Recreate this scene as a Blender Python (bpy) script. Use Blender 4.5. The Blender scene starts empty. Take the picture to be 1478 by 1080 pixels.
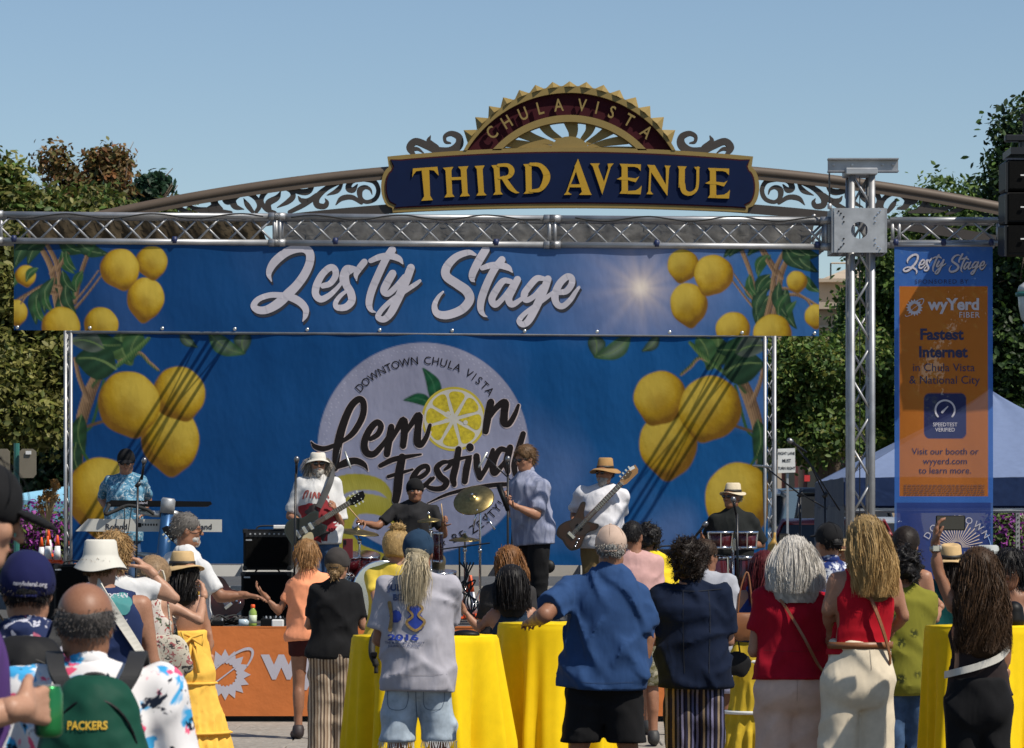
import bpy, math, random, time
import numpy as np
from mathutils import Vector, Matrix
random.seed(7); RS = np.random.RandomState(7)
SC = bpy.context.scene
# ---------------------------------------------------------------- camera, world, sun, exposure
FP = 5000.0; CX = 739.0; HY = 770.0; EYE = 1.7
cam_d = bpy.data.cameras.new('camera'); cam = bpy.data.objects.new('camera', cam_d)
SC.collection.objects.link(cam); SC.camera = cam
cam.location = (0, 0, EYE); cam.rotation_euler = (math.radians(90), 0, 0)
cam_d.sensor_width = 36; cam_d.lens = FP / 1478 * 36; cam_d.shift_y = (HY - 540) / 1478
cam_d.clip_start = .5; cam_d.clip_end = 4000
cam_d.dof.use_dof = True; cam_d.dof.focus_distance = 26; cam_d.dof.aperture_fstop = 13
SUNV = Vector((.50, -.36, .80)).normalized()
w = bpy.data.worlds.new('World'); SC.world = w; w.use_nodes = True
nt = w.node_tree; bg = nt.nodes['Background']
sky = nt.nodes.new('ShaderNodeTexSky'); sky.sky_type = 'NISHITA'; sky.sun_disc = False
sky.sun_elevation = math.asin(SUNV.z); sky.sun_rotation = math.atan2(SUNV.x, SUNV.y)
sky.air_density = 1.0; sky.dust_density = .25; sky.ozone_density = 3.0; sky.altitude = 0
nt.links.new(sky.outputs[0], bg.inputs[0]); bg.inputs[1].default_value = .096
sd = bpy.data.lights.new('sun', 'SUN'); sd.energy = 5.0; sd.angle = math.radians(.53); sd.color = (1, .93, .82)
so = bpy.data.objects.new('sun', sd); SC.collection.objects.link(so)
so.rotation_euler = SUNV.to_track_quat('Z', 'Y').to_euler(); so.location = (10, -10, 20)
vs = SC.view_settings; vs.view_transform = 'Standard'; vs.look = 'None'; vs.gamma = 1; vs.use_curve_mapping = False
vs.exposure = .06
SC.cycles.max_bounces = 6; SC.cycles.transparent_max_bounces = 8
SC.cycles.use_denoising = True
# ---------------------------------------------------------------- helpers
def P(px, py, D): return np.array([(px - CX) * D / FP, D, EYE + (HY - py) * D / FP])
COL = SC.collection
def origin(p):
    o = Vector((0, 0, 0))
    while p is not None: o += p.location; p = p.parent
    return np.array(o)
def empty(name, loc, label=None, cat=None, group=None, yaw=0):
    o = bpy.data.objects.new(name, None); COL.objects.link(o); o.location = Vector(loc); o.rotation_euler = (0, 0, yaw)
    o.empty_display_size = .1
    if label: o['label'] = label
    if cat: o['category'] = cat
    if group: o['group'] = group
    return o
def tag(o, label=None, cat=None, group=None, kind=None):
    if label: o['label'] = label
    if cat: o['category'] = cat
    if group: o['group'] = group
    if kind: o['kind'] = kind
    return o
def mkmesh(name, V, F, smooth=False, col=None):
    me = bpy.data.meshes.new(name); V = np.asarray(V, np.float32).reshape(-1, 3)
    if isinstance(F, np.ndarray):
        k = F.shape[1]; n = len(F)
        me.vertices.add(len(V)); me.vertices.foreach_set('co', V.ravel())
        me.loops.add(n * k); me.loops.foreach_set('vertex_index', F.astype(np.int32).ravel())
        me.polygons.add(n); me.polygons.foreach_set('loop_start', np.arange(0, n * k, k, dtype=np.int32))
        me.update(calc_edges=True)
    else:
        me.from_pydata(V.tolist(), [], [list(map(int, f)) for f in F])
    if smooth: me.polygons.foreach_set('use_smooth', np.ones(len(me.polygons), bool))
    if col is not None:
        a = me.color_attributes.new('Col', 'FLOAT_COLOR', 'POINT')
        c = np.ones((len(V), 4), np.float32); c[:, :3] = col; a.data.foreach_set('color', c.ravel())
    me.update(); return me
def link(name, me, mat=None, parent=None, loc=None):
    o = bpy.data.objects.new(name, me); COL.objects.link(o)
    if mat and not me.materials: me.materials.append(mat)
    if parent: o.parent = parent
    if loc is not None: o.location = Vector(loc)
    return o
def obj(name, VF, mat, parent=None, smooth=False, col=None, local=False, loc=None):
    """mesh object; V in world coordinates unless local"""
    V, F = VF; V = np.asarray(V, float).reshape(-1, 3)
    if parent is not None and not local: V = V - origin(parent)
    if loc is not None: V = V - np.array(loc)
    return link(name, mkmesh(name, V, F, smooth, col), mat, parent, loc)
def thing(name, VF, mat, label, cat, group=None, smooth=False, col=None):
    """a thing that is one mesh, origin at its base"""
    V = np.asarray(VF[0], float).reshape(-1, 3)
    b = np.array([(V[:, 0].min() + V[:, 0].max()) / 2, (V[:, 1].min() + V[:, 1].max()) / 2, V[:, 2].min()])
    return tag(obj(name, VF, mat, None, smooth, col, loc=b), label, cat, group)
def join(*L):
    Vs, Fs, n = [], [], 0
    for V, F in L:
        V = np.asarray(V, float).reshape(-1, 3); Vs.append(V); Fs += [[int(i) + n for i in f] for f in F]; n += len(V)
    return np.concatenate(Vs), Fs
def joinq(*L):
    Vs, Fs, n = [], [], 0
    for V, F in L:
        Vs.append(np.asarray(V, float)); Fs.append(np.asarray(F) + n); n += len(V)
    return np.concatenate(Vs), np.concatenate(Fs)
def box(c, s, R=None, bev=0):
    c = np.array(c, float); s = np.array(s, float) / 2
    if bev:
        b = min(bev, s.min() * .9); V = []; 
        for sx in (-1, 1):
            for sy in (-1, 1):
                for sz in (-1, 1):
                    V += [(sx * s[0], sy * (s[1] - b), sz * (s[2] - b)), (sx * (s[0] - b), sy * s[1], sz * (s[2] - b)), (sx * (s[0] - b), sy * (s[1] - b), sz * s[2])]
        V = np.array(V)
        def I(sx, sy, sz, k): return ((sx > 0) * 4 + (sy > 0) * 2 + (sz > 0)) * 3 + k
        F = []
        for a in (-1, 1):
            F.append([I(a, -1, -1, 0), I(a, 1, -1, 0), I(a, 1, 1, 0), I(a, -1, 1, 0)][::a])
            F.append([I(-1, a, -1, 1), I(-1, a, 1, 1), I(1, a, 1, 1), I(1, a, -1, 1)][::a])
            F.append([I(-1, -1, a, 2), I(1, -1, a, 2), I(1, 1, a, 2), I(-1, 1, a, 2)][::a])
            for b2 in (-1, 1):
                F.append([I(a, b2, -1, 0), I(a, b2, 1, 0), I(a, b2, 1, 1), I(a, b2, -1, 1)][::-a * b2])
                F.append([I(a, -1, b2, 0), I(a, 1, b2, 0), I(a, 1, b2, 2), I(a, -1, b2, 2)][::a * b2])
                F.append([I(-1, a, b2, 1), I(1, a, b2, 1), I(1, a, b2, 2), I(-1, a, b2, 2)][::-a * b2])
                for c2 in (-1, 1): F.append([I(a, b2, c2, 0), I(a, b2, c2, 1), I(a, b2, c2, 2)][::a * b2 * c2])
    else:
        V = np.array([(x, y, z) for x in (-s[0], s[0]) for y in (-s[1], s[1]) for z in (-s[2], s[2])])
        F = [(0, 1, 3, 2), (4, 6, 7, 5), (0, 4, 5, 1), (2, 3, 7, 6), (0, 2, 6, 4), (1, 5, 7, 3)]
    if R is not None: V = V @ np.array(R).T
    return V + c, F
def rot(ax, a):
    return np.array(Matrix.Rotation(a, 3, ax))
def frame(d):
    d = np.array(d, float); d /= np.linalg.norm(d) + 1e-9
    u = np.array([0, 0, 1.]) if abs(d[2]) < .9 else np.array([1., 0, 0])
    x = np.cross(u, d); x /= np.linalg.norm(x); y = np.cross(d, x); return x, y, d
def tube(pts, r, n=8, cap=True):
    pts = np.array(pts, float); m = len(pts); r = np.ones(m) * r if np.isscalar(r) else np.array(r, float)
    T = np.gradient(pts, axis=0) if m > 2 else np.array([pts[1] - pts[0]] * 2)
    x, y, _ = frame(T[0]); V = []
    for i in range(m):
        t = T[i] / (np.linalg.norm(T[i]) + 1e-9); x = x - t * (x @ t); x /= np.linalg.norm(x) + 1e-9; y = np.cross(t, x)
        for k in range(n):
            a = 2 * math.pi * k / n; V.append(pts[i] + r[i] * (x * math.cos(a) + y * math.sin(a)))
    F = [(i * n + k, i * n + (k + 1) % n, (i + 1) * n + (k + 1) % n, (i + 1) * n + k) for i in range(m - 1) for k in range(n)]
    if cap: F += [tuple(range(n))[::-1], tuple((m - 1) * n + k for k in range(n))]
    return np.array(V), F
def lathe(prof, c=(0, 0, 0), n=24, ax=None, mod=None):
    """prof: (r, z) list; ax: 3x3 frame; mod(angle, r, z)->(r, z)"""
    V = []
    for r, z in prof:
        for k in range(n):
            a = 2 * math.pi * k / n; rr, zz = mod(a, r, z) if mod else (r, z)
            V.append((rr * math.cos(a), rr * math.sin(a), zz))
    m = len(prof); V = np.array(V)
    F = [(i * n + k, i * n + (k + 1) % n, (i + 1) * n + (k + 1) % n, (i + 1) * n + k) for i in range(m - 1) for k in range(n)]
    if prof[0][0] > 1e-4: F.append(tuple(range(n))[::-1])
    if prof[-1][0] > 1e-4: F.append(tuple((m - 1) * n + k for k in range(n)))
    if ax is not None: V = V @ np.array(ax).T
    return V + np.array(c), F
def axz(d):
    x, y, z = frame(d); return np.stack([x, y, z], 1)
def prism(poly, D0, D1, f=None):
    """polygon in px space -> plate between depths D0 (front) and D1"""
    a = [P(x, y, D0) for x, y in poly]; b = [p + np.array([0, D1 - D0, 0]) for p in a]; n = len(a)
    F = [tuple(range(n)), tuple(range(2 * n - 1, n - 1, -1))] + [(i, i + n, (i + 1) % n + n, (i + 1) % n) for i in range(n)]
    return np.array(a + b), F
def crom(pts, m=6):
    """Catmull-Rom through pts (k-dim)"""
    p = np.array(pts, float)
    if len(p) < 3:
        t = np.linspace(0, 1, m + 1)[:, None]; return p[0] * (1 - t) + p[-1] * t
    q = np.vstack([2 * p[0] - p[1], p, 2 * p[-1] - p[-2]]); out = []
    for i in range(1, len(q) - 2):
        for t in np.arange(m) / m:
            out.append(.5 * (2 * q[i] + (q[i + 1] - q[i - 1]) * t + (2 * q[i - 1] - 5 * q[i] + 4 * q[i + 1] - q[i + 2]) * t * t + (3 * q[i] - 3 * q[i + 1] - q[i - 1] + q[i + 2]) * t ** 3))
    out.append(p[-1]); return np.array(out)
# ---------------------------------------------------------------- materials
MATS = {}
def srgb(r, g, b):
    return tuple(((c / 255) / 12.92 if c <= 10 else ((c / 255 + .055) / 1.055) ** 2.4) for c in (r, g, b))
class NB:
    def __init__(s, m): s.t = m.node_tree; s.n = s.t.nodes; s.bsdf = s.n['Principled BSDF']; s._c = {}
    def new(s, t, **k):
        n = s.n.new('ShaderNode' + t)
        for a, b in k.items():
            if hasattr(n, a): setattr(n, a, b)
            else: n.inputs[a].default_value = b
        return n
    def lk(s, a, b): s.t.links.new(a, b)
    def co(s, sc=(1, 1, 1), kind='Object'):
        key = (sc, kind)
        if key in s._c: return s._c[key]
        tc = s.new('TexCoord'); mp = s.new('Mapping'); mp.inputs['Scale'].default_value = sc
        s.lk(tc.outputs[kind], mp.inputs[0]); s._c[key] = mp.outputs[0]; return mp.outputs[0]
    def noise(s, scale, sc=(1, 1, 1), detail=4, rough=.55):
        n = s.new('TexNoise'); n.inputs['Scale'].default_value = scale; n.inputs['Detail'].default_value = detail
        n.inputs['Roughness'].default_value = rough; s.lk(s.co(sc), n.inputs['Vector']); return n.outputs['Fac']
    def ramp(s, fac, stops, interp='LINEAR'):
        r = s.new('ValToRGB'); cr = r.color_ramp; cr.interpolation = interp
        while len(cr.elements) > 1: cr.elements.remove(cr.elements[-1])
        cr.elements[0].position = stops[0][0]; cr.elements[0].color = (*stops[0][1][:3], 1)
        for p, c in stops[1:]:
            e = cr.elements.new(p); e.color = (*c[:3], 1)
        s.lk(fac, r.inputs[0]); return r.outputs[0]
    def mix(s, fac, a, b, mode='MIX'):
        m = s.new('Mix'); m.data_type = 'RGBA'; m.blend_type = mode
        for v, i in ((fac, 0), (a, 6), (b, 7)):
            if hasattr(v, 'is_linked') or hasattr(v, 'links'): s.lk(v, m.inputs[i])
            else: m.inputs[i].default_value = v if i == 0 else (*v[:3], 1)
        return m.outputs[2]
    def bump(s, h, strength=.3, dist=.01, prev=None):
        b = s.new('Bump'); b.inputs['Strength'].default_value = strength; b.inputs['Distance'].default_value = dist
        s.lk(h, b.inputs['Height'])
        if prev is not None: s.lk(prev, b.inputs['Normal'])
        return b.outputs[0]
def mat(name, c=(.5, .5, .5), rough=.6, metal=0, var=.12, vs=8, bump=0, bs=60, bd=.004, vcol=False, sheen=0, trans=0, spec=.5, stretch=(1, 1, 1), emit=None, coat=0):
    if name in MATS: return MATS[name]
    m = bpy.data.materials.new(name); m.use_nodes = True; MATS[name] = m; B = NB(m); b = B.bsdf
    b.inputs['Roughness'].default_value = rough; b.inputs['Metallic'].default_value = metal
    b.inputs['Specular IOR Level'].default_value = spec
    if sheen: b.inputs['Sheen Weight'].default_value = sheen
    if coat: b.inputs['Coat Weight'].default_value = coat
    if vcol:
        v = B.new('VertexColor'); v.layer_name = 'Col'; base = v.outputs[0]
        if var:
            base = B.mix(1.0, base, B.ramp(B.noise(vs, stretch), [(.3, (1 - var,) * 3), (.7, (1,) * 3)]), 'MULTIPLY')
        B.lk(base, b.inputs['Base Color'])
    elif var:
        lo = tuple(x * (1 - var) for x in c[:3]); hi = tuple(min(1, x * (1 + var * .6)) for x in c[:3])
        B.lk(B.ramp(B.noise(vs, stretch), [(.3, lo), (.7, hi)]), b.inputs['Base Color'])
    else: b.inputs['Base Color'].default_value = (*c[:3], 1)
    if bump: B.lk(B.bump(B.noise(bs, stretch), bump, bd), b.inputs['Normal'])
    if trans:
        tr = B.new('BsdfTranslucent'); mx = B.new('MixShader'); mx.inputs[0].default_value = trans
        src = b.inputs['Base Color']
        if src.is_linked: B.lk(src.links[0].from_socket, tr.inputs[0])
        else: tr.inputs[0].default_value = (*c[:3], 1)
        out = B.n['Material Output']; B.lk(b.outputs[0], mx.inputs[1]); B.lk(tr.outputs[0], mx.inputs[2]); B.lk(mx.outputs[0], out.inputs[0])
    if emit:
        b.inputs['Emission Color'].default_value = (*emit[:3], 1); b.inputs['Emission Strength'].default_value = emit[3]
    return m
ALU = mat('aluminium', (.36, .365, .375), .48, .7, .25, 5, .15, 90, .001)
ALUD = mat('aluminium_plate', (.42, .43, .44), .5, .6, .2, 9, .1, 40, .001)
CHROME = mat('chrome', (.75, .75, .76), .14, 1, 0)
BLACK = mat('black_plastic', (.004, .004, .0045), .5, 0, .3, 12, .1, 200, .0006, spec=.2)
BLKMET = mat('black_metal', (.02, .02, .022), .35, .3, .2)
GRILLE = mat('speaker_grille', (.004, .004, .004), .8, 0, .3, 60, .6, 900, .002, spec=.1)
RUBBER = mat('rubber', (.02, .02, .02), .8)
WHITEP = mat('white_plastic', (.68, .68, .66), .4, 0, .06, 5)
def cloth(name, c, folds=.5, var=.1, rough=.85, fs=9, stretch=(1, 1, .45), weave=True, trans=0):
    """fabric: soft fold bump, fine weave"""
    if name in MATS: return MATS[name]
    m = bpy.data.materials.new(name); m.use_nodes = True; MATS[name] = m; B = NB(m); b = B.bsdf
    b.inputs['Roughness'].default_value = rough; b.inputs['Specular IOR Level'].default_value = .1; b.inputs['Sheen Weight'].default_value = .02
    if callable(c): base = c(B)
    else:
        base = B.ramp(B.noise(14), [(.3, tuple(x * (1 - var) for x in c)), (.7, tuple(min(1, x * (1 + var)) for x in c))])
    B.lk(base, b.inputs['Base Color'])
    rn = B.new('TexNoise'); rn.noise_type = 'RIDGED_MULTIFRACTAL'; rn.inputs['Scale'].default_value = fs * .95; rn.inputs['Detail'].default_value = 3; rn.inputs['Distortion'].default_value = 1.1; B.lk(B.co(stretch), rn.inputs['Vector'])
    n = B.bump(rn.outputs['Fac'], folds * .9, .022)
    n = B.bump(B.noise(fs, stretch, 3, .5), folds * .6, .02, n)
    if weave: n = B.bump(B.noise(420), .12, .002, n)
    B.lk(n, b.inputs['Normal'])
    if trans:
        tr = B.new('BsdfTranslucent'); mx = B.new('MixShader'); mx.inputs[0].default_value = trans; B.lk(base, tr.inputs[0])
        B.lk(b.outputs[0], mx.inputs[1]); B.lk(tr.outputs[0], mx.inputs[2]); B.lk(mx.outputs[0], B.n['Material Output'].inputs[0])
    return m
def skin(name, c):
    if name in MATS: return MATS[name]
    m = bpy.data.materials.new(name); m.use_nodes = True; MATS[name] = m; B = NB(m); b = B.bsdf
    base = B.ramp(B.noise(22, detail=5), [(.3, (c[0] * .88, c[1] * .8, c[2] * .76)), (.7, (c[0] * 1.05, c[1] * 1.04, c[2] * 1.02))])
    base = B.mix(.35, base, B.ramp(B.noise(160), [(.35, (c[0] * .7, c[1] * .6, c[2] * .55)), (.6, c)]))
    B.lk(base, b.inputs['Base Color']); b.inputs['Roughness'].default_value = .5
    b.inputs['Subsurface Weight'].default_value = 0
    B.lk(B.bump(B.noise(350), .15, .002), b.inputs['Normal']); b.inputs['Specular IOR Level'].default_value = .4
    return m
SK_PALE = skin('skin_pale', (.44, .25, .165)); SK_LIGHT = skin('skin_light', (.36, .185, .115))
SK_TAN = skin('skin_tan', (.27, .13, .075)); SK_BROWN = skin('skin_brown', (.24, .115, .065)); SK_DARK = skin('skin_deep', (.15, .07, .04))
HAIRM = mat('hair', rough=.55, vcol=True, var=.3, vs=90, stretch=(1, 1, .12), spec=.22)
# ---------------------------------------------------------------- implicit surfaces
class Fld:
    def __init__(s, lo, hi, h):
        s.lo = np.array(lo, float); s.h = h
        n = np.maximum(3, np.ceil((np.array(hi) - s.lo) / h).astype(int) + 1); s.n = n
        s.ax = [(s.lo[i] + h * np.arange(n[i])).astype(np.float32) for i in range(3)]
        s.d = np.full(n, 1., np.float32)
    def sub(s, lo, hi):
        sl = []
        for i in range(3):
            a = int(max(0, math.floor((lo[i] - s.lo[i]) / s.h))); b = int(min(s.n[i], math.ceil((hi[i] - s.lo[i]) / s.h) + 1))
            if b <= a: return None
            sl.append(slice(a, b))
        return tuple(sl)
    def grid(s, sl): return (s.ax[0][sl[0]][:, None, None], s.ax[1][sl[1]][None, :, None], s.ax[2][sl[2]][None, None, :])
    def put(s, sl, v, k, op='add'):
        a = s.d[sl]
        if op == 'add':
            h = np.maximum(k - np.abs(a - v), 0); s.d[sl] = np.minimum(a, v) - h * h * (.25 / max(k, 1e-6))
        elif op == 'sub':
            v = -v; h = np.maximum(k - np.abs(a - v), 0); s.d[sl] = np.maximum(a, v) + h * h * (.25 / max(k, 1e-6))
    def cap(s, a, b, ra, rb, k=.02, sy=1., cut=False, op='add', M=None, o=0, cuta=False):
        a = np.array(a, float); b = np.array(b, float); ra += o; rb += o
        if M is not None: a = M[0] @ a + M[1]; b = M[0] @ b + M[1]
        r = max(ra, rb); pad = r * max(1, sy) + k + 2 * s.h
        sl = s.sub(np.minimum(a, b) - pad, np.maximum(a, b) + pad)
        if sl is None: return
        X, Y, Z = s.grid(sl); ba = b - a; bs = ba.copy(); bs[1] /= sy; L = float(bs @ bs) + 1e-9
        dx = X - a[0]; dy = (Y - a[1]) / sy; dz = Z - a[2]
        t = np.clip((dx * bs[0] + dy * bs[1] + dz * bs[2]) / L, 0, 1)
        v = np.sqrt((dx - bs[0] * t) ** 2 + (dy - bs[1] * t) ** 2 + (dz - bs[2] * t) ** 2) - (ra + (rb - ra) * t)
        if sy < 1: v = v * (.5 + .5 * sy)
        if cut:
            n = ba / (np.linalg.norm(ba) + 1e-9); v = np.maximum(v, (X - b[0]) * n[0] + (Y - b[1]) * n[1] + (Z - b[2]) * n[2])
        if cuta:
            n = -ba / (np.linalg.norm(ba) + 1e-9); v = np.maximum(v, (X - a[0]) * n[0] + (Y - a[1]) * n[1] + (Z - a[2]) * n[2])
        s.put(sl, v.astype(np.float32), k, op)
    def ell(s, c, r, k=.02, M=None, op='add', o=0):
        c = np.array(c, float); r = np.array(r, float) + o; R = np.eye(3)
        if M is not None: c = M[0] @ c + M[1]; R = M[0]
        pad = r.max() + k + 2 * s.h; sl = s.sub(c - pad, c + pad)
        if sl is None: return
        X, Y, Z = s.grid(sl); dx, dy, dz = X - c[0], Y - c[1], Z - c[2]
        q = [(dx * R[0, i] + dy * R[1, i] + dz * R[2, i]) for i in range(3)]
        k0 = np.sqrt(sum((q[i] / r[i]) ** 2 for i in range(3))); k1 = np.sqrt(sum((q[i] / r[i] ** 2) ** 2 for i in range(3))) + 1e-6
        s.put(sl, (k0 * (k0 - 1) / k1).astype(np.float32), k, op)
    def plane(s, p, n, k=0.):
        """keep the side where (x-p).n < 0"""
        n = np.array(n, float); n /= np.linalg.norm(n)
        v = (s.ax[0][:, None, None] - p[0]) * n[0] + (s.ax[1][None, :, None] - p[1]) * n[1] + (s.ax[2][None, None, :] - p[2]) * n[2]
        s.d = np.maximum(s.d, v.astype(np.float32))
    def warp(s, amp, freq, seed=0, n=7, st=(1, 1, 1)):
        r = np.random.RandomState(seed); m = np.abs(s.d) < amp * 4 + 2 * s.h
        I = np.nonzero(m); x, y, z = s.ax[0][I[0]], s.ax[1][I[1]], s.ax[2][I[2]]; v = 0
        for i in range(n):
            f = r.randn(3) * freq * np.array(st); ph = r.rand() * 6.28
            v = v + np.sin(x * f[0] + y * f[1] + z * f[2] + ph + 1.5 * np.sin((x * f[1] + z * f[0] + y * f[2]) * .5 + ph))
        s.d[m] += (amp / math.sqrt(n) * v).astype(np.float32)
    def recut(s, p, n, r):
        n = n / np.linalg.norm(n); sl = s.sub(p - r - .14, p + r + .14)
        if sl is None: return
        X, Y, Z = s.grid(sl); t = (X - p[0]) * n[0] + (Y - p[1]) * n[1] + (Z - p[2]) * n[2]; q = (X - p[0]) ** 2 + (Y - p[1]) ** 2 + (Z - p[2]) ** 2 - t * t; m = (q < r * r) & (t > -.01) & (t < .13); s.d[sl] = np.where(m, np.maximum(s.d[sl], t), s.d[sl])
    def crease(s, amp, seed, vert=.5, n=5, fr=26):
        r = np.random.RandomState(seed); m = np.abs(s.d) < amp * 3 + 2 * s.h; I = np.nonzero(m); x, y, z = s.ax[0][I[0]], s.ax[1][I[1]], s.ax[2][I[2]]; v = 0
        for i in range(n):
            a = r.randn() * .7 + (0 if r.rand() < vert else 1.1) ; b = r.rand() * 6.28; c_, s_ = math.cos(a), math.sin(a); f = fr * (.6 + .8 * r.rand())
            t = (x * c_ * math.cos(b) + y * c_ * math.sin(b)) * f + z * s_ * f; t = t + 1.3 * np.sin(z * 7 * r.rand() + x * 9 * r.rand() + i) + r.rand() * 6
            k = np.clip(np.sin(z * (5 + 6 * r.rand()) + x * (4 + 8 * r.rand()) + y * 5 + r.rand() * 6) * 1.3, 0, 1); v = v + k * ((1 - np.abs(np.sin(t * .5))) ** 2 - .06)
        s.d[m] -= (amp * 1.7 * np.minimum(v, .9 + .1 * v)).astype(np.float32)
    def mesh(s):
        d = s.d; neg = d < 0
        c = [neg[i:d.shape[0] - 1 + i, j:d.shape[1] - 1 + j, k:d.shape[2] - 1 + k] for i in (0, 1) for j in (0, 1) for k in (0, 1)]
        n = sum(x.astype(np.int8) for x in c); act = (n > 0) & (n < 8); I = np.argwhere(act)
        if len(I) == 0: return np.zeros((0, 3)), np.zeros((0, 4), int)
        idx = np.full(act.shape, -1, np.int64); idx[act] = np.arange(len(I))
        S = np.zeros((len(I), 3)); C = np.zeros(len(I))
        off = [(i, j, k) for i in (0, 1) for j in (0, 1) for k in (0, 1)]
        dv = {o: d[I[:, 0] + o[0], I[:, 1] + o[1], I[:, 2] + o[2]] for o in off}
        for o in off:
            for a in range(3):
                if o[a] == 0:
                    o2 = tuple(o[i] + (i == a) for i in range(3)); A, Bv = dv[o], dv[o2]; m = (A < 0) != (Bv < 0)
                    t = np.where(m, A / np.where(m, A - Bv, 1), 0)
                    p = np.zeros((len(I), 3)); p[:] = o; p[:, a] += t; S[m] += p[m]; C[m] += 1
        V = s.lo + (I + S / C[:, None]) * s.h; Q = []
        for a in range(3):
            b, c2 = (a + 1) % 3, (a + 2) % 3
            s0 = [slice(None)] * 3; s1 = [slice(None)] * 3; s0[a] = slice(0, -1); s1[a] = slice(1, None)
            A, Bv = neg[tuple(s0)], neg[tuple(s1)]; E = np.argwhere(A != Bv)
            E = E[(E[:, b] > 0) & (E[:, c2] > 0) & (E[:, b] < d.shape[b] - 1) & (E[:, c2] < d.shape[c2] - 1)]
            if not len(E): continue
            fl = A[E[:, 0], E[:, 1], E[:, 2]]; q = []
            for db, dc in ((1, 1), (0, 1), (0, 0), (1, 0)):
                e = E.copy(); e[:, b] -= db; e[:, c2] -= dc; q.append(idx[e[:, 0], e[:, 1], e[:, 2]])
            q = np.stack(q, 1); q[~fl] = q[~fl][:, ::-1]; Q.append(q)
        Q = np.concatenate(Q); Q = Q[(Q >= 0).all(1)]; return V, Q
def vnormals(V, Q):
    n = np.cross(V[Q[:, 2]] - V[Q[:, 0]], V[Q[:, 3]] - V[Q[:, 1]]); N = np.zeros_like(V)
    for i in range(4): np.add.at(N, Q[:, i], n)
    return N / (np.linalg.norm(N, axis=1)[:, None] + 1e-9)
def hand(fld, wr, d, n, up, s=1., curl=.5, M=None, spread=.12):
    """wr wrist, d finger direction, n palm normal (fingers curl to it), thumb on side 'up' (+1/-1)"""
    d = d / np.linalg.norm(d); n = n - d * (n @ d); n /= np.linalg.norm(n) + 1e-9; sd = np.cross(d, n) * up
    fld.cap(wr - d * .03 * s, wr + d * .012 * s, .026 * s, .027 * s, .01)
    for j, (o, L) in enumerate(((.030, .072), (.010, .080), (-.011, .075), (-.030, .060))):
        base = wr + d * .088 * s + sd * o * s * 1.02
        fld.cap(wr + d * .02 * s + sd * o * .55 * s, base, .016 * s, .0125 * s, .012)
        p = base; a = curl * .5; dd = math.cos(a) * d + math.sin(a) * n + sd * o * spread * 20 * .4
        for q, (fl, r0, r1) in enumerate(((.45, .0095, .0088), (.32, .0088, .008), (.25, .008, .0068))):
            dd = math.cos(a) * d + math.sin(a) * n + sd * o * spread * 8; dd /= np.linalg.norm(dd)
            e = p + dd * L * fl * s; fld.cap(p, e, r0 * s, r1 * s, .004 * s); p = e; a += curl * (.9 if q == 0 else .8)
    t0 = wr + d * .022 * s + sd * .024 * s; t1 = t0 + (d * .6 + sd * .62 + n * .35 * curl) * .044 * s
    t2 = t1 + (d * .85 + sd * .25 + n * .6 * curl) * .032 * s; t3 = t2 + (d * .9 + n * .8 * curl) * .026 * s
    fld.cap(t0, t1, .017 * s, .0115 * s, .01); fld.cap(t1, t2, .0112 * s, .0098 * s, .004); fld.cap(t2, t3, .0098 * s, .0078 * s, .004)
def ribbons(roots, dirs_fn, nseg, width, rng):
    """roots (n,3); dirs_fn(k, P)->step (n,3); returns V,Q"""
    n = len(roots); Pp = [roots]
    for k in range(nseg): Pp.append(Pp[-1] + dirs_fn(k, Pp[-1]))
    Pp = np.stack(Pp, 1); side = rng.randn(n, 3); side /= np.linalg.norm(side, axis=1)[:, None]
    T = Pp[:, -1] - Pp[:, 0]; T /= np.linalg.norm(T, axis=1)[:, None] + 1e-9
    side -= T * (side * T).sum(1)[:, None]; side /= np.linalg.norm(side, axis=1)[:, None] + 1e-9
    wv = width * (1 - .75 * (np.arange(nseg + 1) / nseg) ** 2)
    A = Pp - side[:, None] * wv[None, :, None]; B_ = Pp + side[:, None] * wv[None, :, None]
    V = np.stack([A, B_], 2).reshape(-1, 3); b = np.arange(n)[:, None] * (nseg + 1) * 2 + np.arange(nseg)[None] * 2
    b = b.reshape(-1); return V, np.stack([b, b + 1, b + 3, b + 2], 1)
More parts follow.
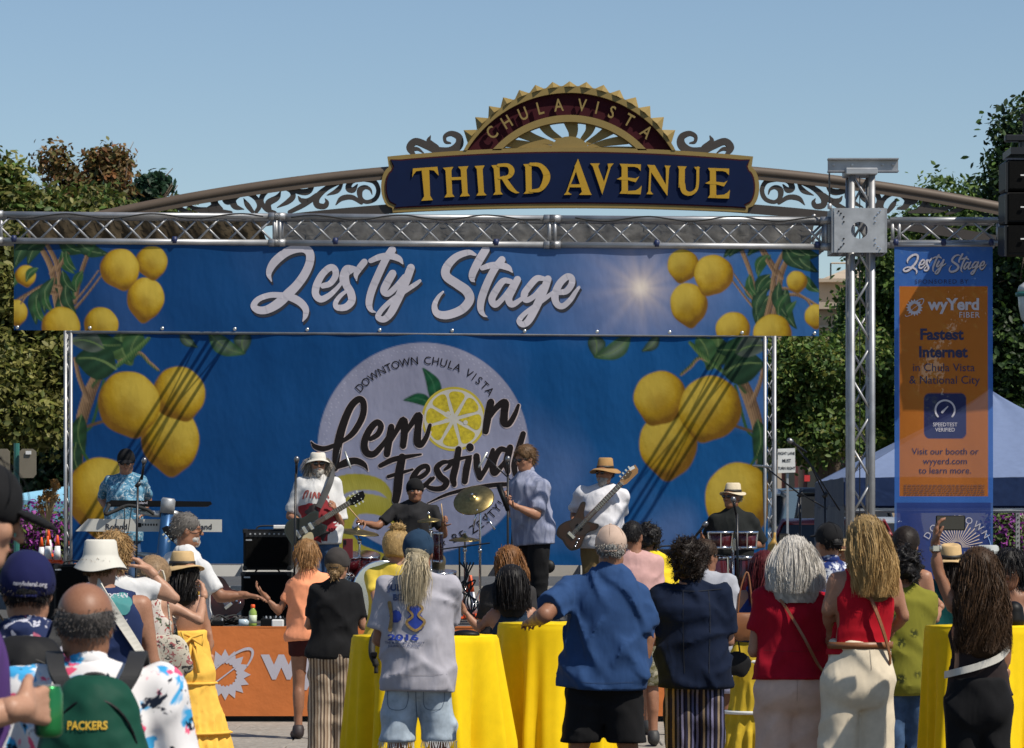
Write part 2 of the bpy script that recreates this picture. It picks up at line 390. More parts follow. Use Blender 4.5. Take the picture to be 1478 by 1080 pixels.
# ---------------------------------------------------------------- people
NP = [0]
EYEW = mat('eye_white', (.75, .73, .7), .25, var=0); IRIS = mat('iris', (.03, .018, .01), .2, var=0)
LENS = mat('dark_lens', (.012, .012, .014), .08, var=0, spec=.8); LIPS = mat('lips', (.33, .12, .09), .5)
HATLEATHER = mat('hat_band', (.02, .017, .015), .6)
def hair_col(base, n, rng, v=.25):
    c = np.array(base)[None] * (1 + v * (rng.rand(n, 1) - .5) * 2); return np.clip(c, 0, 1)
def person(label, D, hx, top, bx=None, yaw=0., sex='m', fat=1., skinm=SK_LIGHT, shirt=None, pants=None, hair=None, hat=None, arms={}, head_yaw=0., pitch=0., roll=0.,
           specs=None, shoes=(.03, .03, .03), legs=None, group=None, floor=0., shw=1., fx=0., beard=None, h=None, face=False, hatH=0., lean=0., facez=None, headscale=1., tuck=0):
    NP[0] += 1; seed = NP[0] * 13 + 5; rng = np.random.RandomState(seed)
    bx = hx if bx is None else bx
    H = EYE + (HY - top) * D / FP - hatH - floor
    X = (bx - CX) * D / FP; root = empty('person', (X, D, floor), label, 'person', group or ('musicians on the stage' if floor > .3 else 'people in the crowd'), yaw)
    s = H / 1.75; fem = sex == 'f'; vox = h or (.010 if D < 12 else .0135 if D < 21 else .018)
    cy, sn = math.cos(-yaw), math.sin(-yaw)
    def W(p): q = np.array(p, float) - np.array([X, D, floor]); return np.array([q[0] * cy - q[1] * sn, q[0] * sn + q[1] * cy, q[2]])
    hd = W(P(hx, top, D)); hd[1] += lean
    hc = np.array([hd[0], hd[1], H - .115 * s])          # head centre
    hip = np.array([0, 0, .53 * H]); chest = np.array([hd[0] * .62, hd[1] * .6, .735 * H]); nb = np.array([hd[0] * .85, hd[1] * .8, .848 * H])
    sw = (.089 if fem else .101) * H * shw
    sh = {}
    for sd_, sg in (('L', -1), ('R', 1)):
        sh[sd_] = np.array([chest[0] * 1.15 + sg * sw, chest[1] * 1.1 - .005, .818 * H])
        a = arms.get(sd_)
        if a and 'sh' in a: q = sh[sd_]; sh[sd_] = W(P(a['sh'][0], a['sh'][1], D + q[0] * math.sin(yaw) + q[1] * math.cos(yaw)))
    ua, fa = .175 * H, .148 * H; el, wr, hdv, palm, curl = {}, {}, {}, {}, {}
    for sd_, sg in (('L', -1), ('R', 1)):
        a = arms.get(sd_, 'down'); S0 = sh[sd_]
        if a == 'down': el[sd_] = S0 + np.array([sg * .035, -.02, -ua]); wr[sd_] = el[sd_] + np.array([sg * .0, .05, -fa]); hdv[sd_] = np.array([0, .1, -1.]); palm[sd_] = np.array([-sg, 0, 0.]); curl[sd_] = .4
        elif a == 'front': el[sd_] = S0 + np.array([sg * .05, .02, -ua * .97]); wr[sd_] = el[sd_] + np.array([-sg * .07, fa * .85, fa * .35]); hdv[sd_] = np.array([-sg * .5, .8, .2]); palm[sd_] = np.array([-sg, 0, -.3]); curl[sd_] = .8
        elif a == 'cross': el[sd_] = S0 + np.array([sg * .06, .05, -ua * .95]); wr[sd_] = el[sd_] + np.array([-sg * fa * .8, fa * .55, .03]); hdv[sd_] = np.array([-sg, .1, 0.]); palm[sd_] = np.array([0, -1, 0.]); curl[sd_] = .5
        else:
            def solve(p0, spec, L):
                px, py, sg2 = spec[:3]; D0 = D if len(spec) < 4 else spec[3]
                c0 = np.array([p0[0] * math.cos(yaw) - p0[1] * math.sin(yaw) + X, p0[0] * math.sin(yaw) + p0[1] * math.cos(yaw) + D, p0[2] + floor])
                t = P(px, py, c0[1]); dd = t - c0; dl = math.hypot(dd[0], dd[2])
                dy = sg2 * math.sqrt(max(0, L * L - dl * dl)) if dl < L else 0
                t = P(px, py, c0[1] + dy); return W(t)
            el[sd_] = solve(S0, a['e'], ua); wr[sd_] = solve(el[sd_], a['w'], fa)
            dv = wr[sd_] - el[sd_]; dv /= np.linalg.norm(dv)
            if 't' in a: tt = solve(wr[sd_], a['t'], .17 * s); dv = tt - wr[sd_]; dv /= np.linalg.norm(dv) + 1e-9
            hdv[sd_] = dv; pm = np.array(a.get('p', (0, 0, -1)), float)
            palm[sd_] = np.array([pm[0] * cy - pm[1] * sn, pm[0] * sn + pm[1] * cy, pm[2]]); curl[sd_] = a.get('c', .5)
    # legs
    lg = legs or {}; hipj, kn, an, toe = {}, {}, {}, {}
    hw = (.088 if fem else .082) * s
    for sd_, sg in (('L', -1), ('R', 1)):
        hipj[sd_] = np.array([sg * hw, 0, .495 * H])
        l = lg.get(sd_, (0, 0)) if lg != 'sit' else None
        if lg == 'sit':
            kn[sd_] = hipj[sd_] + np.array([sg * .16, .22 * H, .0]); an[sd_] = kn[sd_] + np.array([0, -.03, -.25 * H]); toe[sd_] = an[sd_] + np.array([sg * .03, .15, -.03])
        else:
            f = np.array([sg * .095 * s + l[0], l[1], 0]); an[sd_] = f + np.array([0, -.02, .055 * H]); kn[sd_] = (hipj[sd_] + an[sd_]) / 2 + np.array([sg * .0, .03, .0]); toe[sd_] = f + np.array([sg * .035, .14 * s, .028])
    if lg == 'sit':
        dz = -(.495 * H - .50); 
    R = rot('Z', head_yaw) @ rot('X', -pitch) @ rot('Y', roll); hs = s ** .5 * headscale; HM = (R * hs, hc)
    fw = fat * (0.93 if fem else 1.)
    def torso(F, o=0., loose=0., z0=0.):
        k = .07
        F.ell(hip + [0, -.012, -.01], ((.172 if fem else .158) * s * fat, .118 * s * fat, .125 * s), k, o=o + loose * .6)
        F.ell((hip * .45 + chest * .55) + [0, .012 * fat, -.02], (.138 * s * fw, (.1 + .05 * (fat - 1)) * s * fw, .15 * s), k, o=o + loose)
        F.ell(chest + [0, .0, .01], (.152 * s * fw, .108 * s * fw, .15 * s), k, o=o + loose * .6)
        if fem: F.ell(chest + [.07 * s, .09 * s, .0], (.06 * s,) * 3, .04, o=o); F.ell(chest + [-.07 * s, .09 * s, .0], (.06 * s,) * 3, .04, o=o)
        for sg, q in ((-1, 'L'), (1, 'R')):
            F.ell(chest + [sg * .075 * s, -.035, .05 * s], (.08 * s * fw, .06 * s * fw, .09 * s), .04, o=o)
            F.cap(nb + [0, -.014, -.012], sh[q] + [-sg * .015, -.005, -.004], .052 * s, .043 * s * fw ** .5, .06, o=o)
    allp = [hc + .16, hc - .16] + [q for dct in (sh, el, wr) for q in dct.values()] + [toe['L'], toe['R'], kn['L'], kn['R'], hip, hip + .2 * fat, hip - .2 * fat] + [wr[q] + hdv[q] * .02 for q in wr]
    lo = np.min(allp, 0) - .1; hi = np.max(allp, 0) + .1; lo[2] = max(lo[2], -.03)
    F = Fld(lo, hi, max(vox * 1.5, .014)); torso(F)
    F.cap(nb + [0, -.01, -.02], hc + [0, -.012, -.03], (.052 if fem else .06) * s, (.048 if fem else .056) * s, .03)
    for q in 'LR':
        af = fw ** .8 * (.86 if fem else 1)
        F.cap(sh[q], el[q], .05 * s * af, .038 * s * af, .03); F.cap(el[q], wr[q], .039 * s * af, .0265 * s * af, .012)
        F.cap(el[q] * .7 + wr[q] * .3, el[q] * .55 + wr[q] * .45, .036 * s * af, .033 * s * af, .02)
        F.cap(hipj[q], kn[q], .083 * s * fat, .054 * s, .04); F.cap(kn[q], an[q], .05 * s, .037 * s, .02)
        F.cap(kn[q] * .8 + an[q] * .2 + [0, -.018, 0], kn[q] * .5 + an[q] * .5 + [0, -.015, 0], .05 * s, .042 * s, .03)
        F.cap(an[q], toe[q], .037, .03, .02); F.cap(an[q] + [0, -.025, -.04], toe[q], .03, .03, .01)
    # head
    hv = Fld(hc - .21, hc + .21, min(vox, .0095)) if (D < 40) else F
    G = hv
    G.ell((0, -.008, .035), (.073, .093, .082), .02, HM); G.ell((0, .022, -.03), (.060, .068, .078), .03, HM)
    G.cap((0, .062, -.085), (0, .06, -.08), .026, .028, .02, M=HM)
    for sg in (-1, 1):
        G.cap((sg * .048, .0, -.065), (sg * .018, .062, -.088), .018, .02, .02, M=HM)
        G.ell((sg * .036, .062, -.022), (.022, .02, .022), .02, HM)
        G.cap((sg * .012, .086, .022), (sg * .045, .07, .022), .009, .008, .014, M=HM)
        G.ell((sg * .031, .092, .004), (.016, .014, .011), .012, HM, 'sub')
        G.ell((sg * .076, -.008, -.004), (.008, .02, .031), .006, HM); G.ell((sg * .084, -.004, .0), (.004, .01, .016), .004, HM, 'sub')
    G.cap((0, .088, .012), (0, .108, -.024), .008, .0125, .008, M=HM); G.ell((.012, .098, -.027), (.008, .01, .007), .006, HM); G.ell((-.012, .098, -.027), (.008, .01, .007), .006, HM)
    G.cap((-.018, .083, -.052), (.018, .083, -.052), .006, .006, .008, M=HM); G.cap((-.014, .084, -.0625), (.014, .084, -.0625), .0065, .0065, .008, M=HM)
    G.cap(nb + [0, -.01, -.02], hc + [0, -.012, -.03], (.052 if fem else .06) * s, (.048 if fem else .056) * s, .03)
    G.plane(hc + np.array([0, 0, -.15]), (0, 0, -1))
    parts = [F.mesh(), hv.mesh()]
    for q, sg in (('L', -1), ('R', 1)):
        hh = Fld(wr[q] - .2, wr[q] + .2, .004 if D < 12 else .0065 if D < 19 else .008); 
        dv = hdv[q] / np.linalg.norm(hdv[q]); a = arms.get(q); fl = a.get('f', 1) if isinstance(a, dict) else 1
        hand(hh, wr[q], dv, palm[q], sg * fl, s, curl[q]); parts.append(hh.mesh())
    V, Q = joinq(*parts); body = obj('body', (V, Q), skinm, root, True, local=True)
    # clothes
    def field(): return Fld(lo - .06, hi + .06, vox)
    if shirt:
        f = field(); o = shirt.get('o', .011); loose = shirt.get('loose', .012); torso(f, o, loose)
        hem = shirt.get('hem', .47) * H; slv = shirt.get('sleeve', .62)
        hc2 = np.array([hip[0], hip[1] - .005, hem - .05])
        f.cap(chest + [0, 0, -.05], hc2, .142 * s * fw, (.158 if fem else .162) * s * fat, .05, sy=.72, o=o + loose)
        for q, sg in (('L', -1), ('R', 1)):
            if slv > 0:
                if q == 'L': g = field()
                sr = shirt.get('sr', .057) * .9 * s * (.9 if fem else 1) * fw ** .5
                e1 = sh[q] + (el[q] - sh[q]) * min(slv, 1); g.cap(sh[q] + [0, 0, .002], e1 + (e1 - sh[q]) * .12, sr, sr * (1.06 if slv <= 1 else .85), .035)
                if slv > 1: e2 = el[q] + (wr[q] - el[q]) * (slv - 1); g.cap(e1, e2, sr * .85, sr * .68, .02, cut=True)
            elif slv < 0: f.cap(sh[q] + [-sg * .0, 0, -.3], sh[q] + [sg * .05, 0, .1], .055, .05, .01, op='sub'); f.ell(sh[q] + [sg * .02, 0, 0], (.075, .1, .1), .015, op='sub')
        f.cap(nb + [0, -.012, .035], nb + [0, .0, .25], .050 * s, .055 * s, .015, op='sub')
        if shirt.get('scoop'): f.ell(nb + [0, -.06, .02], (shirt['scoop'], .15, shirt['scoop'] * 1.1), .02, op='sub')
        if shirt.get('waist'): 
            f.plane((0, 0, shirt['waist'] * H), (0, 0, -1))
        if shirt.get('tube'): f.plane((0, 0, shirt['tube'] * H), (0, 0, 1))
        fo = shirt.get('fold', .007); f.warp(fo * .35, 12, seed, st=(1, 1, .7)); f.crease(fo * 1.5, seed + 1, fr=32); f.plane((0, 0, hem + .004), (rng.uniform(-.06, .06), rng.uniform(-.06, .06), -1))
        if 0 < slv <= 1:
            g.crease(fo * 1.1, seed + 7, fr=40)
            for q in 'LR': g.recut(sh[q] + (el[q] - sh[q]) * slv, el[q] - sh[q], .14)
            hq = np.maximum(.03 - np.abs(f.d - g.d), 0); f.d = np.minimum(f.d, g.d) - hq * hq * (.25 / .03)
        so_ = obj('shirt', f.mesh(), shirt['m'], root, True, local=True)
        if shirt.get('name'): so_.name = shirt['name']
        if shirt.get('collar'):
            Cm = [(.062, -.012), (.073, .01), (.071, .035), (.06, .046), (.055, .03), (.055, .0)]
            def cm(a, r, z): return r * s * (1 + .04 * math.sin(3 * a)), z * s * (1.1 if math.sin(a) < 0 else .6)
            obj('collar', lathe(Cm, nb + [0, -.012, .012], 20, rot('X', -.35), cm), shirt['m'], root, True, local=True)
    if pants:
        f = field(); o = .01 + pants.get('o', 0); Lg = pants.get('len', .04) * H; wt = pants.get('waist', .56) * H
        f.ell(hip + [0, -.012, -.01], ((.172 if fem else .158) * s * fat, .118 * s * fat, .13 * s), .03, o=o)
        if fem or pants.get('butt'): f.ell(hip + [.068 * s, -.05 * s, -.045 * s], (.085 * s * fat, .07 * s, .10 * s), .05, o=o); f.ell(hip + [-.068 * s, -.05 * s, -.045 * s], (.085 * s * fat, .07 * s, .10 * s), .05, o=o)
        rk, ra = pants.get('rk', .07), pants.get('ra', .055)
        if wt > .59 * H: f.ell(hip * .6 + chest * .4 + [0, -.005, -.01], (.142 * s * fw, .105 * s * fw, .15 * s), .06, o=.022)
        if pants.get('skirt'):
            n = pants.get('pleats', 14); z1 = Lg; r1 = pants['skirt']
            f.cap(hip + [0, 0, -.03], (0, 0, z1), .155 * s * fat, r1 * s, .04, sy=.85, cut=True); 
            ang = np.arctan2(f.ax[1][None, :, None], f.ax[0][:, None, None]); zf = np.clip((hip[2] - f.ax[2][None, None, :]) / (hip[2] - z1), 0, 1)
            f.d = (f.d + .022 * zf * np.sin(ang * n + 1.5 * np.sin(ang * 3 + seed) + 2 * zf)).astype(np.float32)
        else:
            for q, sg in (('L', -1), ('R', 1)):
                K, A = kn[q], an[q]
                f.cap(hipj[q], K, .088 * s * fat, rk * s, .016, o=o * .5 + .004)
                if pants.get('len', .04) < .25 or lg == 'sit': f.cap(K, A + [0, 0, -.05], rk * s, ra * s, .02, sy=pants.get('sy', 1))
        f.plane((0, 0, wt), (0, 0, 1)); 
        if lg != 'sit': f.plane((0, 0, Lg), (0, rng.uniform(-.08, .08), -1))
        fo = pants.get('fold', .007); f.warp(fo * .3, 12, seed + 3, st=(1, 1, .6)); f.crease(fo * 1.3, seed + 4, .7)
        if lg != 'sit': f.plane((0, 0, Lg + .004), (0, 0, -1))
        po = obj(pants.get('name', 'trousers'), f.mesh(), pants['m'], root, True, local=True)
        if pants.get('belt'):
            obj('belt', lathe([(.0, 0), (.15 * s * fat + .018, 0), (.15 * s * fat + .02, .035), (0, .035)], (hip * .6 + chest * .4) * [1, 1, 0] + [0, -.006, wt - .035], 28, np.diag([1, .78, 1])), pants['belt'], root, True, local=True)
    if shoes is not None:
        SM = mat('shoe_%d_%d_%d' % tuple(int(c * 100) for c in shoes), shoes, .6, bump=.1)
        for q in 'LR':
            f = Fld(np.minimum(an[q], toe[q]) - .13, np.maximum(an[q], toe[q]) + .13, .018)
            f.cap(an[q] + [0, -.03, -.035], toe[q] + [0, .02, .005], .045, .038, .01); f.cap(an[q] + [0, -.01, .0], an[q] + [0, 0, -.04], .05, .045, .02)
            f.plane((0, 0, an[q][2] + .035), (0, 0, 1)); f.plane((0, 0, min(toe[q][2] - .028, an[q][2] - .06)), (0, 0, -1))
            obj('shoe', f.mesh(), SM, root, True, local=True)
    # hair
    hatf = hat is not None
    if hair:
        kind, c = hair[0], np.array(hair[1]); prm = hair[2] if len(hair) > 2 else {}
        f = Fld(hc - .26, hc + .26, .0105 if D > 12 else .008); amp = {'short': .006, 'curly': .016, 'bald': .002, 'long': .004, 'bun': .004, 'bob': .006, 'shag': .009}.get(kind, .005); t = prm.get('t', .012 if kind in ('short', 'bald') else .02); t = min(t, .006) if hatf and kind in ('short', 'bun', 'pony') else t
        if kind == 'bald':
            f.ell((0, -.012, .022), (.077, .092, .07), .01, HM); f.ell((0, .02, .09), (.075, .125, .07), .02, HM, 'sub')
        else:
            f.ell((0, -.012, .04), (.073, .093, .082), .02, HM, o=t); kh = kind == 'short'; f.cap((0, -.055, -.0), (0, -.05, -.05 if kh else -.07), .055 if kh else .065, .045 if kh else .055, .02, M=HM, o=t * .5)
        fn = R @ np.array([0, 1, 0]); upv = R @ np.array([0, 0, 1])
        if kind == 'bald': f.ell((0, .08, -.01), (.075, .09, .10), .01, HM, 'sub'); f.plane(hc + R @ np.array([0, 0, -.055]) * hs, -upv)
        else:
            f.ell((0, .085, -.045), (.062, .075, .105), .012, HM, 'sub')
            f.plane(hc + R @ np.array([0, 0, -prm.get('cut', .055 if kind == 'short' else .075)]) * hs, R @ np.array([0, -.25, -1]))
            if not prm.get('side'): 
                for sg in (-1, 1): f.ell((sg * .088, .008, -.03), (.022, .035, .045), .01, HM, 'sub')
        if hatf and kind != 'bald': f.plane(hc + R @ np.array([0, 0, .03]) * hs, upv)
        if kind == 'curly': f.warp(amp, 75, seed + 9)
        f.warp(amp * (.8 if kind in ('curly', 'shag', 'bob') else .3), 50, seed + 10)
        V, Q = f.mesh()
        if len(V) == 0: V, Q = np.zeros((4, 3)), np.array([[0, 1, 2, 3]])
        N = vnormals(V, Q); cols = [hair_col(c * .75, len(V), rng, .2)]; gs = [(V, Q)]
        loc = (V - hc) @ R / hs
        grav = np.array([0, 0, -1.])
        if kind in ('short', 'curly', 'shag', 'bob', 'bald') and prm.get('str', 1):
            m = prm.get('n', 1700 if D < 24 else 800); ok = np.nonzero(~((loc[:, 1] > .035) & (loc[:, 2] < .045)))[0]; idx = ok[rng.randint(0, len(ok), m)]; rt = V[idx] + rng.randn(m, 3) * .004; nn = N[idx]; L = prm.get('len', {'short': .018, 'curly': .03, 'shag': .07, 'bob': .1, 'bald': .012}[kind]); ns = 4
            cur = 1.6 if kind == 'curly' else .25; rd = rng.randn(m, 3)
            def fn_(k, p):
                v = nn * (.55 if kind != 'bob' else .25) + grav * (.35 + .3 * k) * (0 if kind == 'curly' else 1) + rd * cur * .35 * math.cos(k * 1.3) + rng.randn(m, 3) * cur * .2
                if kind in ('short', 'bald'): v = nn * .28 + (-fn * .4 - upv * .6) * .8 + rd * .22
                return v / np.linalg.norm(v, axis=1)[:, None] * L / ns
            g = ribbons(rt, fn_, ns, .0012 if D < 12 else .0018, rng); gs.append(g); cc = hair_col(c, m, rng, .3); cols.append(np.repeat(cc, (ns + 1) * 2, 0))
        if kind == 'long':
            L = prm.get('L', .4); m = int(prm.get('n', 1300) * (1.5 if prm.get('n', 1300) < 1900 else 2.2)); wv = prm.get('wave', .012); ns = 9
            idx = np.nonzero((loc[:, 2] > -.07) & ((loc[:, 1] < .05)))[0]; idx = idx[rng.randint(0, len(idx), m)]; nn = N[idx]; rt = V[idx] + rng.randn(m, 3) * .0065 - nn * .004
            ll = (rt - hc) @ R / hs; ang = np.arctan2(ll[:, 0], -ll[:, 1]) + rng.randn(m) * .09; ends = prm.get('w', .12)
            lump = rng.rand(m); ph = np.floor(ang * 5) * 1.1 + rng.rand(m) * 2.6
            tz = hc[2] - L * (1 - .16 * np.abs(rng.randn(m)) * .8) + prm.get('shape', 0) * np.abs(ang) / 2
            tx = hc[0] + prm.get('dx', 0) + np.sin(ang * .9) * ends * (0.75 + .3 * lump); ty = hc[1] - .1 - .045 * np.cos(ang) - .045 * lump + prm.get('dy', 0) + (.05 if not hatf else .03) * np.abs(ang) / 1.5
            tgt = np.stack([tx, ty, tz], 1); st = [rt]
            Pp = []
            for k in range(ns + 1):
                t_ = k / ns; e = 1 - (1 - t_) ** 1.7
                q = rt * 1.0; q = q + (tgt - rt) * np.stack([np.full(m, e), np.full(m, min(1, e * 1.15)), np.full(m, t_ ** .95)], 1)
                bul = math.sin(math.pi * min(1, t_ * 1.3)) * prm.get('bulge', .014); q += nn * [1, 1, .3] * bul
                q[:, 0] += wv * np.sin(ph + t_ * L * prm.get('wf', 22)) * t_ ** .5; q[:, 1] += wv * np.cos(ph * 1.3 + t_ * L * prm.get('wf', 22)) * t_ ** .5
                Pp.append(q)
            def fn2(k, p): return Pp[k + 1] - Pp[k]
            g = ribbons(rt, fn2, ns, prm.get('sw', .0021 if m < 3200 else .0015), rng); gs.append(g)
            cc = hair_col(c, m, rng, prm.get('cv', .25)); cc = np.repeat(cc, (ns + 1) * 2, 0)
            if 'tip' in prm:
                tt = np.tile(np.repeat(np.arange(ns + 1) / ns, 2), m)[:, None]; cc = cc * (1 - tt) + np.array(prm['tip']) * tt * (cc / c.mean() * .3 + .7 * 1)
            cols.append(np.clip(cc, 0, 1))
            # inner mass so that no light passes
            g2 = Fld(np.array([hc[0] - .25, hc[1] - .3, hc[2] - L - .05]), hc + .15, .014)
            g2.cap(hc + [0, -.05, .0], (hc[0] + prm.get('dx', 0), hc[1] - .1 + prm.get('dy', 0), hc[2] - L * .8), .085, ends * .8, .03, sy=.4); g2.warp(.0025, 30, seed, st=(1.4, 1.4, .2)); v2, q2 = g2.mesh()
            gs.append((v2, q2)); cols.append(hair_col(c * .6, len(v2), rng, .3))
        if kind in ('bun', 'pony'):
            if kind == 'bun':
                bp = HM[0] @ np.array(prm.get('at', (0, -.05, .13))) + hc; g2 = Fld(bp - .09, bp + .09, .009); g2.ell(bp, (.045, .042, .038), .01); g2.warp(.008, 60, seed); v2, q2 = g2.mesh(); nn2 = vnormals(v2, q2)
                gs.append((v2, q2)); cols.append(hair_col(c * .8, len(v2), rng, .3)); idx = rng.randint(0, len(v2), 250)
                r3 = rng.randn(250, 3)
                gs.append(ribbons(v2[idx], lambda k, p: (nn2[idx] * .2 + r3 * .5) * .007, 3, .003, rng)); cols.append(np.repeat(hair_col(c, 250, rng, .4), 8, 0))
            m = 1100; idx = rng.randint(0, len(V), m); rt = V[idx] + N[idx] * .002
            tb = HM[0] @ np.array(prm.get('at', (0, -.095, -.01))) + hc if kind == 'bun' else HM[0] @ np.array(prm.get('tie', (0, -.1, -.02))) + hc
            gs.append(ribbons(rt, lambda k, p: (tb - p) * .12 * np.ones((m, 1)), 4, .0018, rng)); cols.append(np.repeat(hair_col(c, m, rng, .35), 10, 0))
            if kind == 'pony':
                L = prm.get('L', .35); m = prm.get('n', 1800); ns = 11; r0 = rng.randn(m, 3) * [.016, .01, .01] + tb; sp = rng.randn(m, 3) * [1, .6, .4]; ph = rng.rand(m) * 6; LL = L * (1 - .35 * rng.rand(m) ** 2)
                ctl = crom([tb, tb + [0, -.035, -.03], tb + [prm.get('sx', 0) * .4, -.05, -L * .4], tb + [prm.get('sx', 0), -.05, -L]], 8)
                def fn3(k, p):
                    a_ = ctl[min(len(ctl) - 1, int((k + 1) / ns * (len(ctl) - 1)))] - ctl[int(k / ns * (len(ctl) - 1))]
                    q = np.tile(a_, (m, 1)) * (LL / L)[:, None] + sp * prm.get('sp', .0055) * (1 if k < 8 else -.3); q[:, 0] += .004 * np.sin(ph + k * 1.1); return q
                gs.append(ribbons(r0, fn3, ns, .0018, rng)); cols.append(np.repeat(hair_col(c * 1.1, m, rng, .25), (ns + 1) * 2, 0))
                g2 = Fld(tb - [.1, .16, L + .05], tb + .06, .012)
                for i in range(len(ctl) - 1): g2.cap(ctl[i], ctl[i + 1], .024, .024 if i < len(ctl) * .7 else .014, .02)
                g2.warp(.002, 40, seed, st=(1.5, 1.5, .2)); v2, q2 = g2.mesh(); gs.append((v2, q2)); cols.append(hair_col(c * .6, len(v2), rng, .2))
        V, Q = joinq(*gs); obj('hair', (V, Q), HAIRM, root, True, np.concatenate(cols), local=True)
    if beard:
        f = Fld(hc - .24, hc + .17, .008); L = beard.get('L', .0); f.ell((0, .035, -.062), (.058, .058, .05), .01, HM); f.cap((0, .07, -.09), (0, .07, -.095 - L), .03, .02, .02, M=HM)
        f.ell((0, .105, -.057), (.02, .02, .006), .005, HM, 'sub'); f.plane(hc + R @ np.array([0, 0, -.035]) * hs, R @ np.array([0, -.5, 1.])); f.warp(.005, 70, seed); V, Q = f.mesh()
        obj('beard', (V, Q), HAIRM, root, True, hair_col(beard['c'], len(V), rng, .3), local=True)
    if face:
        for sg in (-1, 1):
            obj('eye', lathe([(0, -.010), (.008, -.006), (.0105, 0), (.008, .006), (0, .010)], hc + R @ np.array([sg * .031, .079, .004]) * hs, 12, R), EYEW, root, True, local=True)
            obj('iris', lathe([(0, -.005), (.004, -.003), (.0052, 0), (.004, .003), (0, .005)], hc + R @ np.array([sg * .031, .0865, .004]) * hs, 10, R), IRIS, root, True, local=True)
            obj('eyebrow', tube([hc + R @ np.array(q) * hs for q in ((sg * .014, .096, .024), (sg * .032, .092, .029), (sg * .05, .08, .024))], [.003, .004, .002], 6), mat('brow_dark', (.04, .025, .018), .8), root, True, local=True)
        obj('lips', tube([hc + R @ np.array(q) * hs for q in ((-.02, .086, -.057), (-.007, .091, -.0555), (.007, .091, -.0555), (.02, .086, -.057))], [.003, .006, .006, .003], 8), LIPS, root, True, local=True)
    if abs(yaw) > 1 and not face: obj('lips', tube([hc + R @ np.array(q) * hs for q in ((-.02, .086, -.057), (-.007, .0915, -.0555), (.007, .0915, -.0555), (.02, .086, -.057))], [.003, .006, .006, .003], 8), LIPS, root, True, local=True)
    if specs:
        g = []
        for sg in (-1, 1):
            pr = [(0, -.003), (.018, -.002), (.02, 0), (.018, .003), (0, .004)]
            Lx = R @ rot('Z', -sg * .22) @ rot('X', -math.pi / 2) @ np.diag([1.15, .82 if specs != 'round' else 1.05, 1])
            g.append(lathe(pr, hc + R @ np.array([sg * .032, .101, .004]) * hs, 16, Lx))
            g.append(tube([hc + R @ np.array(q) * hs for q in ((sg * .052, .096, .012), (sg * .074, .08, .012), (sg * .084, .0, .012))], .0028, 6))
        g.append(tube([hc + R @ np.array(q) * hs for q in ((-.012, .104, .008), (.012, .104, .008))], .0025, 6))
        obj('sunglasses', join(*g), LENS, root, True, local=True)
    if hat:
        kind, hm = hat[0], hat[1]; hp = hat[2] if len(hat) > 2 else {}; tilt = hp.get('tilt', 0); Hb = R @ rot('X', tilt)
        if kind in ('cap', 'backcap', 'armycap'):
            f = Fld(hc - .27, hc + .27, .009); HB = (Hb * hs, hc); sgn = -1 if kind == 'backcap' else 1
            f.ell((0, -.01, .032), (.087, .108, .100), .01, HB); f.plane(hc + Hb @ np.array([0, 0, -.006]) * hs, Hb @ np.array([0, .16, -1]))
            f.warp(.0015, 40, seed)
            cp = obj('cap', f.mesh(), hm, root, True, local=True)
            f = Fld(hc - .29, hc + .29, .0075)
            f.ell((0, sgn * .118, .034), (.073, .07, .02), .01, HB); f.ell((0, sgn * .12, .019), (.09, .10, .021), .004, HB, 'sub'); f.ell((0, -sgn * .02, .03), (.07, .09, .05), .004, HB, 'sub')
            br = obj('brim', f.mesh(), hp.get('bm', hm), cp, True, local=True)
            bt = obj('button', lathe([(.008, 0), (.007, .006), (0, .008)], hc + Hb @ np.array([0, -.008, .132]) * hs, 8, Hb), hm, cp, True, local=True)
            if kind == 'cap' and D < 27 and abs(yaw) < 1:
                f = Fld(hc - .2, hc + .2, .006); f.ell((0, -.108, .0), (.034, .016, .030), .004, HB); f.plane(hc + Hb @ np.array([0, 0, -.012]) * hs, Hb @ np.array([0, 0, -1])); obj('back_opening', f.mesh(), mat('hair_gap_%d' % seed, tuple(np.array(hair[1]) * .6), .7), cp, True, local=True)
                obj('adjuster_strap', tube([hc + Hb @ np.array([.034 * q, -.121 + .006 * abs(q), -.014]) * hs for q in (-1, -.5, 0, .5, 1)], .0055, 6), hm, cp, True, local=True)
            # panel seams
            for a in range(6):
                an_ = a * math.pi / 3 + .5; pts = [hc + Hb @ (np.array([math.cos(an_) * .0865 * math.cos(e), math.sin(an_) * .1065 * math.cos(e) - .008, .045 + .0885 * math.sin(e)])) * hs for e in np.linspace(-.02, 1.5, 8)]
                obj('seam', tube(pts, .0012, 4), hm, cp, True, local=True)
        else:
            rim, ch, rr = hp.get('rim', .15), hp.get('h', .12), hp.get('r', .095); dr = hp.get('droop', -.02)
            if kind == 'bucket': pr = [(0, ch), (rr * .78, ch), (rr * .9, ch - .01), (rr, .012), (rr * 1.04, .0), (rim, dr), (rim + .001, dr - .004), (rr * 1.0, -.006)]
            else: pr = [(0, ch - .022), (rr * .45, ch - .012), (rr * .72, ch), (rr * .88, ch - .012), (rr * .98, .02), (rr, .0), (rim * .8, dr * .2), (rim, dr), (rim, dr - .003), (rr * .96, -.005)]
            def md(a, r, z):
                if r > rr * 1.05: z = z + .018 * math.cos(2 * a) * (-1 if kind != 'bucket' else .3) * ((r - rr) / (rim - rr)) + .006 * math.sin(3 * a + seed) * (kind == 'bucket')
                if z > ch * .6 and kind != 'bucket': r = r * (1 - .16 * max(0, math.sin(a)))
                return r, z
            C_ = hc + Hb @ np.array([0, -.008, .045 + hp.get('up', 0)]) * hs
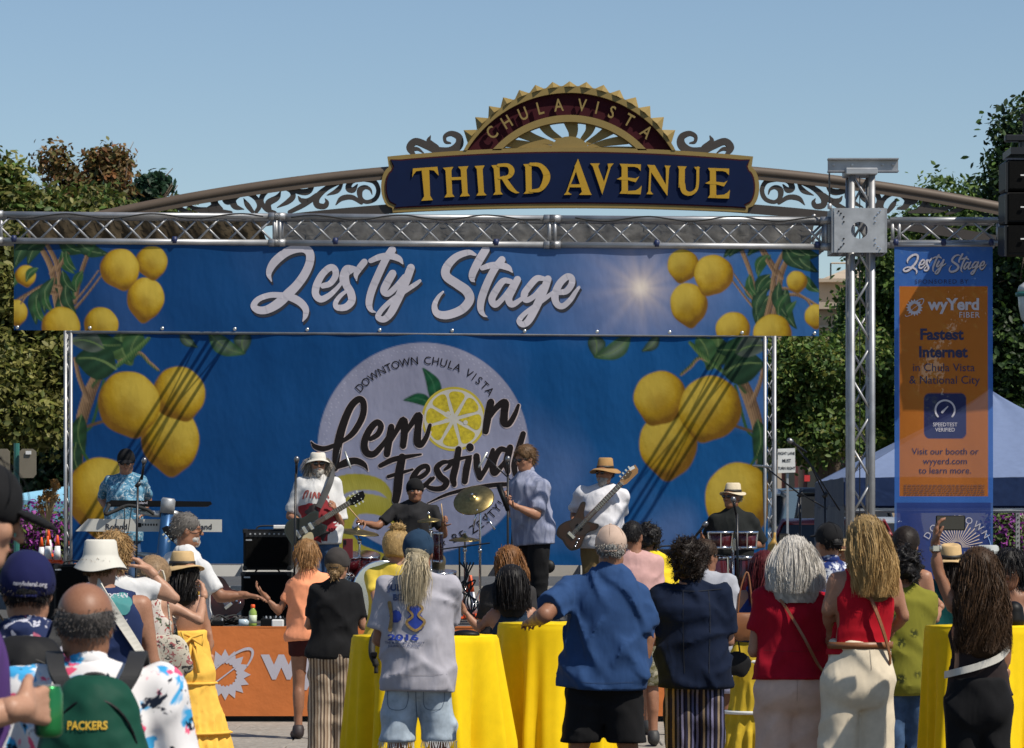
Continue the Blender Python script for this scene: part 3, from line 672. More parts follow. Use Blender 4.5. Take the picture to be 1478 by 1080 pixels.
            cp = obj('hat', lathe(pr, C_, 40, Hb @ np.diag([.93 * hs, 1.1 * hs, hs]), md), hm, root, True, local=True)
            if hp.get('band'): obj('band', lathe([(rr * .998 + .002, .004), (rr * .985 + .003, .03), (rr * .9, .031), (rr * .9, .003)], C_, 36, Hb @ np.diag([.935 * hs, 1.105 * hs, hs])), hp['band'], cp, True, local=True)
    root['_'] = 0; del root['_']
    return dict(root=root, W=W, hc=hc, R=R, H=H, s=s, sh=sh, el=el, wr=wr, hdv=hdv, chest=chest, hip=hip, nb=nb, X=X, D=D, yaw=yaw, floor=floor, hs=hs, palm=palm,
                Wd=lambda p: np.array([p[0] * math.cos(yaw) - p[1] * math.sin(yaw) + X, p[0] * math.sin(yaw) + p[1] * math.cos(yaw) + D, p[2] + floor]))
# ---------------------------------------------------------------- ground
def grad_mat(name, fn, rough=.8):
    m = bpy.data.materials.new(name); m.use_nodes = True; MATS[name] = m; B = NB(m); fn(B); B.bsdf.inputs['Roughness'].default_value = rough; return m
def asph(B):
    b = B.ramp(B.noise(.6, detail=8), [(.3, (.045, .045, .048)), (.7, (.075, .073, .07))])
    b = B.mix(.5, b, B.ramp(B.noise(60), [(.35, (.03, .03, .03)), (.65, (.1, .1, .1))])); B.lk(b, B.bsdf.inputs['Base Color'])
    B.lk(B.bump(B.noise(120), .5, .01), B.bsdf.inputs['Normal'])
ASPH = grad_mat('asphalt', asph)
def conc(B):
    b = B.ramp(B.noise(1.3, detail=9, rough=.7), [(.3, (.23, .20, .17)), (.7, (.34, .31, .265))])
    b = B.mix(.45, b, B.ramp(B.noise(25, detail=6), [(.4, (.17, .15, .125)), (.62, (.37, .34, .29))]))
    B.lk(b, B.bsdf.inputs['Base Color']); B.lk(B.bump(B.noise(90, detail=6), .35, .006), B.bsdf.inputs['Normal'])
CONC = grad_mat('concrete_paving', conc)
gx = np.array([-900, -60, -20, 20, 60, 900.]); gy = np.array([-60, 0, 40, 47, 62, 90, 300, 2500.]); gz = [0, 0, 0, 0, .85, 1.0, 1.2, 1.2]
GV = [(x, y, z - .03) for y, z in zip(gy, gz) for x in gx]; GF = [(j * 6 + i, j * 6 + i + 1, j * 6 + i + 7, j * 6 + i + 6) for j in range(7) for i in range(5)]
tag(obj('ground', (GV, GF), ASPH, smooth=True), kind='structure')
pave = tag(obj('pavement', ([(-14, 3, -.012), (14, 3, -.012), (14, 40, -.012), (-14, 40, -.012)], [(0, 1, 2, 3)]), mat('joint_grout', (.07, .06, .05), .9)), kind='structure')
slab = [mkmesh('paving_slab', *box((0, 0, 0), (1.188, .60, .04), bev=.008)) for _ in range(1)][0]
slab2 = mkmesh('paving_slab', *box((0, 0, 0), (1.192, .602, .04), bev=.006))
for m_ in (slab, slab2): m_.materials.append(CONC)
n_ = 0
for j in range(17):
    for i in range(14):
        o = link('paving_slab', slab if RS.rand() < .5 else slab2, None, pave, (-8.4 + i * 1.2 + (.6 if j % 2 else 0), 21.3 + j * .61, -.012 - .006 + .0035 * RS.rand())); o.rotation_euler = ((RS.rand() - .5) * .004, (RS.rand() - .5) * .003, 0)
# ---------------------------------------------------------------- trees
BARK = mat('bark', (.12, .09, .065), .9, 0, .35, 9, .8, 30, .03)
LEAF = mat('leaf', rough=.55, vcol=True, var=0, trans=.3, spec=.35)
PETAL = mat('petal', rough=.6, vcol=True, var=0, trans=.3)
def leaves(C, R, n, size, cols, rng, squash=1., lit=0, star=False, out=.6):
    """leaf faces spread through clumps; C (k,3) centres, R (k,) radii"""
    k = len(C); idx = rng.choice(k, n, p=(R ** 2) / (R ** 2).sum()); d = rng.randn(n, 3); d /= np.linalg.norm(d, axis=1)[:, None]
    rr = R[idx] * (1 - .45 * rng.rand(n) ** 1.6) * np.where(rng.rand(n) < .16, 1 + .75 * rng.rand(n), 1); p = C[idx] + d * rr[:, None] * [1, 1, squash] + rng.randn(n, 3) * (R[idx] * .22)[:, None]
    nrm = d * out + rng.randn(n, 3) * .7 + [0, 0, .5]; nrm /= np.linalg.norm(nrm, axis=1)[:, None]
    a = np.cross(nrm, rng.randn(n, 3)); a /= np.linalg.norm(a, axis=1)[:, None] + 1e-9; b = np.cross(nrm, a); s = size * (.6 + .8 * rng.rand(n))[:, None]
    a = a * s; b = b * s * .5
    # leaf: 6-gon folded along its rib
    V = np.stack([p - a, p - a * .25 + b + nrm * s * .12, p + a * .45 + b * .8 + nrm * s * .1, p + a, p + a * .45 - b * .8 + nrm * s * .1, p - a * .25 - b + nrm * s * .12], 1)
    F = (np.arange(n) * 6)[:, None, None] + np.array([[0, 1, 2, 3], [0, 3, 4, 5]])[None]; V = V.reshape(-1, 3)
    ci = rng.randint(0, len(cols), n); clump = .75 + .5 * rng.rand(k)[idx]; c = np.array(cols)[ci] * (clump * (.75 + .5 * rng.rand(n)))[:, None]
    return V, F.reshape(-1, 4), np.repeat(c, 6, 0)
def branches(base, top, tips, r0, rng):
    g = [tube(crom([base, (np.array(base) + top) / 2 + rng.randn(3) * [.12, .12, 0], top], 5), np.linspace(r0, r0 * .55, 11), 9)]
    for t in tips:
        t = np.array(t); m = np.array(top) * .55 + t * .45 + rng.randn(3) * .18 + [0, 0, .12]
        g.append(tube(crom([np.array(top) - [0, 0, rng.rand() * .6], m, t], 4), np.linspace(r0 * .45, r0 * .08, 9), 6))
        for q in range(2):
            e = t + rng.randn(3) * .22; g.append(tube([m * .4 + t * .6, (m * .4 + t * .6 + e) / 2 + rng.randn(3) * .08, e], [r0 * .14, r0 * .09, r0 * .03], 5))
    return join(*g)
def tree(label, base, ttop, blobs, nclump, n, size, cols, seed, name='broadleaf_tree', r0=.22, group=None, sq=.8, cr=.32):
    rng = np.random.RandomState(seed); root = empty(name, base, label, 'tree', group)
    C, R = [], []
    for c, r in blobs:
        for _ in range(max(2, int(nclump * (r[0] * r[2]) / sum(b[1][0] * b[1][2] for b in blobs)))):
            d = rng.randn(3); d /= np.linalg.norm(d); C.append(np.array(c) + d * np.array(r) * (rng.rand() ** .45)); R.append(cr * (.35 + 1.15 * rng.rand()))
    C, R = np.array(C), np.array(R); tips = [C[i] for i in rng.choice(len(C), min(14, len(C)), replace=False)]
    obj('trunk', branches(np.array(base, float), np.array(ttop, float), tips, r0, rng), BARK, root, True)
    V, F, c = leaves(C, R, n, size, cols, rng, sq); obj('crown', (V, F), LEAF, root, False, c); return root
OL = [(.13, .14, .028), (.17, .165, .04), (.09, .11, .022), (.21, .20, .06)]
GR = [(.06, .11, .02), (.09, .15, .03), (.13, .19, .04), (.045, .09, .02)]
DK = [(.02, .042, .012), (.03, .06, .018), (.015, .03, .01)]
RED = [(.17, .075, .025), (.12, .085, .03), (.2, .12, .04), (.10, .10, .03)]
PINE = [(.02, .055, .03), (.03, .07, .035)]
# left: big olive tree reaching behind the stage
def B_(px, py, D, r): return (P(px, py, D), r)
tree('wide olive green street tree filling the left edge beside the stage backdrop', (-7.4, 44, 0), (-7.0, 44, 3.0), [B_(-60, 580, 43.5, (1.3, .9, .5)), B_(40, 600, 43, (.75, .6, .32)), B_(-10, 530, 43.5, (1.4, .8, .5)), B_(70, 520, 43.5, (.5, .6, .5)), B_(20, 440, 44, (1.1, .9, .6)), B_(-40, 380, 44.5, (1.2, .9, .6)), B_(90, 470, 44, (.4, .5, .4))], 150, 54000, 0.046, OL, 11, r0=.25, cr=.3, sq=.6)
tree('leafy olive tree with its top above the left end of the truss', (-9.3, 55, 0), (-8.4, 55, 4), [B_(20, 330, 54, (.9, .8, .75)), B_(70, 300, 54, (.4, .6, .35)), B_(110, 350, 54, (.9, .8, .45)), B_(160, 325, 54, (.45, .6, .35)), B_(205, 348, 54, (.7, .7, .35)), B_(5, 270, 54, (.4, .5, .4)), B_(250, 350, 54, (.7, .6, .4))], 110, 27000, 0.057, OL + GR[:2], 12, cr=.27)
tree('half bare tree with rust brown autumn leaves above the truss', (-7.1, 60, 0), (-6.9, 60, 5), [B_(150, 235, 59, (.28, .3, .38)), B_(165, 265, 59, (.3, .3, .3)), B_(85, 245, 59, (.3, .3, .22)), B_(110, 280, 59, (.25, .3, .3)), B_(135, 270, 59, (.3, .3, .2))], 34, 4680, 0.055, RED, 13, name='autumn_tree', cr=.2)
tree('dark green pine top beside the autumn tree', (-6.3, 62, 0), (-6.3, 62, 6), [B_(215, 270, 61, (.26, .3, .3)), B_(205, 290, 61, (.4, .3, .2)), B_(228, 265, 61, (.15, .2, .15))], 16, 3780, 0.065, PINE, 14, name='pine_tree', cr=.2)
rg = np.random.RandomState(5)
for lb, x0, y0, hh in (('bare leafless branch tree rising furthest left above the foliage', 60, 295, 70), ('thin bare tree beside the rust brown leaves', 182, 290, 80)):
    b0 = P(x0, y0, 60) * [1, 1, 0]; g = [tube([b0, P(x0 + 2, y0, 60), P(x0 + 1, y0 - hh, 60)], [.06, .012, .004], 6)]
    for q in range(16):
        h_ = rg.rand() * .75 + .1; a = P(x0 + 1, y0 - hh * h_, 60); d_ = (rg.rand() - .5) * 34; g.append(tube([a, P(x0 + d_ * .5, y0 - hh * h_ - 6, 60 + rg.randn() * .2), P(x0 + d_ + 1, y0 - hh * h_ - 15 - rg.rand() * 8, 60 + rg.randn() * .3)], [.006, .004, .003], 4))
    thing('bare_tree', join(*g), mat('dead_wood', (.3, .26, .22), .9), lb, 'tree', smooth=True)
# dark mass far left and right
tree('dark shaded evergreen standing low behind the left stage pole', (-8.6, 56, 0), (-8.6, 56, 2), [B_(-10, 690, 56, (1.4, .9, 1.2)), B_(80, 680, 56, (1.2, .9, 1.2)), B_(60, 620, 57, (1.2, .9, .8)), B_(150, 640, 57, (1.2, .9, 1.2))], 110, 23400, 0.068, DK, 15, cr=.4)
# right trees
tree('bushy green street tree between the backdrop pole and the truss tower', (5.0, 50, 0), (4.6, 50, 2.8), [B_(1160, 560, 49.5, (.8, .8, .75)), B_(1195, 600, 49.5, (.6, .8, .6)), B_(1150, 625, 49.5, (.75, .7, .35)), B_(1215, 520, 49.5, (.35, .5, .45)), B_(1130, 540, 49.5, (.45, .5, .5)), B_(1095, 590, 50, (.5, .5, .6))], 120, 30600, 0.044, GR + OL[:1], 16, cr=.26)
tree('tall dense green tree rising behind the truss tower and side banner', (6.4, 53, 0), (5.9, 53, 3), [B_(1290, 440, 52, (.75, .9, .9)), B_(1265, 520, 52, (.6, .9, .9)), B_(1290, 600, 52, (.8, .9, .7)), B_(1300, 370, 52, (.5, .7, .45)), B_(1385, 300, 52, (.42, .5, .35)), B_(1350, 340, 52, (.65, .6, .35)), B_(1400, 345, 52, (.5, .5, .3)), B_(1360, 400, 53, (.6, .7, .5))], 170, 41400, 0.048, GR, 17, cr=.28)
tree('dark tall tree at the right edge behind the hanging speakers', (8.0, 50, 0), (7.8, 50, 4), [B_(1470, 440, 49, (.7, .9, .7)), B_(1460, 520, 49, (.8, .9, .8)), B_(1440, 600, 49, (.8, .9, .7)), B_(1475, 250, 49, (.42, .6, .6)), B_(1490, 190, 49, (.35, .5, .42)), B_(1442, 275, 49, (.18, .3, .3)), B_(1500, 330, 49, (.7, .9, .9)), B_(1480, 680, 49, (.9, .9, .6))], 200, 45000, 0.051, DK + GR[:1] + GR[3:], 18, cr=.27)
# ---------------------------------------------------------------- buildings
STUC = mat('stucco_beige', (.42, .34, .25), .9, 0, .08, 3, .3, 60, .004); STUC2 = mat('stucco_tan', (.40, .30, .20), .9, 0, .1, 3, .3, 60, .004)
DARKW = mat('dark_glass', (.02, .022, .025), .12, 0, .2, 3); MAROON = mat('maroon_paint', (.10, .025, .022), .5)
bd = empty('corner_building', (P(1180, 770, 84)[0], 84, .9), 'beige stucco building with stepped roof parapet seen beside the truss tower', 'building')
def pbox(x0, y0, x1, y1, D, dep): 
    a, b = P(x0, y0, D), P(x1, y1, D); return box(((a[0] + b[0]) / 2, D + dep / 2, (a[2] + b[2]) / 2), (abs(b[0] - a[0]), dep, abs(a[2] - b[2])))
obj('wall', pbox(1080, 440, 1330, 790, 84, 10), STUC2, bd); obj('upper_storey', pbox(1183, 405, 1330, 437, 84.5, 8), STUC, bd)
obj('cornice', pbox(1174, 436, 1340, 446, 83.7, 9), STUC, bd); obj('cornice', pbox(1180, 402, 1334, 407, 84.2, 8.6), STUC, bd); obj('ledge', pbox(1080, 470, 1330, 473, 83.9, .3), STUC, bd)
obj('roof', join(tube([P(1200, 380, 86), P(1240, 380, 86)], .02, 4), (np.array([P(1183, 404, 84.6), P(1222, 388, 87), P(1330, 388, 87), P(1330, 404, 84.6), P(1183, 404, 92), P(1330, 404, 92)]), [(0, 1, 2, 3), (4, 5, 2, 1), (0, 4, 1)])), STUC, bd)
obj('antenna', tube([P(1199, 404, 85), P(1199, 380, 85)], .02, 5), BLKMET, bd)
for x in (1128, 1160, 1196): 
    dr = obj('door', pbox(x, 655, x + 24, 742, 83.9, .2), MAROON, bd); obj('pane', pbox(x + 5, 668, x + 19, 730, 83.85, .06), DARKW, dr)
obj('notice', pbox(1161, 686, 1169, 695, 83.8, .02), mat('red_notice', (.5, .03, .03), .5), bd)
for x in (1100, 1225, 1262, 1296): obj('window', pbox(x, 660, x + 20, 720, 83.9, .15), DARKW, bd)
for x in (1122, 1190, 1222): obj('pilaster', pbox(x, 600, x + 6, 760, 83.7, .4), STUC, bd)
b2 = empty('shop_building', (-13, 80, 1), 'low tan building in the shade far behind the left trees', 'building')
obj('wall', pbox(-150, 600, 120, 800, 82, 8), STUC2, b2); obj('parapet', pbox(-155, 592, 124, 602, 81.8, 8.4), STUC, b2)
for x in (-100, -50, 0, 50): obj('window', pbox(x, 690, x + 34, 760, 81.9, .2), DARKW, b2)
# ---------------------------------------------------------------- parked cars
def carpaint(n, c, met=.4): return mat(n, c, .22, met, .05, 2, coat=.6)
def car(label, px, py, D, yaw, pm, h=1.45, L=4.5, wd=1.8, suv=False):
    base = P(px, py, D); base[2] = .82 if D > 58 else .5
    root = empty('parked_car', base, label, 'car', 'cars parked in the lot behind the stage', yaw)
    # side profile (y along car, z), lofted across x with tumblehome; rear faces -y
    bot, belt = .32, .86 * h / 1.45
    prof = [(-L / 2, .35), (-L / 2 - .02, .55), (-L / 2 + .03, belt), (-L / 2 + .2, belt + .06), (-L * .06, belt + .1), (L * .16, belt + .06), (L / 2 - .25, .74), (L / 2, .6), (L / 2, .33)]
    V, F = [], []
    for sx, k in ((-1, 1), (-.93, 1.0), (0, 1.0), (.93, 1.), (1, 1)):
        for i, (y, z) in enumerate(prof): V.append((sx * wd / 2, y * (1 if abs(sx) < .95 else .97), z - (.05 if abs(sx) > .95 and z > .5 else 0)))
    n = len(prof)
    for j in range(4): F += [(j * n + i, j * n + i + 1, (j + 1) * n + i + 1, (j + 1) * n + i) for i in range(n - 1)] + [(j * n + n - 1, j * n, (j + 1) * n, (j + 1) * n + n - 1)]
    F += [tuple(range(n))[::-1], tuple(4 * n + i for i in range(n))]
    obj('body', (V, F), pm, root, False, local=True)
    g0, g1 = (-L / 2 + (.12 if suv else .45)), L * .2; r0, r1 = g0 + (.25 if suv else .55), L * .03
    gv = [(s * wd / 2 * .93, g0, belt) for s in (-1, 1)] + [(s * wd / 2 * .93, g1, belt + .04) for s in (1, -1)] + [(s * wd / 2 * .74, r0, h - .03) for s in (-1, 1)] + [(s * wd / 2 * .74, r1, h - .03) for s in (1, -1)]
    gf = [(0, 1, 5, 4), (1, 2, 6, 5), (2, 3, 7, 6), (3, 0, 4, 7), (4, 5, 6, 7)]
    obj('glass', (gv, gf), DARKW, root, local=True)
    rf = [(s * wd / 2 * .77, y, z) for y, z in ((r0 - .06, h - .05), (r0 + .1, h + .01), (r1 - .1, h + .01), (r1 + .06, h - .06)) for s in (-1, 1)]
    rf += [(x * .96, y, z - .06) for x, y, z in rf]
    obj('roof', (rf, [(0, 1, 3, 2), (2, 3, 5, 4), (4, 5, 7, 6), (0, 2, 10, 8), (2, 4, 12, 10), (4, 6, 14, 12), (1, 9, 11, 3), (3, 11, 13, 5), (5, 13, 15, 7), (0, 8, 9, 1), (6, 7, 15, 14)]), pm, root, True, local=True)
    for s in (-1, 1):
        obj('pillar', tube([(s * wd / 2 * .935, g0, belt), (s * wd / 2 * .745, r0, h - .02)], .035, 6), pm, root, True, local=True)
        obj('pillar', tube([(s * wd / 2 * .935, g1, belt + .04), (s * wd / 2 * .745, r1, h - .02)], .03, 6), pm, root, True, local=True)
        obj('tail_light', box((s * (wd / 2 - .22), -L / 2 - .0, belt - .1), (.36, .06, .13), bev=.02), mat('tail_red', (.35, .01, .012), .15, coat=1), root, local=True)
        for y in (-L * .31, L * .31):
            wx = s * (wd / 2 - .1); wh = obj('wheel', lathe([(0, -.1), (.2, -.1), (.31, -.09), (.33, -.05), (.33, .05), (.31, .09), (.2, .1), (0, .1)], (wx, y, .33), 20, rot('Y', math.pi / 2)), RUBBER, root, True, local=True)
            obj('rim', lathe([(0, .0), (.19, .0), (.21, .02), (0, .03)], (wx + s * .085, y, .33), 14, rot('Y', s * math.pi / 2)), ALU, wh, True, local=True)
    obj('bumper', box((0, -L / 2 - .03, .45), (wd * .93, .12, .2), bev=.05), pm, root, local=True)
    obj('number_plate', box((0, -L / 2 - .05, .66), (.31, .02, .16)), WHITEP, root, local=True)
    return root
car('silver white saloon parked furthest left behind the backdrop pole', 1120, 800, 60, .25, carpaint('paint_silver', (.55, .56, .58), .5), h=1.62, suv=True)
car('black hatchback parked between the silver car and the red car', 1175, 800, 58.5, .15, carpaint('paint_black', (.012, .013, .016)), h=1.62, suv=True)
car('dark red saloon parked right of the black hatchback', 1212, 815, 54, -.25, carpaint('paint_red', (.22, .012, .016)), h=1.42)
car('pale grey saloon parked behind the truss tower', 1252, 800, 56, -.2, carpaint('paint_grey', (.4, .42, .44), .5), h=1.45)
# ---------------------------------------------------------------- canopies
def canopy(label, px, peak, eave, D, half, roofm, valm, wall=None, group=None):
    c = P(px, HY, D); zp, ze = P(px, peak, D)[2], P(px, eave, D)[2]; root = empty('canopy_tent', (c[0], D, 0), label, 'tent', group)
    n = 14
    for s in range(4):
        V, F = [], []; R = rot('Z', s * math.pi / 2)
        for i in range(n + 1):
            t = i / n; 
            for j in range(n + 1):
                u = (j / n - .5) * 2; x = u * half * t; y = -half * t; z = zp + (ze - zp) * (t ** .9) - .05 * math.sin(math.pi * t) * math.cos(u * math.pi / 2) + .008 * math.sin(9 * u + 7 * t)
                V.append(R @ np.array([x, y, z]))
            
        F = [(i * (n + 1) + j, i * (n + 1) + j + 1, (i + 1) * (n + 1) + j + 1, (i + 1) * (n + 1) + j) for i in range(n) for j in range(n)]
        obj('roof_panel', (V, F), roofm, root, True, local=True)
        Vv = [R @ np.array([(j / n - .5) * 2 * half, -half - .004 + .006 * math.sin(j * 2.1), ze - k]) for k in (0.002, .30) for j in range(n + 1)]
        obj('valance', (Vv, [(j, j + 1, n + 2 + j, n + 1 + j) for j in range(n)]), valm, root, True, local=True)
    for sx in (-1, 1):
        for sy in (-1, 1):
            obj('leg', box((sx * (half - .03), sy * (half - .03), ze / 2), (.035, .035, ze)), ALUD, root, local=True)
    for sx in (-1, 1): obj('crossbar', box((0, sx * (half - .03), ze - .34), (half * 2 - .1, .025, .03)), ALUD, root, local=True)
    if wall: 
        Vv = [np.array([-half, (j / n - .5) * 2 * half, z]) + [.01 * math.sin(j * 1.7), 0, 0] for z in (ze - .28, .15) for j in range(n + 1)]
        obj('side_wall', (Vv, [(j, j + 1, n + 2 + j, n + 1 + j) for j in range(n)]), wall, root, True, local=True)
TENTW = cloth('tent_white', (.20, .26, .42), .6, .04, .6, 3, (1, 1, 1), False, trans=.25); TENTN = cloth('tent_navy', (.015, .03, .085), .4, .1, .6, 5, (1, 1, 1), False)
canopy('pale blue pop up canopy with navy valance behind the side banner', 1428, 562, 693, 38.5, 1.78, TENTW, TENTN, cloth('tent_grey', (.12, .12, .14), .5, .05, .7, 4, (1, 1, .4), False))
canopy('small light blue canopy among the plants left of the stage', 118, 696, 724, 52, 1.3, cloth('tent_sky', (.22, .45, .6), .3, .04, .6, 3, (1, 1, 1), False), cloth('tent_sky2', (.15, .33, .46), .3, .04, .6, 3, (1, 1, 1), False))
# table under the right tent
t_ = empty('folding_table', (P(1450, 770, 38)[0], 38, 0), 'dark folding table under the pale blue canopy', 'table')
obj('tabletop', box((P(1450, 0, 38)[0], 38, .74), (1.8, .75, .04)), mat('table_top_grey', (.15, .14, .13), .6), t_)
for sx in (-1, 1):
    for sy in (-1, 1): obj('leg', tube([(P(1450, 0, 38)[0] + sx * .8, 38 + sy * .3, 0), (P(1450, 0, 38)[0] + sx * .8, 38 + sy * .3, .72)], .014, 6), BLKMET, t_)
# ---------------------------------------------------------------- plants
def bush(name, label, px, py, D, r, cols, fcols, n, fn, seed, fl=.035):
    rng = np.random.RandomState(seed); c = P(px, py, D); root = empty(name, (c[0], D, 0), label, 'plant')
    C = c + rng.randn(26, 3) * np.array(r) * .5; R = .16 * (.6 + rng.rand(26)); 
    obj('stem', join(*[tube([(c[0] + rng.randn() * .08, D, 0), (c[0] * .4 + q[0] * .6, q[1], q[2] * .6), q], [.02, .012, .006], 5) for q in C[:12]]), BARK, root, True)
    V, F, cc = leaves(C, R, n, .03, cols, rng); obj('foliage', (V, F), LEAF, root, False, cc)
    if fn:
        V, F, cc = leaves(C + [0, -.05, .03], R, fn, fl, fcols, rng); obj('flowers', (V, F), PETAL, root, False, cc)
MAG = [(.30, .04, .30), (.22, .03, .25), (.42, .07, .40)]
bush('bougainvillea', 'purple flowering bougainvillea behind the traffic cones on the left', 75, 775, 46, (.55, .3, .32), GR, MAG, 4500, 2600, 31)
bush('bougainvillea', 'magenta bougainvillea growing behind the tent at the right edge', 1462, 800, 43, (.28, .25, .5), [(.09, .15, .03), (.13, .2, .05)], MAG, 6000, 1700, 32)
bush('shrub', 'dark green hedge shrub low behind the left cones', 40, 800, 50, (1.0, .4, .5), DK, None, 8000, 0, 33)
rg = np.random.RandomState(9); c0 = P(70, 800, 44); rt_ = empty('dried_plant', (c0[0], 44, 0), 'tall tan dried flower stalks in front of the light blue canopy', 'plant'); g = [tube([(c0[0], 44, 0), P(68, 760, 44)], .02, 6)]; tips = []
for i in range(26):
    x = 55 + rg.rand() * 28; y = 690 + abs(x - 76) * 1.3 + rg.rand() * 30; t = P(x, y, 44 + rg.randn() * .1); m_ = P(68 + (x - 68) * .5, (y + 760) / 2, 44); g.append(tube([P(68, 765, 44), m_, t], [.009, .007, .005], 5)); tips.append(t)
obj('stalks', join(*g), mat('dry_stalk', (.42, .30, .14), .8), rt_, True)
V, F, cc = leaves(np.array(tips), np.full(len(tips), .035), 900, .02, [(.5, .28, .09), (.42, .22, .06)], rg); obj('seed_heads', (V, F), PETAL, rt_, False, cc)
# ---------------------------------------------------------------- text helpers
def text_vf(s, size, bold=0, ext=0, align='CENTER', sx=1., spacing=1.):
    cu = bpy.data.curves.new('t', 'FONT'); cu.body = s; cu.size = size; cu.align_x = align; cu.offset = bold; cu.extrude = ext; cu.resolution_u = 3; cu.space_character = spacing
    o = bpy.data.objects.new('t', cu); COL.objects.link(o); dg = bpy.context.evaluated_depsgraph_get(); me = bpy.data.meshes.new_from_object(o.evaluated_get(dg))
    V = np.array([v.co[:] for v in me.vertices]).reshape(-1, 3); F = [tuple(p.vertices) for p in me.polygons]
    bpy.data.objects.remove(o); bpy.data.curves.remove(cu); bpy.data.meshes.remove(me); V[:, 0] *= sx; return V, F
def text_on(s, px, py, capx, D, bold=.0, off=0., align='CENTER', angle=0., sx=1., ext=0., wave=None, spacing=1.):
    """text whose capitals are capx pixels tall, centred at px with baseline at py, on the plane y=D"""
    size = capx * D / FP / .73; V, F = text_vf(s, size, bold * size, ext, align, sx, spacing)
    c, q = math.cos(angle), math.sin(angle); o = P(px, py, D)
    W = np.stack([o[0] + V[:, 0] * c - V[:, 1] * q, np.full(len(V), D - off) - V[:, 2], o[2] + V[:, 0] * q + V[:, 1] * c], 1)
    if wave: W[:, 1] += wave(W[:, 0], W[:, 2])
    return W, F
ZC = [0]
def strokes(L, fx, D, off=0., wave=None, m=7, thick=0., dx=0, dy=0, wadd=0, step=.00012):
    """L strokes [(x,y,w)...] in a local drawing; fx maps to photo px (x,y,scale). Round-ended ribbons."""
    G = []
    for st in L:
        c = crom(st, m); x, y, sc = fx(c[:, 0], c[:, 1]); x = x + dx; y = y + dy; wd = np.maximum(c[:, 2] * sc + wadd, .3) / 2
        t = np.stack([np.gradient(x), np.gradient(y)], 1); t /= np.linalg.norm(t, axis=1)[:, None] + 1e-9; nx, ny = -t[:, 1], t[:, 0]
        # round ends
        def endp(i, sgn):
            out = []
            for a in (30, 60, 80):
                a = math.radians(a); out.append((x[i] + sgn * t[i, 0] * wd[i] * math.sin(a), y[i] + sgn * t[i, 1] * wd[i] * math.sin(a), wd[i] * math.cos(a), i))
            return out
        rows = endp(0, -1)[::-1] + [(x[i], y[i], wd[i], i) for i in range(len(x))] + endp(len(x) - 1, 1); V = []; F = []
        for r_, (a, b, w_, i) in enumerate(rows):
            ZC[0] += 1; o_ = off + (ZC[0] % 12) * step
            for s_ in (-1, 1):
                p = P(a + nx[i] * w_ * s_, b + ny[i] * w_ * s_, D); p[1] = D - o_; V.append(p)
        k = len(rows); F = [(2 * i, 2 * i + 1, 2 * i + 3, 2 * i + 2) for i in range(k - 1)]
        V = np.array(V)
        if thick:
            Vb = V + [0, thick, 0]; V = np.concatenate([V, Vb]); n2 = 2 * k
            F += [(2 * i + n2, 2 * i + 2 + n2, 2 * i + 3 + n2, 2 * i + 1 + n2) for i in range(k - 1)] + [(2 * i, 2 * i + 2, 2 * i + 2 + n2, 2 * i + n2) for i in range(k - 1)] + [(2 * i + 1, 2 * i + 1 + n2, 2 * i + 3 + n2, 2 * i + 3) for i in range(k - 1)] + [(0, n2, 1 + n2, 1), (n2 - 2, n2 - 1, 2 * n2 - 1, 2 * n2 - 2)]
        if wave: V[:, 1] += wave(V[:, 0], V[:, 2])
        G.append((V, F))
    return join(*G)
# ---------------------------------------------------------------- street arch with sign
AD = 45.0
BRONZE = mat('bronze_paint', (.10, .072, .05), .55, .1, .12, 3, .1, 50, .003); BRONZD = mat('bronze_dark', (.045, .036, .03), .6, .1, .1)
GOLD = mat('gold_paint', (.24, .165, .045), .6, .1, .08, 4); GOLDL = mat('gold_letter', (.44, .25, .010), .5, .1, .05); NAVY = mat('navy_panel', (.003, .010, .042), .8, 0, .1, 4, spec=.15); MAR = mat('maroon_panel', (.042, .006, .010), .8, 0, .1, 4, spec=.15)
def mir(L): return [[(1646 - x, y, w_) for x, y, w_ in s] for s in L]
arch = empty('street_arch', (P(823, 770, AD)[0], AD, 0), 'bronze arched street gateway carrying the THIRD AVENUE sign above the stage', 'gateway')
def arcz(x, x0, y0, x1, y1):  # parabola with vertex (823,y1) passing (x0,y0)
    return y1 + (y0 - y1) * ((x - 823) / (x0 - 823)) ** 2
xs = np.linspace(-70, 1716, 70); up = [P(x, arcz(x, 145, 304, 823, 229) + 8 , AD) for x in xs]
obj('upper_beam', tube(up, .070, 14), BRONZE, arch, True)
fl = [(x, arcz(x, 145, 304, 823, 229)) for x in xs]
V = []; 
for x, y in fl: V += [P(x, y + 7, AD - .05), P(x, y + 19, AD - .05), P(x, y + 7, AD + .05), P(x, y + 19, AD + .05)]
obj('beam_web', (V, [q for i in range(len(fl) - 1) for q in ((4 * i, 4 * i + 4, 4 * i + 5, 4 * i + 1), (4 * i + 2, 4 * i + 3, 4 * i + 7, 4 * i + 6), (4 * i + 1, 4 * i + 5, 4 * i + 7, 4 * i + 3))]), BRONZE, arch)
lo_ = [(x, arcz(x, 200, 341, 823, 285)) for x in xs]; V = []
for x, y in lo_: V += [P(x, y, AD - .07), P(x, y + 14, AD - .07), P(x, y, AD + .07), P(x, y + 14, AD + .07)]
obj('lower_beam', (V, [q for i in range(len(lo_) - 1) for q in ((4 * i, 4 * i + 4, 4 * i + 5, 4 * i + 1), (4 * i + 2, 4 * i + 3, 4 * i + 7, 4 * i + 6), (4 * i + 1, 4 * i + 5, 4 * i + 7, 4 * i + 3), (4 * i, 4 * i + 2, 4 * i + 6, 4 * i + 4))]), BRONZD, arch)
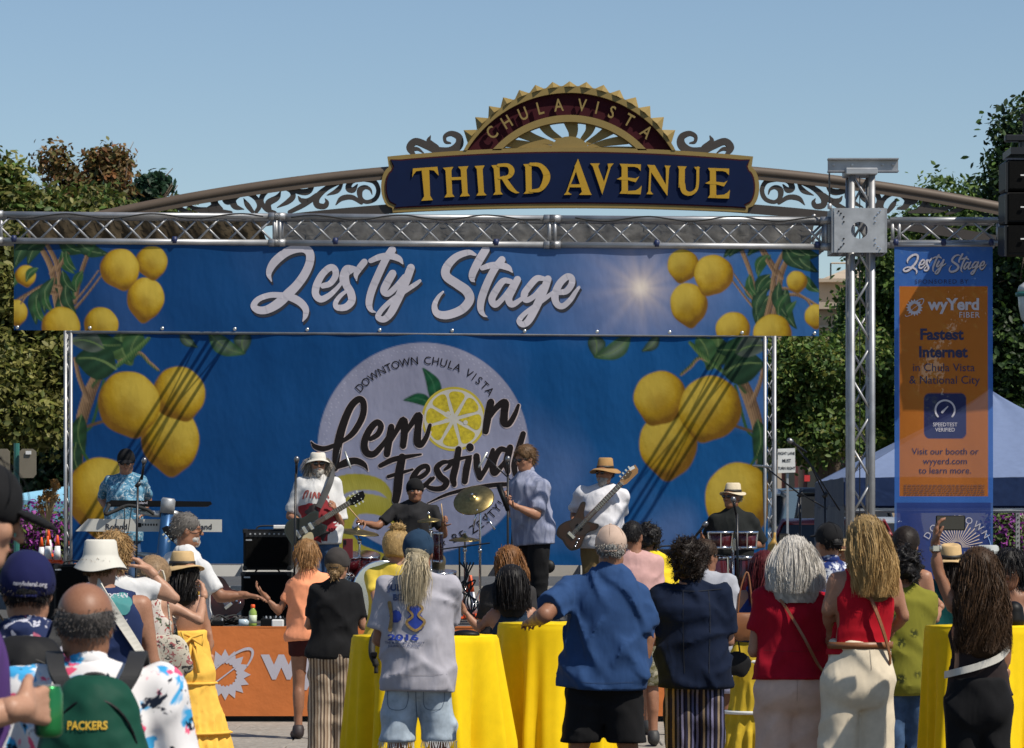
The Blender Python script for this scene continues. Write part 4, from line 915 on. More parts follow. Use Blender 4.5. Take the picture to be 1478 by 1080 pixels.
for x in (-70, 1716):
    c = P(x, 770, AD); obj('column', lathe([(.32, 0), (.32, .5), (.2, .6), (.17, 3.0), (.17, P(x, 395, AD)[2]), (.24, P(x, 392, AD)[2]), (.24, P(x, 330, AD)[2]), (.1, P(x, 326, AD)[2]), (0, P(x, 322, AD)[2])], (c[0], AD, 0), 20), BRONZE, arch, True)
S7 = lambda x, y: (250 + x / 4.768, 220 + y / 4.768, 1 / 4.768)
scr = [[(1290, 180, 30), (1380, 200, 28), (1412, 260, 26), (1390, 320, 24), (1330, 342, 22), (1290, 315, 26), (1285, 262, 34), (1320, 240, 24), (1355, 255, 16), (1368, 288, 6)],
 [(1290, 184, 20), (1225, 202, 30), (1205, 248, 34), (1238, 258, 32), (1268, 222, 6)], [(1118, 362, 4), (1160, 318, 28), (1230, 310, 28), (1295, 348, 20)],
 [(1175, 192, 22), (1060, 245, 28), (990, 310, 36), (990, 362, 36), (1040, 372, 30), (1058, 345, 24), (1045, 318, 4)], [(1170, 200, 8), (1130, 262, 28), (1058, 296, 4)],
 [(1000, 295, 22), (900, 360, 28), (800, 412, 22)], [(985, 290, 16), (930, 328, 22), (884, 332, 28), (862, 306, 8)], [(976, 214, 4), (930, 268, 34), (860, 270, 30), (775, 243, 8)],
 [(716, 380, 4), (790, 340, 28), (825, 300, 30), (800, 258, 26), (720, 240, 22), (640, 270, 26), (605, 330, 28), (640, 392, 26), (700, 415, 20)], [(740, 268, 4), (715, 312, 30), (655, 350, 36), (665, 400, 22)],
 [(486, 392, 4), (425, 372, 36), (412, 325, 36), (460, 290, 28), (520, 285, 28), (572, 320, 28), (592, 370, 26), (570, 412, 20)], [(485, 318, 4), (510, 362, 30), (545, 408, 22)], [(445, 293, 22), (385, 340, 32), (352, 330, 24), (362, 302, 4)],
 [(80, 352, 6), (160, 392, 28), (260, 400, 32), (400, 412, 14)], [(216, 336, 4), (270, 330, 36), (285, 370, 42), (240, 395, 30)], [(312, 312, 4), (292, 350, 30), (330, 390, 22)], [(60, 300, 6), (-60, 345, 26), (-160, 362, 22), (-230, 380, 6)], [(-20, 360, 6), (60, 395, 26), (140, 425, 14)]]
sc2 = [[(S7(x, y)[0], S7(x, y)[1], w_ / 4.0) for x, y, w_ in s] for s in scr]
ID = lambda x, y: (x, y, 1.)
for L in (sc2, mir(sc2)):
    for s in L: obj('scroll', strokes([s], ID, AD, .02, thick=.05, step=.00001), BRONZD, arch)
S8 = lambda x, y: (580 + x / 3.016, 110 + y / 3.016, 1 / 3.016)
orn = [[(52, 342, 16), (34, 312, 30), (60, 285, 30), (110, 303, 32), (150, 322, 30), (210, 326, 34), (248, 300, 36), (248, 266, 30), (215, 250, 22), (188, 262, 16), (190, 286, 14), (212, 292, 6)], [(125, 260, 3), (118, 285, 22), (150, 312, 26)], [(95, 335, 4), (70, 318, 14), (48, 318, 18)]]
or2 = [[(S8(x, y)[0], S8(x, y)[1], w_ / 3.016) for x, y, w_ in s] for s in orn]
for L in (or2, mir(or2)): obj('side_ornament', strokes(L, ID, AD, .03, thick=.07, step=.00003), BRONZD, arch)
def arcpts(top, hw, yb=217, n=48, cx=822):
    h_ = yb - top; R_ = (hw * hw + h_ * h_) / (2 * h_); cy_ = top + R_; a = math.asin(min(1, hw / R_)); a = a if h_ < R_ else math.pi - a
    return [(cx + R_ * math.sin(t), cy_ - R_ * math.cos(t)) for t in np.linspace(-a, a, n)]
def band(o_, i_, D0, D1):
    n = len(o_); V = [P(x, y, D0) for x, y in o_] + [P(x, y, D0) for x, y in i_]; V += [v + [0, D1 - D0, 0] for v in V]; F = []
    for i in range(n - 1):
        a, b, c, d = i, i + 1, n + i + 1, n + i; F += [(a, d, c, b), (a + 2 * n, b + 2 * n, c + 2 * n, d + 2 * n), (a, b, b + 2 * n, a + 2 * n), (d, d + 2 * n, c + 2 * n, c)]
    F += [(0, 2 * n, 3 * n, n), (n - 1, 2 * n - 1, 4 * n - 1, 3 * n - 1)]; return np.array(V), F
a1, a2, a3, a4 = arcpts(124, 153), arcpts(134, 148), arcpts(166, 112), arcpts(176, 99)
sun_s = empty('sunburst_sign', P(822, 217, AD), 'half round CHULA VISTA sign with gold sun rays above the THIRD AVENUE board', 'sign')
obj('outer_rim', band(a1, a2, AD - .12, AD + .06), GOLD, sun_s); obj('arc_panel', band(a2, a3, AD - .05, AD + .05), MAR, sun_s); obj('inner_rim', band(a3, a4, AD - .11, AD + .06), GOLD, sun_s)
tips = [(728, 22), (655, 25), (580, 38), (510, 60), (440, 92), (378, 130), (318, 178), (268, 235)]
tips = [(822 + s * (x - 729) / 3.016 * -1, 110 + y / 3.016) for x, y in tips for s in ((1, -1) if x != 728 else (1,))]
h0 = 217 - 125.5; R0 = (152 ** 2 + h0 ** 2) / (2 * h0); cy0 = 125.5 + R0
for x, y in tips:
    a = math.atan2(x - 822, cy0 - y); w_ = .073; b = [(822 + R0 * math.sin(a + k), cy0 - R0 * math.cos(a + k)) for k in (-w_, w_)]
    V = [P(*b[0], AD - .1), P(*b[1], AD - .1), P(x, y, AD - .03), P(*b[0], AD + .04), P(*b[1], AD + .04), P((b[0][0] + b[1][0] + x * .3) / 2.3, (b[0][1] + b[1][1] + y * .3) / 2.3, AD - .16)]
    obj('tooth', (V, [(0, 5, 2), (5, 1, 2), (0, 1, 5), (3, 0, 2), (1, 4, 2), (4, 3, 2)]), GOLD, sun_s)
rays = [[(742, 268, 30), (745, 238, 44), (735, 196, 62)], [(692, 278, 22), (640, 242, 36), (612, 202, 52)], [(655, 292, 16), (580, 272, 34), (520, 246, 48)], [(650, 308, 12), (560, 302, 32), (455, 290, 36)],
        [(788, 274, 22), (815, 240, 34), (826, 200, 52)], [(808, 292, 18), (862, 262, 34), (905, 232, 50)], [(815, 308, 14), (890, 290, 30), (980, 276, 40)], [(640, 318, 6), (560, 318, 10), (440, 320, 16)], [(820, 318, 6), (900, 312, 10), (1010, 316, 16)]]
for r_ in rays: obj('ray', strokes([r_], S8, AD, .02, thick=.05, step=.00001), GOLD, sun_s)
hs_ = [(822 + 27 * math.cos(t), 216 - 19 * math.sin(t)) for t in np.linspace(0, math.pi, 20)]; obj('sun_disc', prism(hs_, AD - .08, AD + .03), GOLD, sun_s)
ht = 191 - 151; RT = (112 ** 2 + ht ** 2) / (2 * ht); cyT = 151 + RT
def condensed(ch, px, py, cap, D, ang, m_, parent):
    obj('letter', text_on(ch, px, py, cap, D, .012, .05, angle=ang, sx=.78, ext=.012), m_, parent)
for ch, zx in zip('CHULAVISTA', (390, 455, 527, 600, 682, 785, 850, 915, 990, 1066)):
    x = 580 + zx / 3.016; a = math.asin((x - 822) / RT); rr = RT - 9.5; condensed(ch, 822 + rr * math.sin(a), cyT - rr * math.cos(a), 18.5, AD - .06, -a, GOLD, sun_s)
# THIRD AVENUE board
bo = empty('street_name_board', P(823, 305, AD), 'navy THIRD AVENUE name board with gold border and gold letters', 'sign')
def board(ins):
    L = [(559, 227), (561, 241)] + [(561 + 0 - 14 * math.sin(t) + 3, 241 + 29 - 29 * math.cos(t)) for t in np.linspace(.25, 2.9, 12)] + [(566, 300), (567, 306)]
    T = [(x, 213 + 13 * ((x - 823) / 264) ** 2) for x in np.linspace(1087, 559, 30)][::-1]
    Rr = [(1646 - x, y) for x, y in L]; Bt = [(x, 300 + 7 * ((x - 823) / 257) ** 2) for x in np.linspace(1079, 567, 30)]
    poly = T + Rr[1:-1] + Bt + L[1:-1][::-1]
    if not ins: return poly
    p = np.array(poly); c = np.roll(p, -1, 0) - np.roll(p, 1, 0); c /= np.linalg.norm(c, axis=1)[:, None] + 1e-9
    q = p + np.stack([-c[:, 1], c[:, 0]], 1) * ins; return [tuple(v) for v in q]
obj('border', prism(board(0), AD - .11, AD - .02), GOLD, bo); obj('inner_border', prism(board(6), AD - .122, AD - .108), MAR, bo); obj('panel', prism(board(8), AD - .128, AD - .12), NAVY, bo)
z5 = lambda p: (540 + p[0] / 5.097, 210 + p[1] / 5.097); z6 = lambda p: (810 + p[0] / 4.927, 210 + p[1] / 4.927)
S5 = lambda x, y: (540 + x / 5.097, 210 + y / 5.097, 1 / 5.097); S6 = lambda x, y: (810 + x / 4.927, 210 + y / 4.927, 1 / 4.927)
Estem = [[(415, 130), (480, 132), (472, 155), (475, 320), (480, 345), (415, 343), (430, 320), (430, 155)], [(470, 132), (567, 135), (565, 182), (545, 160), (520, 152), (470, 152)], [(395, 240), (430, 222), (475, 228), (530, 235), (555, 220), (530, 262), (475, 247), (430, 246)], [(470, 325), (530, 320), (555, 305), (573, 285), (565, 348), (470, 345)]]
glyph = [(z5, S5, [[(285, 170), (465, 157), (475, 222), (462, 210), (440, 185), (405, 180), (412, 370), (432, 402), (347, 408), (368, 375), (350, 185), (310, 190), (290, 215), (280, 235)]], []),
 (z5, S5, [[(505, 165), (582, 158), (568, 185), (575, 355), (592, 378), (517, 383), (535, 355), (525, 185)], [(617, 157), (693, 152), (680, 180), (688, 350), (705, 372), (630, 377), (648, 350), (637, 180)], [(565, 235), (645, 232), (645, 252), (565, 256)]], []),
 (z5, S5, [[(738, 152), (813, 147), (798, 175), (808, 345), (828, 367), (752, 370), (768, 345), (755, 175)]], []),
 (z5, S5, [[(862, 147), (930, 142), (922, 170), (930, 340), (948, 360), (875, 364), (892, 340), (880, 172)]], [[(915, 155, 22), (985, 157, 28), (1012, 195, 42), (990, 238, 30), (920, 250, 16)], [(955, 250, 34), (1000, 315, 38), (1040, 350, 20), (1066, 356, 4)]]),
 (z5, S5, [[(1097, 138), (1165, 135), (1158, 160), (1160, 330), (1170, 352), (1100, 356), (1117, 335), (1112, 160)]], [[(1150, 147, 22), (1220, 157, 32), (1265, 215, 50), (1262, 272, 50), (1220, 333, 30), (1150, 344, 20)]]),
 (z6, S6, [[(118, 96), (128, 130), (48, 330), (75, 350), (18, 352), (35, 335)], [(120, 95), (205, 330), (217, 352), (127, 352), (148, 330), (140, 300), (95, 150)], [(66, 277), (145, 277), (148, 298), (58, 298)]], []),
 (z6, S6, [[(205, 128), (275, 128), (262, 148), (305, 262), (292, 350), (225, 150)], [(330, 130), (373, 128), (352, 155), (292, 350), (288, 310), (335, 160)]], []), (z6, S6, Estem, []),
 (z6, S6, [[(612, 138), (665, 140), (745, 280), (745, 165), (735, 143), (778, 145), (768, 165), (755, 360), (640, 190), (635, 325), (655, 348), (607, 347), (620, 325), (628, 165)]], []),
 (z6, S6, [[(828, 147), (893, 150), (880, 170), (878, 290), (835, 300), (838, 170)], [(945, 153), (988, 155), (978, 172), (958, 172)]], [[(857, 285, 42), (870, 335, 36), (910, 352, 28), (950, 330, 22), (965, 285, 20), (968, 168, 20)]]),
 (z6, S6, [[(x + 628, y + 30) for x, y in q] for q in Estem], [])]
for k_, (zf, sf, polys, sts) in enumerate(glyph):
    G = [prism([zf(p) for p in q], AD - .150 - .0008 * i, AD - .125) for i, q in enumerate(polys)]
    if sts: G.append(strokes(sts, sf, AD, .153, thick=.02))
    obj('letter', join(*G), GOLDL, bo)
# ---------------------------------------------------------------- signs, lamp, right background
sg = empty('road_sign', (P(1140, 770, 48)[0], 48, 0), 'white RIGHT LANE MUST TURN RIGHT road sign on a post behind the stage', 'sign')
obj('post', box((P(1137, 0, 48)[0], 48.03, 1.3), (.03, .03, 2.6)), ALUD, sg)
obj('plate', prism([(1122.5, 648), (1147.5, 647), (1148, 682), (1123, 683)], 47.98, 48), mat('sign_white', (.72, .72, .68), .45), sg)
KK = mat('print_black', (.012, .012, .014), .6, var=0)
for t, y, s_ in (('RIGHT LANE', 656.5, 4.3), ('MUST', 667.5, 5), ('TURN RIGHT', 678, 4.3)): obj('lettering', text_on(t, 1135.3, y, s_, 47.98, .02, .004, sx=.72), KK, sg)
sg = empty('park_sign', (P(1188, 770, 62)[0], 62, .8), 'small teal green information sign on a thin post by the cars', 'sign')
obj('post', tube([(P(1190, 0, 62)[0], 62.03, .8), P(1190, 664, 62.03)], .02, 6), ALUD, sg)
obj('plate', prism([(1183.5, 667), (1188, 664), (1193, 667), (1193, 682), (1183.5, 682)], 61.97, 62), mat('sign_teal', (.03, .16, .13), .5), sg)
obj('symbol', join(pbox(1186, 670, 1190.5, 673, 61.95, .01), pbox(1185.5, 674, 1187.7, 677, 61.95, .01), pbox(1188.7, 674, 1191, 677, 61.95, .01)), WHITEP, sg)
sg = empty('traffic_sign_back', (P(40, 770, 40)[0], 40, 0), 'tan back of a road sign on a teal post behind the left stage corner', 'sign')
obj('post', tube([(P(24, 0, 40.05)[0], 40.05, 0), P(24, 640, 40.05)], .035, 10), mat('teal_post', (.03, .14, .12), .4), sg)
obj('plate', prism([(28, 652), (32, 648), (47, 648), (52, 652), (52, 685), (48, 690), (30, 690), (28, 686)], 39.97, 40), mat('sign_back', (.19, .165, .12), .6, .2), sg)
obj('sticker', pbox(37, 651, 45, 656, 39.95, .01), WHITEP, sg)
obj('plate', prism([(-30, 648), (10, 648), (14, 652), (14, 690), (-30, 690)], 39.97, 40), MATS['sign_back'], sg)
lp = empty('street_lamp', (P(1487, 770, 42)[0], 42, 0), 'teal street lamp with white globe at the right edge', 'street lamp'); cx_ = P(1487, 0, 42)[0]; zb = P(0, 468, 42)[2]
obj('pole', lathe([(.16, 0), (.16, .3), (.09, .5), (.05, 1.0), (.045, zb - .1), (.09, zb - .05), (.09, zb), (0, zb)], (cx_, 42, 0), 14), MATS['teal_post'], lp, True)
obj('globe', lathe([(.05, 0), (.11, .06), (.14, .2), (.15, .34), (.1, .44)], (cx_, 42, zb), 18), mat('lamp_globe', (.55, .55, .5), .3), lp, True)
obj('lamp_ring', lathe([(.15, .33), (.18, .34), (.18, .38), (.15, .39)], (cx_, 42, zb), 18), MATS['teal_post'], lp, True)
obj('lamp_cap', lathe([(.16, .39), (.14, .46), (.06, .52), (.02, .58), (0, .6)], (cx_, 42, zb), 18), mat('lamp_cap', (.5, .5, .48), .4), lp, True)
pp = empty('perforated_post', (P(1469, 770, 41)[0], 41, 0), 'perforated steel sign post by the magenta flowers', 'post'); obj('post', box((P(1469, 0, 41)[0], 41, 1.05), (.045, .045, 2.1)), ALUD, pp)
for k in range(26): obj('hole', box((P(1469, 0, 41)[0], 40.974, .6 + k * .055), (.012, .008, .012)), BLACK, pp)
# ---------------------------------------------------------------- printed artwork on fine grids
class Print:
    """a sheet in photo pixels at depth D, painted as vertex colours (printed dyes)"""
    def __init__(s, x0, y0, x1, y1, step, slope=0.):
        s.nx = int((x1 - x0) / step) + 1; s.ny = int((y1 - y0) / step) + 1
        s.xs = np.linspace(x0, x1, s.nx); s.ys = np.linspace(y0, y1, s.ny); s.X, s.Y = np.meshgrid(s.xs, s.ys); s.C = np.zeros((s.ny, s.nx, 3)); s.st = step; s.slope = slope
    def fill(s, c): s.C[:] = c
    def blend(s, m, c):
        m = np.clip(m, 0, 1)[..., None]; s.C = s.C * (1 - m) + np.array(c) * m
    def nz(s, f, seed, n=6):
        r = np.random.RandomState(seed); v = 0
        for i in range(n):
            a = r.rand() * 6.28; k = f * (.5 + r.rand()); v = v + np.sin((s.X * math.cos(a) + s.Y * math.sin(a)) * k + r.rand() * 6.28 + 1.3 * np.sin((s.X * math.sin(a) - s.Y * math.cos(a)) * k * .6 + i))
        return v / n ** .5
    def lemon(s, cx, cy, r, ang=90, nip=1., el=1., seed=1, dk=(.20, .095, .008), md=(.44, .27, .012), hi=(.60, .43, .06), lx=.35, ly=-.4):
        """ang: where the tip points (degrees, 90 = down)"""
        a = math.radians(ang); dx, dy = s.X - cx, s.Y - cy; u = dx * math.cos(a) + dy * math.sin(a); v = -dx * math.sin(a) + dy * math.cos(a)
        u = u / el; q = np.sqrt(u * u + v * v) / r; th = np.arctan2(v, u); R = 1 + .17 * nip * np.exp(-(th / .30) ** 2) + .015 * np.sin(3 * th + seed) + .008 * np.sin(7 * th)
        q = q / R; m = np.clip((1 - q) * r / s.st * .8 + .5, 0, 1)
        nzv = s.nz(.35, seed) * .035 + s.nz(1.1, seed + 3) * .025
        z = np.sqrt(np.clip(1 - q * q, 0, 1)); l = dx / r * lx + dy / r * ly + z * .75 + nzv
        t = np.clip((l - .05) / .8, 0, 1)[..., None]; c = np.where(t < .5, np.array(dk) + (np.array(md) - dk) * t * 2, np.array(md) + (np.array(hi) - md) * (t * 2 - 1))
        core = np.exp(-(((dx + .05 * r) / (r * .45)) ** 2 + ((dy - .25 * r) / (r * .5)) ** 2))[..., None]; c = c * (1 - .45 * core) + np.array(dk) * .45 * core
        tip = np.exp(-((u - r * .95) ** 2 + v ** 2) / (r * .16) ** 2)[..., None]; c = c * (1 - .25 * tip)
        s.C = s.C * (1 - m[..., None]) + c * m[..., None]
    def poly(s, pts, c, c2=None, soft=1.):
        """filled smooth polygon with optional gradient"""
        p = crom(list(pts) + [pts[0]], 6)[:, :2]; x0, y0 = p.min(0) - 3; x1, y1 = p.max(0) + 3
        ix = np.nonzero((s.xs >= x0) & (s.xs <= x1))[0]; iy = np.nonzero((s.ys >= y0) & (s.ys <= y1))[0]
        if not len(ix) or not len(iy): return
        sl = (slice(iy[0], iy[-1] + 1), slice(ix[0], ix[-1] + 1)); X, Y = s.X[sl], s.Y[sl]; ins = np.zeros(X.shape, bool); d = np.full(X.shape, 1e9)
        for i in range(len(p) - 1):
            ax, ay = p[i]; bx, by = p[i + 1]
            cr = ((ay > Y) != (by > Y)) & (X < (bx - ax) * (Y - ay) / ((by - ay) if by != ay else 1e-9) + ax); ins ^= cr
            t = np.clip(((X - ax) * (bx - ax) + (Y - ay) * (by - ay)) / ((bx - ax) ** 2 + (by - ay) ** 2 + 1e-9), 0, 1); d = np.minimum(d, np.hypot(X - ax - t * (bx - ax), Y - ay - t * (by - ay)))
        sd = np.where(ins, d, -d); m = np.clip(sd / (s.st * soft) + .5, 0, 1)[..., None]
        cc = np.array(c) * np.ones(X.shape + (3,))
        if c2 is not None:
            g = np.clip(d / (d * ins).max() if ins.any() else d, 0, 1)[..., None]; g2 = (.5 + .5 * np.sin(X * .21 + Y * .33))[..., None]; cc = cc * (1 - g * .8) + np.array(c2) * g * .8; cc = cc * (.8 + .4 * g2)
        s.C[sl] = s.C[sl] * (1 - m) + cc * m
    def stroke(s, pts, c, c2=None, m=6):
        p = crom(pts, m)
        for i in range(len(p) - 1):
            ax, ay, aw = p[i]; bx, by, bw = p[i + 1]; w = max(aw, bw) / 2 + 2
            ix = np.nonzero((s.xs >= min(ax, bx) - w) & (s.xs <= max(ax, bx) + w))[0]; iy = np.nonzero((s.ys >= min(ay, by) - w) & (s.ys <= max(ay, by) + w))[0]
            if not len(ix) or not len(iy): continue
            sl = (slice(iy[0], iy[-1] + 1), slice(ix[0], ix[-1] + 1)); X, Y = s.X[sl], s.Y[sl]
            t = np.clip(((X - ax) * (bx - ax) + (Y - ay) * (by - ay)) / ((bx - ax) ** 2 + (by - ay) ** 2 + 1e-9), 0, 1); d = np.hypot(X - ax - t * (bx - ax), Y - ay - t * (by - ay)); w_ = (aw + (bw - aw) * t) / 2
            mk = np.clip((w_ - d) / s.st + .5, 0, 1)[..., None]; cc = np.array(c) * np.ones(X.shape + (3,))
            if c2 is not None:
                side = ((X - ax) * (by - ay) - (Y - ay) * (bx - ax)) / (math.hypot(bx - ax, by - ay) + 1e-6) / (w_ + 1e-6); k = np.clip(.5 + side * .6 + .25 * np.sin(X * 1.9 + Y * .5), 0, 1)[..., None]; cc = cc * (1 - k) + np.array(c2) * k
            s.C[sl] = s.C[sl] * (1 - mk) + cc * mk
    def leaf(s, a, b, w, c, c2, vein=(.13, .2, .07), bend=.15):
        a, b = np.array(a, float), np.array(b, float); d = b - a; n = np.array([-d[1], d[0]]) / np.hypot(*d); L = [a]
        ts = (.15, .35, .6, .82); f = (.6, .97, .9, .5)
        mid = lambda t: a + d * t + n * bend * np.hypot(*d) * math.sin(math.pi * t)
        L += [mid(t) + n * w * k * .5 for t, k in zip(ts, f)] + [b] + [mid(t) - n * w * k * .5 for t, k in list(zip(ts, f))[::-1]]
        s.poly(L, c, c2); s.stroke([(*mid(t), max(.8, w * .07 * (1 - t * .7))) for t in (0.02, .3, .6, .92)], vein)
    def build(s, name, D, mt, parent, wave, back=False):
        Yw = s.Y + s.slope * (s.X - 600); X = (s.X - CX) * D / FP; Z = EYE + (HY - Yw) * D / FP; Yd = D + wave(X, Z)
        V = np.stack([X, Yd, Z], 2).reshape(-1, 3); i = np.arange(s.ny - 1)[:, None] * s.nx + np.arange(s.nx - 1)[None]; i = i.reshape(-1)
        return obj(name, (V, np.stack([i, i + s.nx, i + s.nx + 1, i + 1], 1)), mt, parent, True, s.C.reshape(-1, 3))
def vinyl(name, trans=.25, rough=.5, rip=.5, clear=0):
    m = bpy.data.materials.new(name); m.use_nodes = True; MATS[name] = m; B = NB(m); b = B.bsdf; v = B.new('VertexColor'); v.layer_name = 'Col'
    b.inputs['Roughness'].default_value = rough; b.inputs['Specular IOR Level'].default_value = .22
    base = B.mix(1, v.outputs[0], B.ramp(B.noise(1.1, detail=6), [(.35, (.9, .9, .9)), (.65, (1, 1, 1))]), 'MULTIPLY'); B.lk(base, b.inputs['Base Color'])
    n = B.bump(B.noise(1.7, (1, 1, .5), 4, .6), rip, .06); n = B.bump(B.noise(7, (1, 1, .7), 3, .6), rip * .5, .012, n); n = B.bump(B.noise(300), .1, .001, n); B.lk(n, b.inputs['Normal'])
    tr = B.new('BsdfTranslucent'); mx = B.new('MixShader'); mx.inputs[0].default_value = trans; B.lk(base, tr.inputs[0]); B.lk(b.outputs[0], mx.inputs[1]); B.lk(tr.outputs[0], mx.inputs[2]); o_ = mx.outputs[0]
    if clear: tp = B.new('BsdfTransparent'); m2 = B.new('MixShader'); m2.inputs[0].default_value = clear; B.lk(o_, m2.inputs[1]); B.lk(tp.outputs[0], m2.inputs[2]); o_ = m2.outputs[0]
    B.lk(o_, B.n['Material Output'].inputs[0]); return m
VINYL = vinyl('printed_vinyl'); VIN2 = vinyl('printed_mesh_vinyl', .35, .5, .25, .08)
WINK = mat('print_white', (.44, .42, .47), .55, var=.04, vs=3); DINK = mat('print_dark', (.015, .016, .025), .55, var=0); BKINK = mat('print_charcoal', (.010, .008, .009), .8, var=0, spec=.15)
BLUE0, BLUE1 = np.array((.0012, .038, .145)), np.array((.007, .105, .31))
GL1, GL2, GL3 = (.012, .04, .018), (.03, .09, .03), (.16, .20, .16); BR1, BR2 = (.12, .07, .04), (.32, .20, .11)
def lemon_tree(p, M, k=1.):
    """branches, leaves and fruit beside a lemon cluster; M maps drawing (u,v) to px; k scale"""
    T = lambda *q: [(*M(a, b), w * k) for a, b, w in q]
    for q in (T((120, 150, 15), (105, 100, 13), (95, 50, 12), (60, 0, 9)), T((95, 60, 9), (130, 20, 8), (150, -10, 7)), T((105, 95, 8), (60, 90, 6), (10, 110, 5), (-10, 130, 4)), T((150, 110, 9), (165, 60, 7), (185, 20, 6), (200, -5, 5)), T((140, 130, 6), (180, 95, 4), (215, 60, 3))): p.stroke(q, BR1, BR2)
    for a, b, w in (((70, -6), (10, 50), 34), ((60, 5), (8, 20), 26), ((110, -5), (175, 22), 26), ((150, -8), (230, 25), 30), ((85, 75), (60, 150), 30), ((110, 60), (150, 105), 26), ((120, 90), (150, 150), 30), ((40, 55), (5, 85), 20), ((170, 60), (150, 105), 20), ((120, 20), (150, 60), 20), ((60, 100), (88, 150), 18)):
        p.leaf(M(*a), M(*b), w * k, GL1 if w > 22 else GL2, GL2 if w < 30 else (.05, .11, .05), (.14, .2, .09))
# front banner -------------------------------------------------
FD = 31.0
def fw(x, z): return .006 * np.sin(x * 2.3 + .4 * np.sin(z * 6)) + .004 * np.sin(x * 7.1 + z * 3) + .003 * np.sin(z * 9 + x * 1.3)
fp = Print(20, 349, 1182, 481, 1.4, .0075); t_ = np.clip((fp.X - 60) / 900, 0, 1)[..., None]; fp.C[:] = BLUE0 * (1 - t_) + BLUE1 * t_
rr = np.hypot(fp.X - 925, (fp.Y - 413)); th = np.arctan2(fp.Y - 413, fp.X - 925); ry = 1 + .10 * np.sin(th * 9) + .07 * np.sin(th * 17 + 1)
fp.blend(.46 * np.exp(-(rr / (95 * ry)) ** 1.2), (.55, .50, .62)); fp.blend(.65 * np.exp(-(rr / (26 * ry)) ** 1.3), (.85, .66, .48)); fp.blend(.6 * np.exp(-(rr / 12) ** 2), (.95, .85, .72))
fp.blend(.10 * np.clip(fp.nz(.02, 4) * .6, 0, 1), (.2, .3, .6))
ML = lambda a, b: (15 + a * .62, 352 + b * .82 - 2); MR = lambda a, b: (1187 - a * .62, 350 + b * .82 - 2)
for M in (ML, MR):
    lemon_tree(fp, M, .72)
for c in (((37, 402), 15), ((22, 455), 18)): fp.lemon(*c[0], c[1], 80, seed=3)
lemon_tree(fp, lambda a, b: (35 + a * .5, 352 + b * .7), .6); lemon_tree(fp, lambda a, b: (1167 - a * .5, 350 + b * .7), .6)
for x, y, r, a, e, sd in ((210, 434, 27, 95, 1.13, 1), (219, 381, 23, 82, 1.0, 2), (173, 391, 28.5, 75, 1.0, 3), (88, 475, 28, 90, 1., 4), (146, 472, 25, 80, 1, 5)): fp.lemon(x, y, r, a, 1, e, sd)
fp.stroke([(128, 372, 3), (140, 352, 2.5), (150, 346, 2)], GL2); fp.leaf((150, 345), (196, 340), 14, GL1, GL2)
for x, y, r, a, e, sd in ((994, 436, 27, 82, 1.13, 6), (986, 380, 23, 100, 1., 7), (1030, 393, 28.5, 112, 1.0, 8), (1058, 472, 25, 80, 1, 9), (1115, 478, 28, 90, 1, 10), (1178, 452, 17, 90, 1, 11), (1150, 402, 15, 80, 1, 12)): fp.lemon(x, y, r, a, 1, e, sd, lx=-.35)
fb = empty('stage_banner', P(600, 485, FD), 'wide blue Zesty Stage banner printed with lemons hanging from the front truss', 'banner')
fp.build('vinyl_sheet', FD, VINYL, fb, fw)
Z1 = lambda x, y: (350 + x / 5.685, 345 + y / 5.685, 1 / 5.685); Z2 = lambda x, y: (610 + x / 5.685, 345 + y / 5.685, 1 / 5.685)
zesty = {'Z': [[(238, 348, 6), (216, 280, 44), (262, 190, 66), (370, 105, 66), (485, 75, 68), (548, 110, 68), (552, 190, 66), (510, 290, 68), (445, 380, 70), (375, 450, 76), (290, 530, 74), (200, 580, 64), (130, 583, 58), (92, 548, 50), (130, 495, 44), (220, 462, 44), (310, 462, 46), (400, 480, 60), (475, 520, 60), (518, 575, 52), (516, 630, 38), (495, 676, 6)]],
 'e': [[(660, 385, 42), (718, 366, 46), (762, 305, 50), (758, 250, 50), (718, 235, 52), (655, 290, 54), (608, 380, 58), (600, 455, 56), (642, 495, 52), (705, 468, 44), (765, 415, 34), (812, 360, 26)]],
 's': [[(812, 360, 26), (818, 300, 40), (850, 245, 50), (895, 242, 45), (940, 250, 30)], [(1000, 190, 52), (960, 240, 52), (932, 290, 40), (936, 342, 6)], [(900, 255, 40), (850, 290, 52), (850, 370, 62), (888, 440, 62), (895, 510, 60), (845, 560, 54), (778, 562, 46), (764, 525, 38), (800, 470, 34), (855, 425, 24)]],
 't': [[(1228, 92, 62), (1180, 160, 58), (1112, 300, 60), (1058, 430, 60), (1038, 530, 54), (1056, 585, 32), (1094, 602, 4)], [(1052, 180, 38), (1130, 148, 48), (1220, 142, 52), (1285, 165, 46), (1316, 204, 10)]],
 'y': [[(1232, 285, 60), (1188, 360, 64), (1160, 425, 58), (1195, 450, 46), (1260, 395, 44), (1330, 310, 40)], [(1382, 238, 62), (1340, 350, 66), (1272, 500, 66), (1215, 610, 60), (1160, 660, 50), (1112, 640, 44), (1145, 580, 38), (1230, 500, 38), (1340, 425, 36), (1420, 372, 34), (1455, 345, 24)]]}
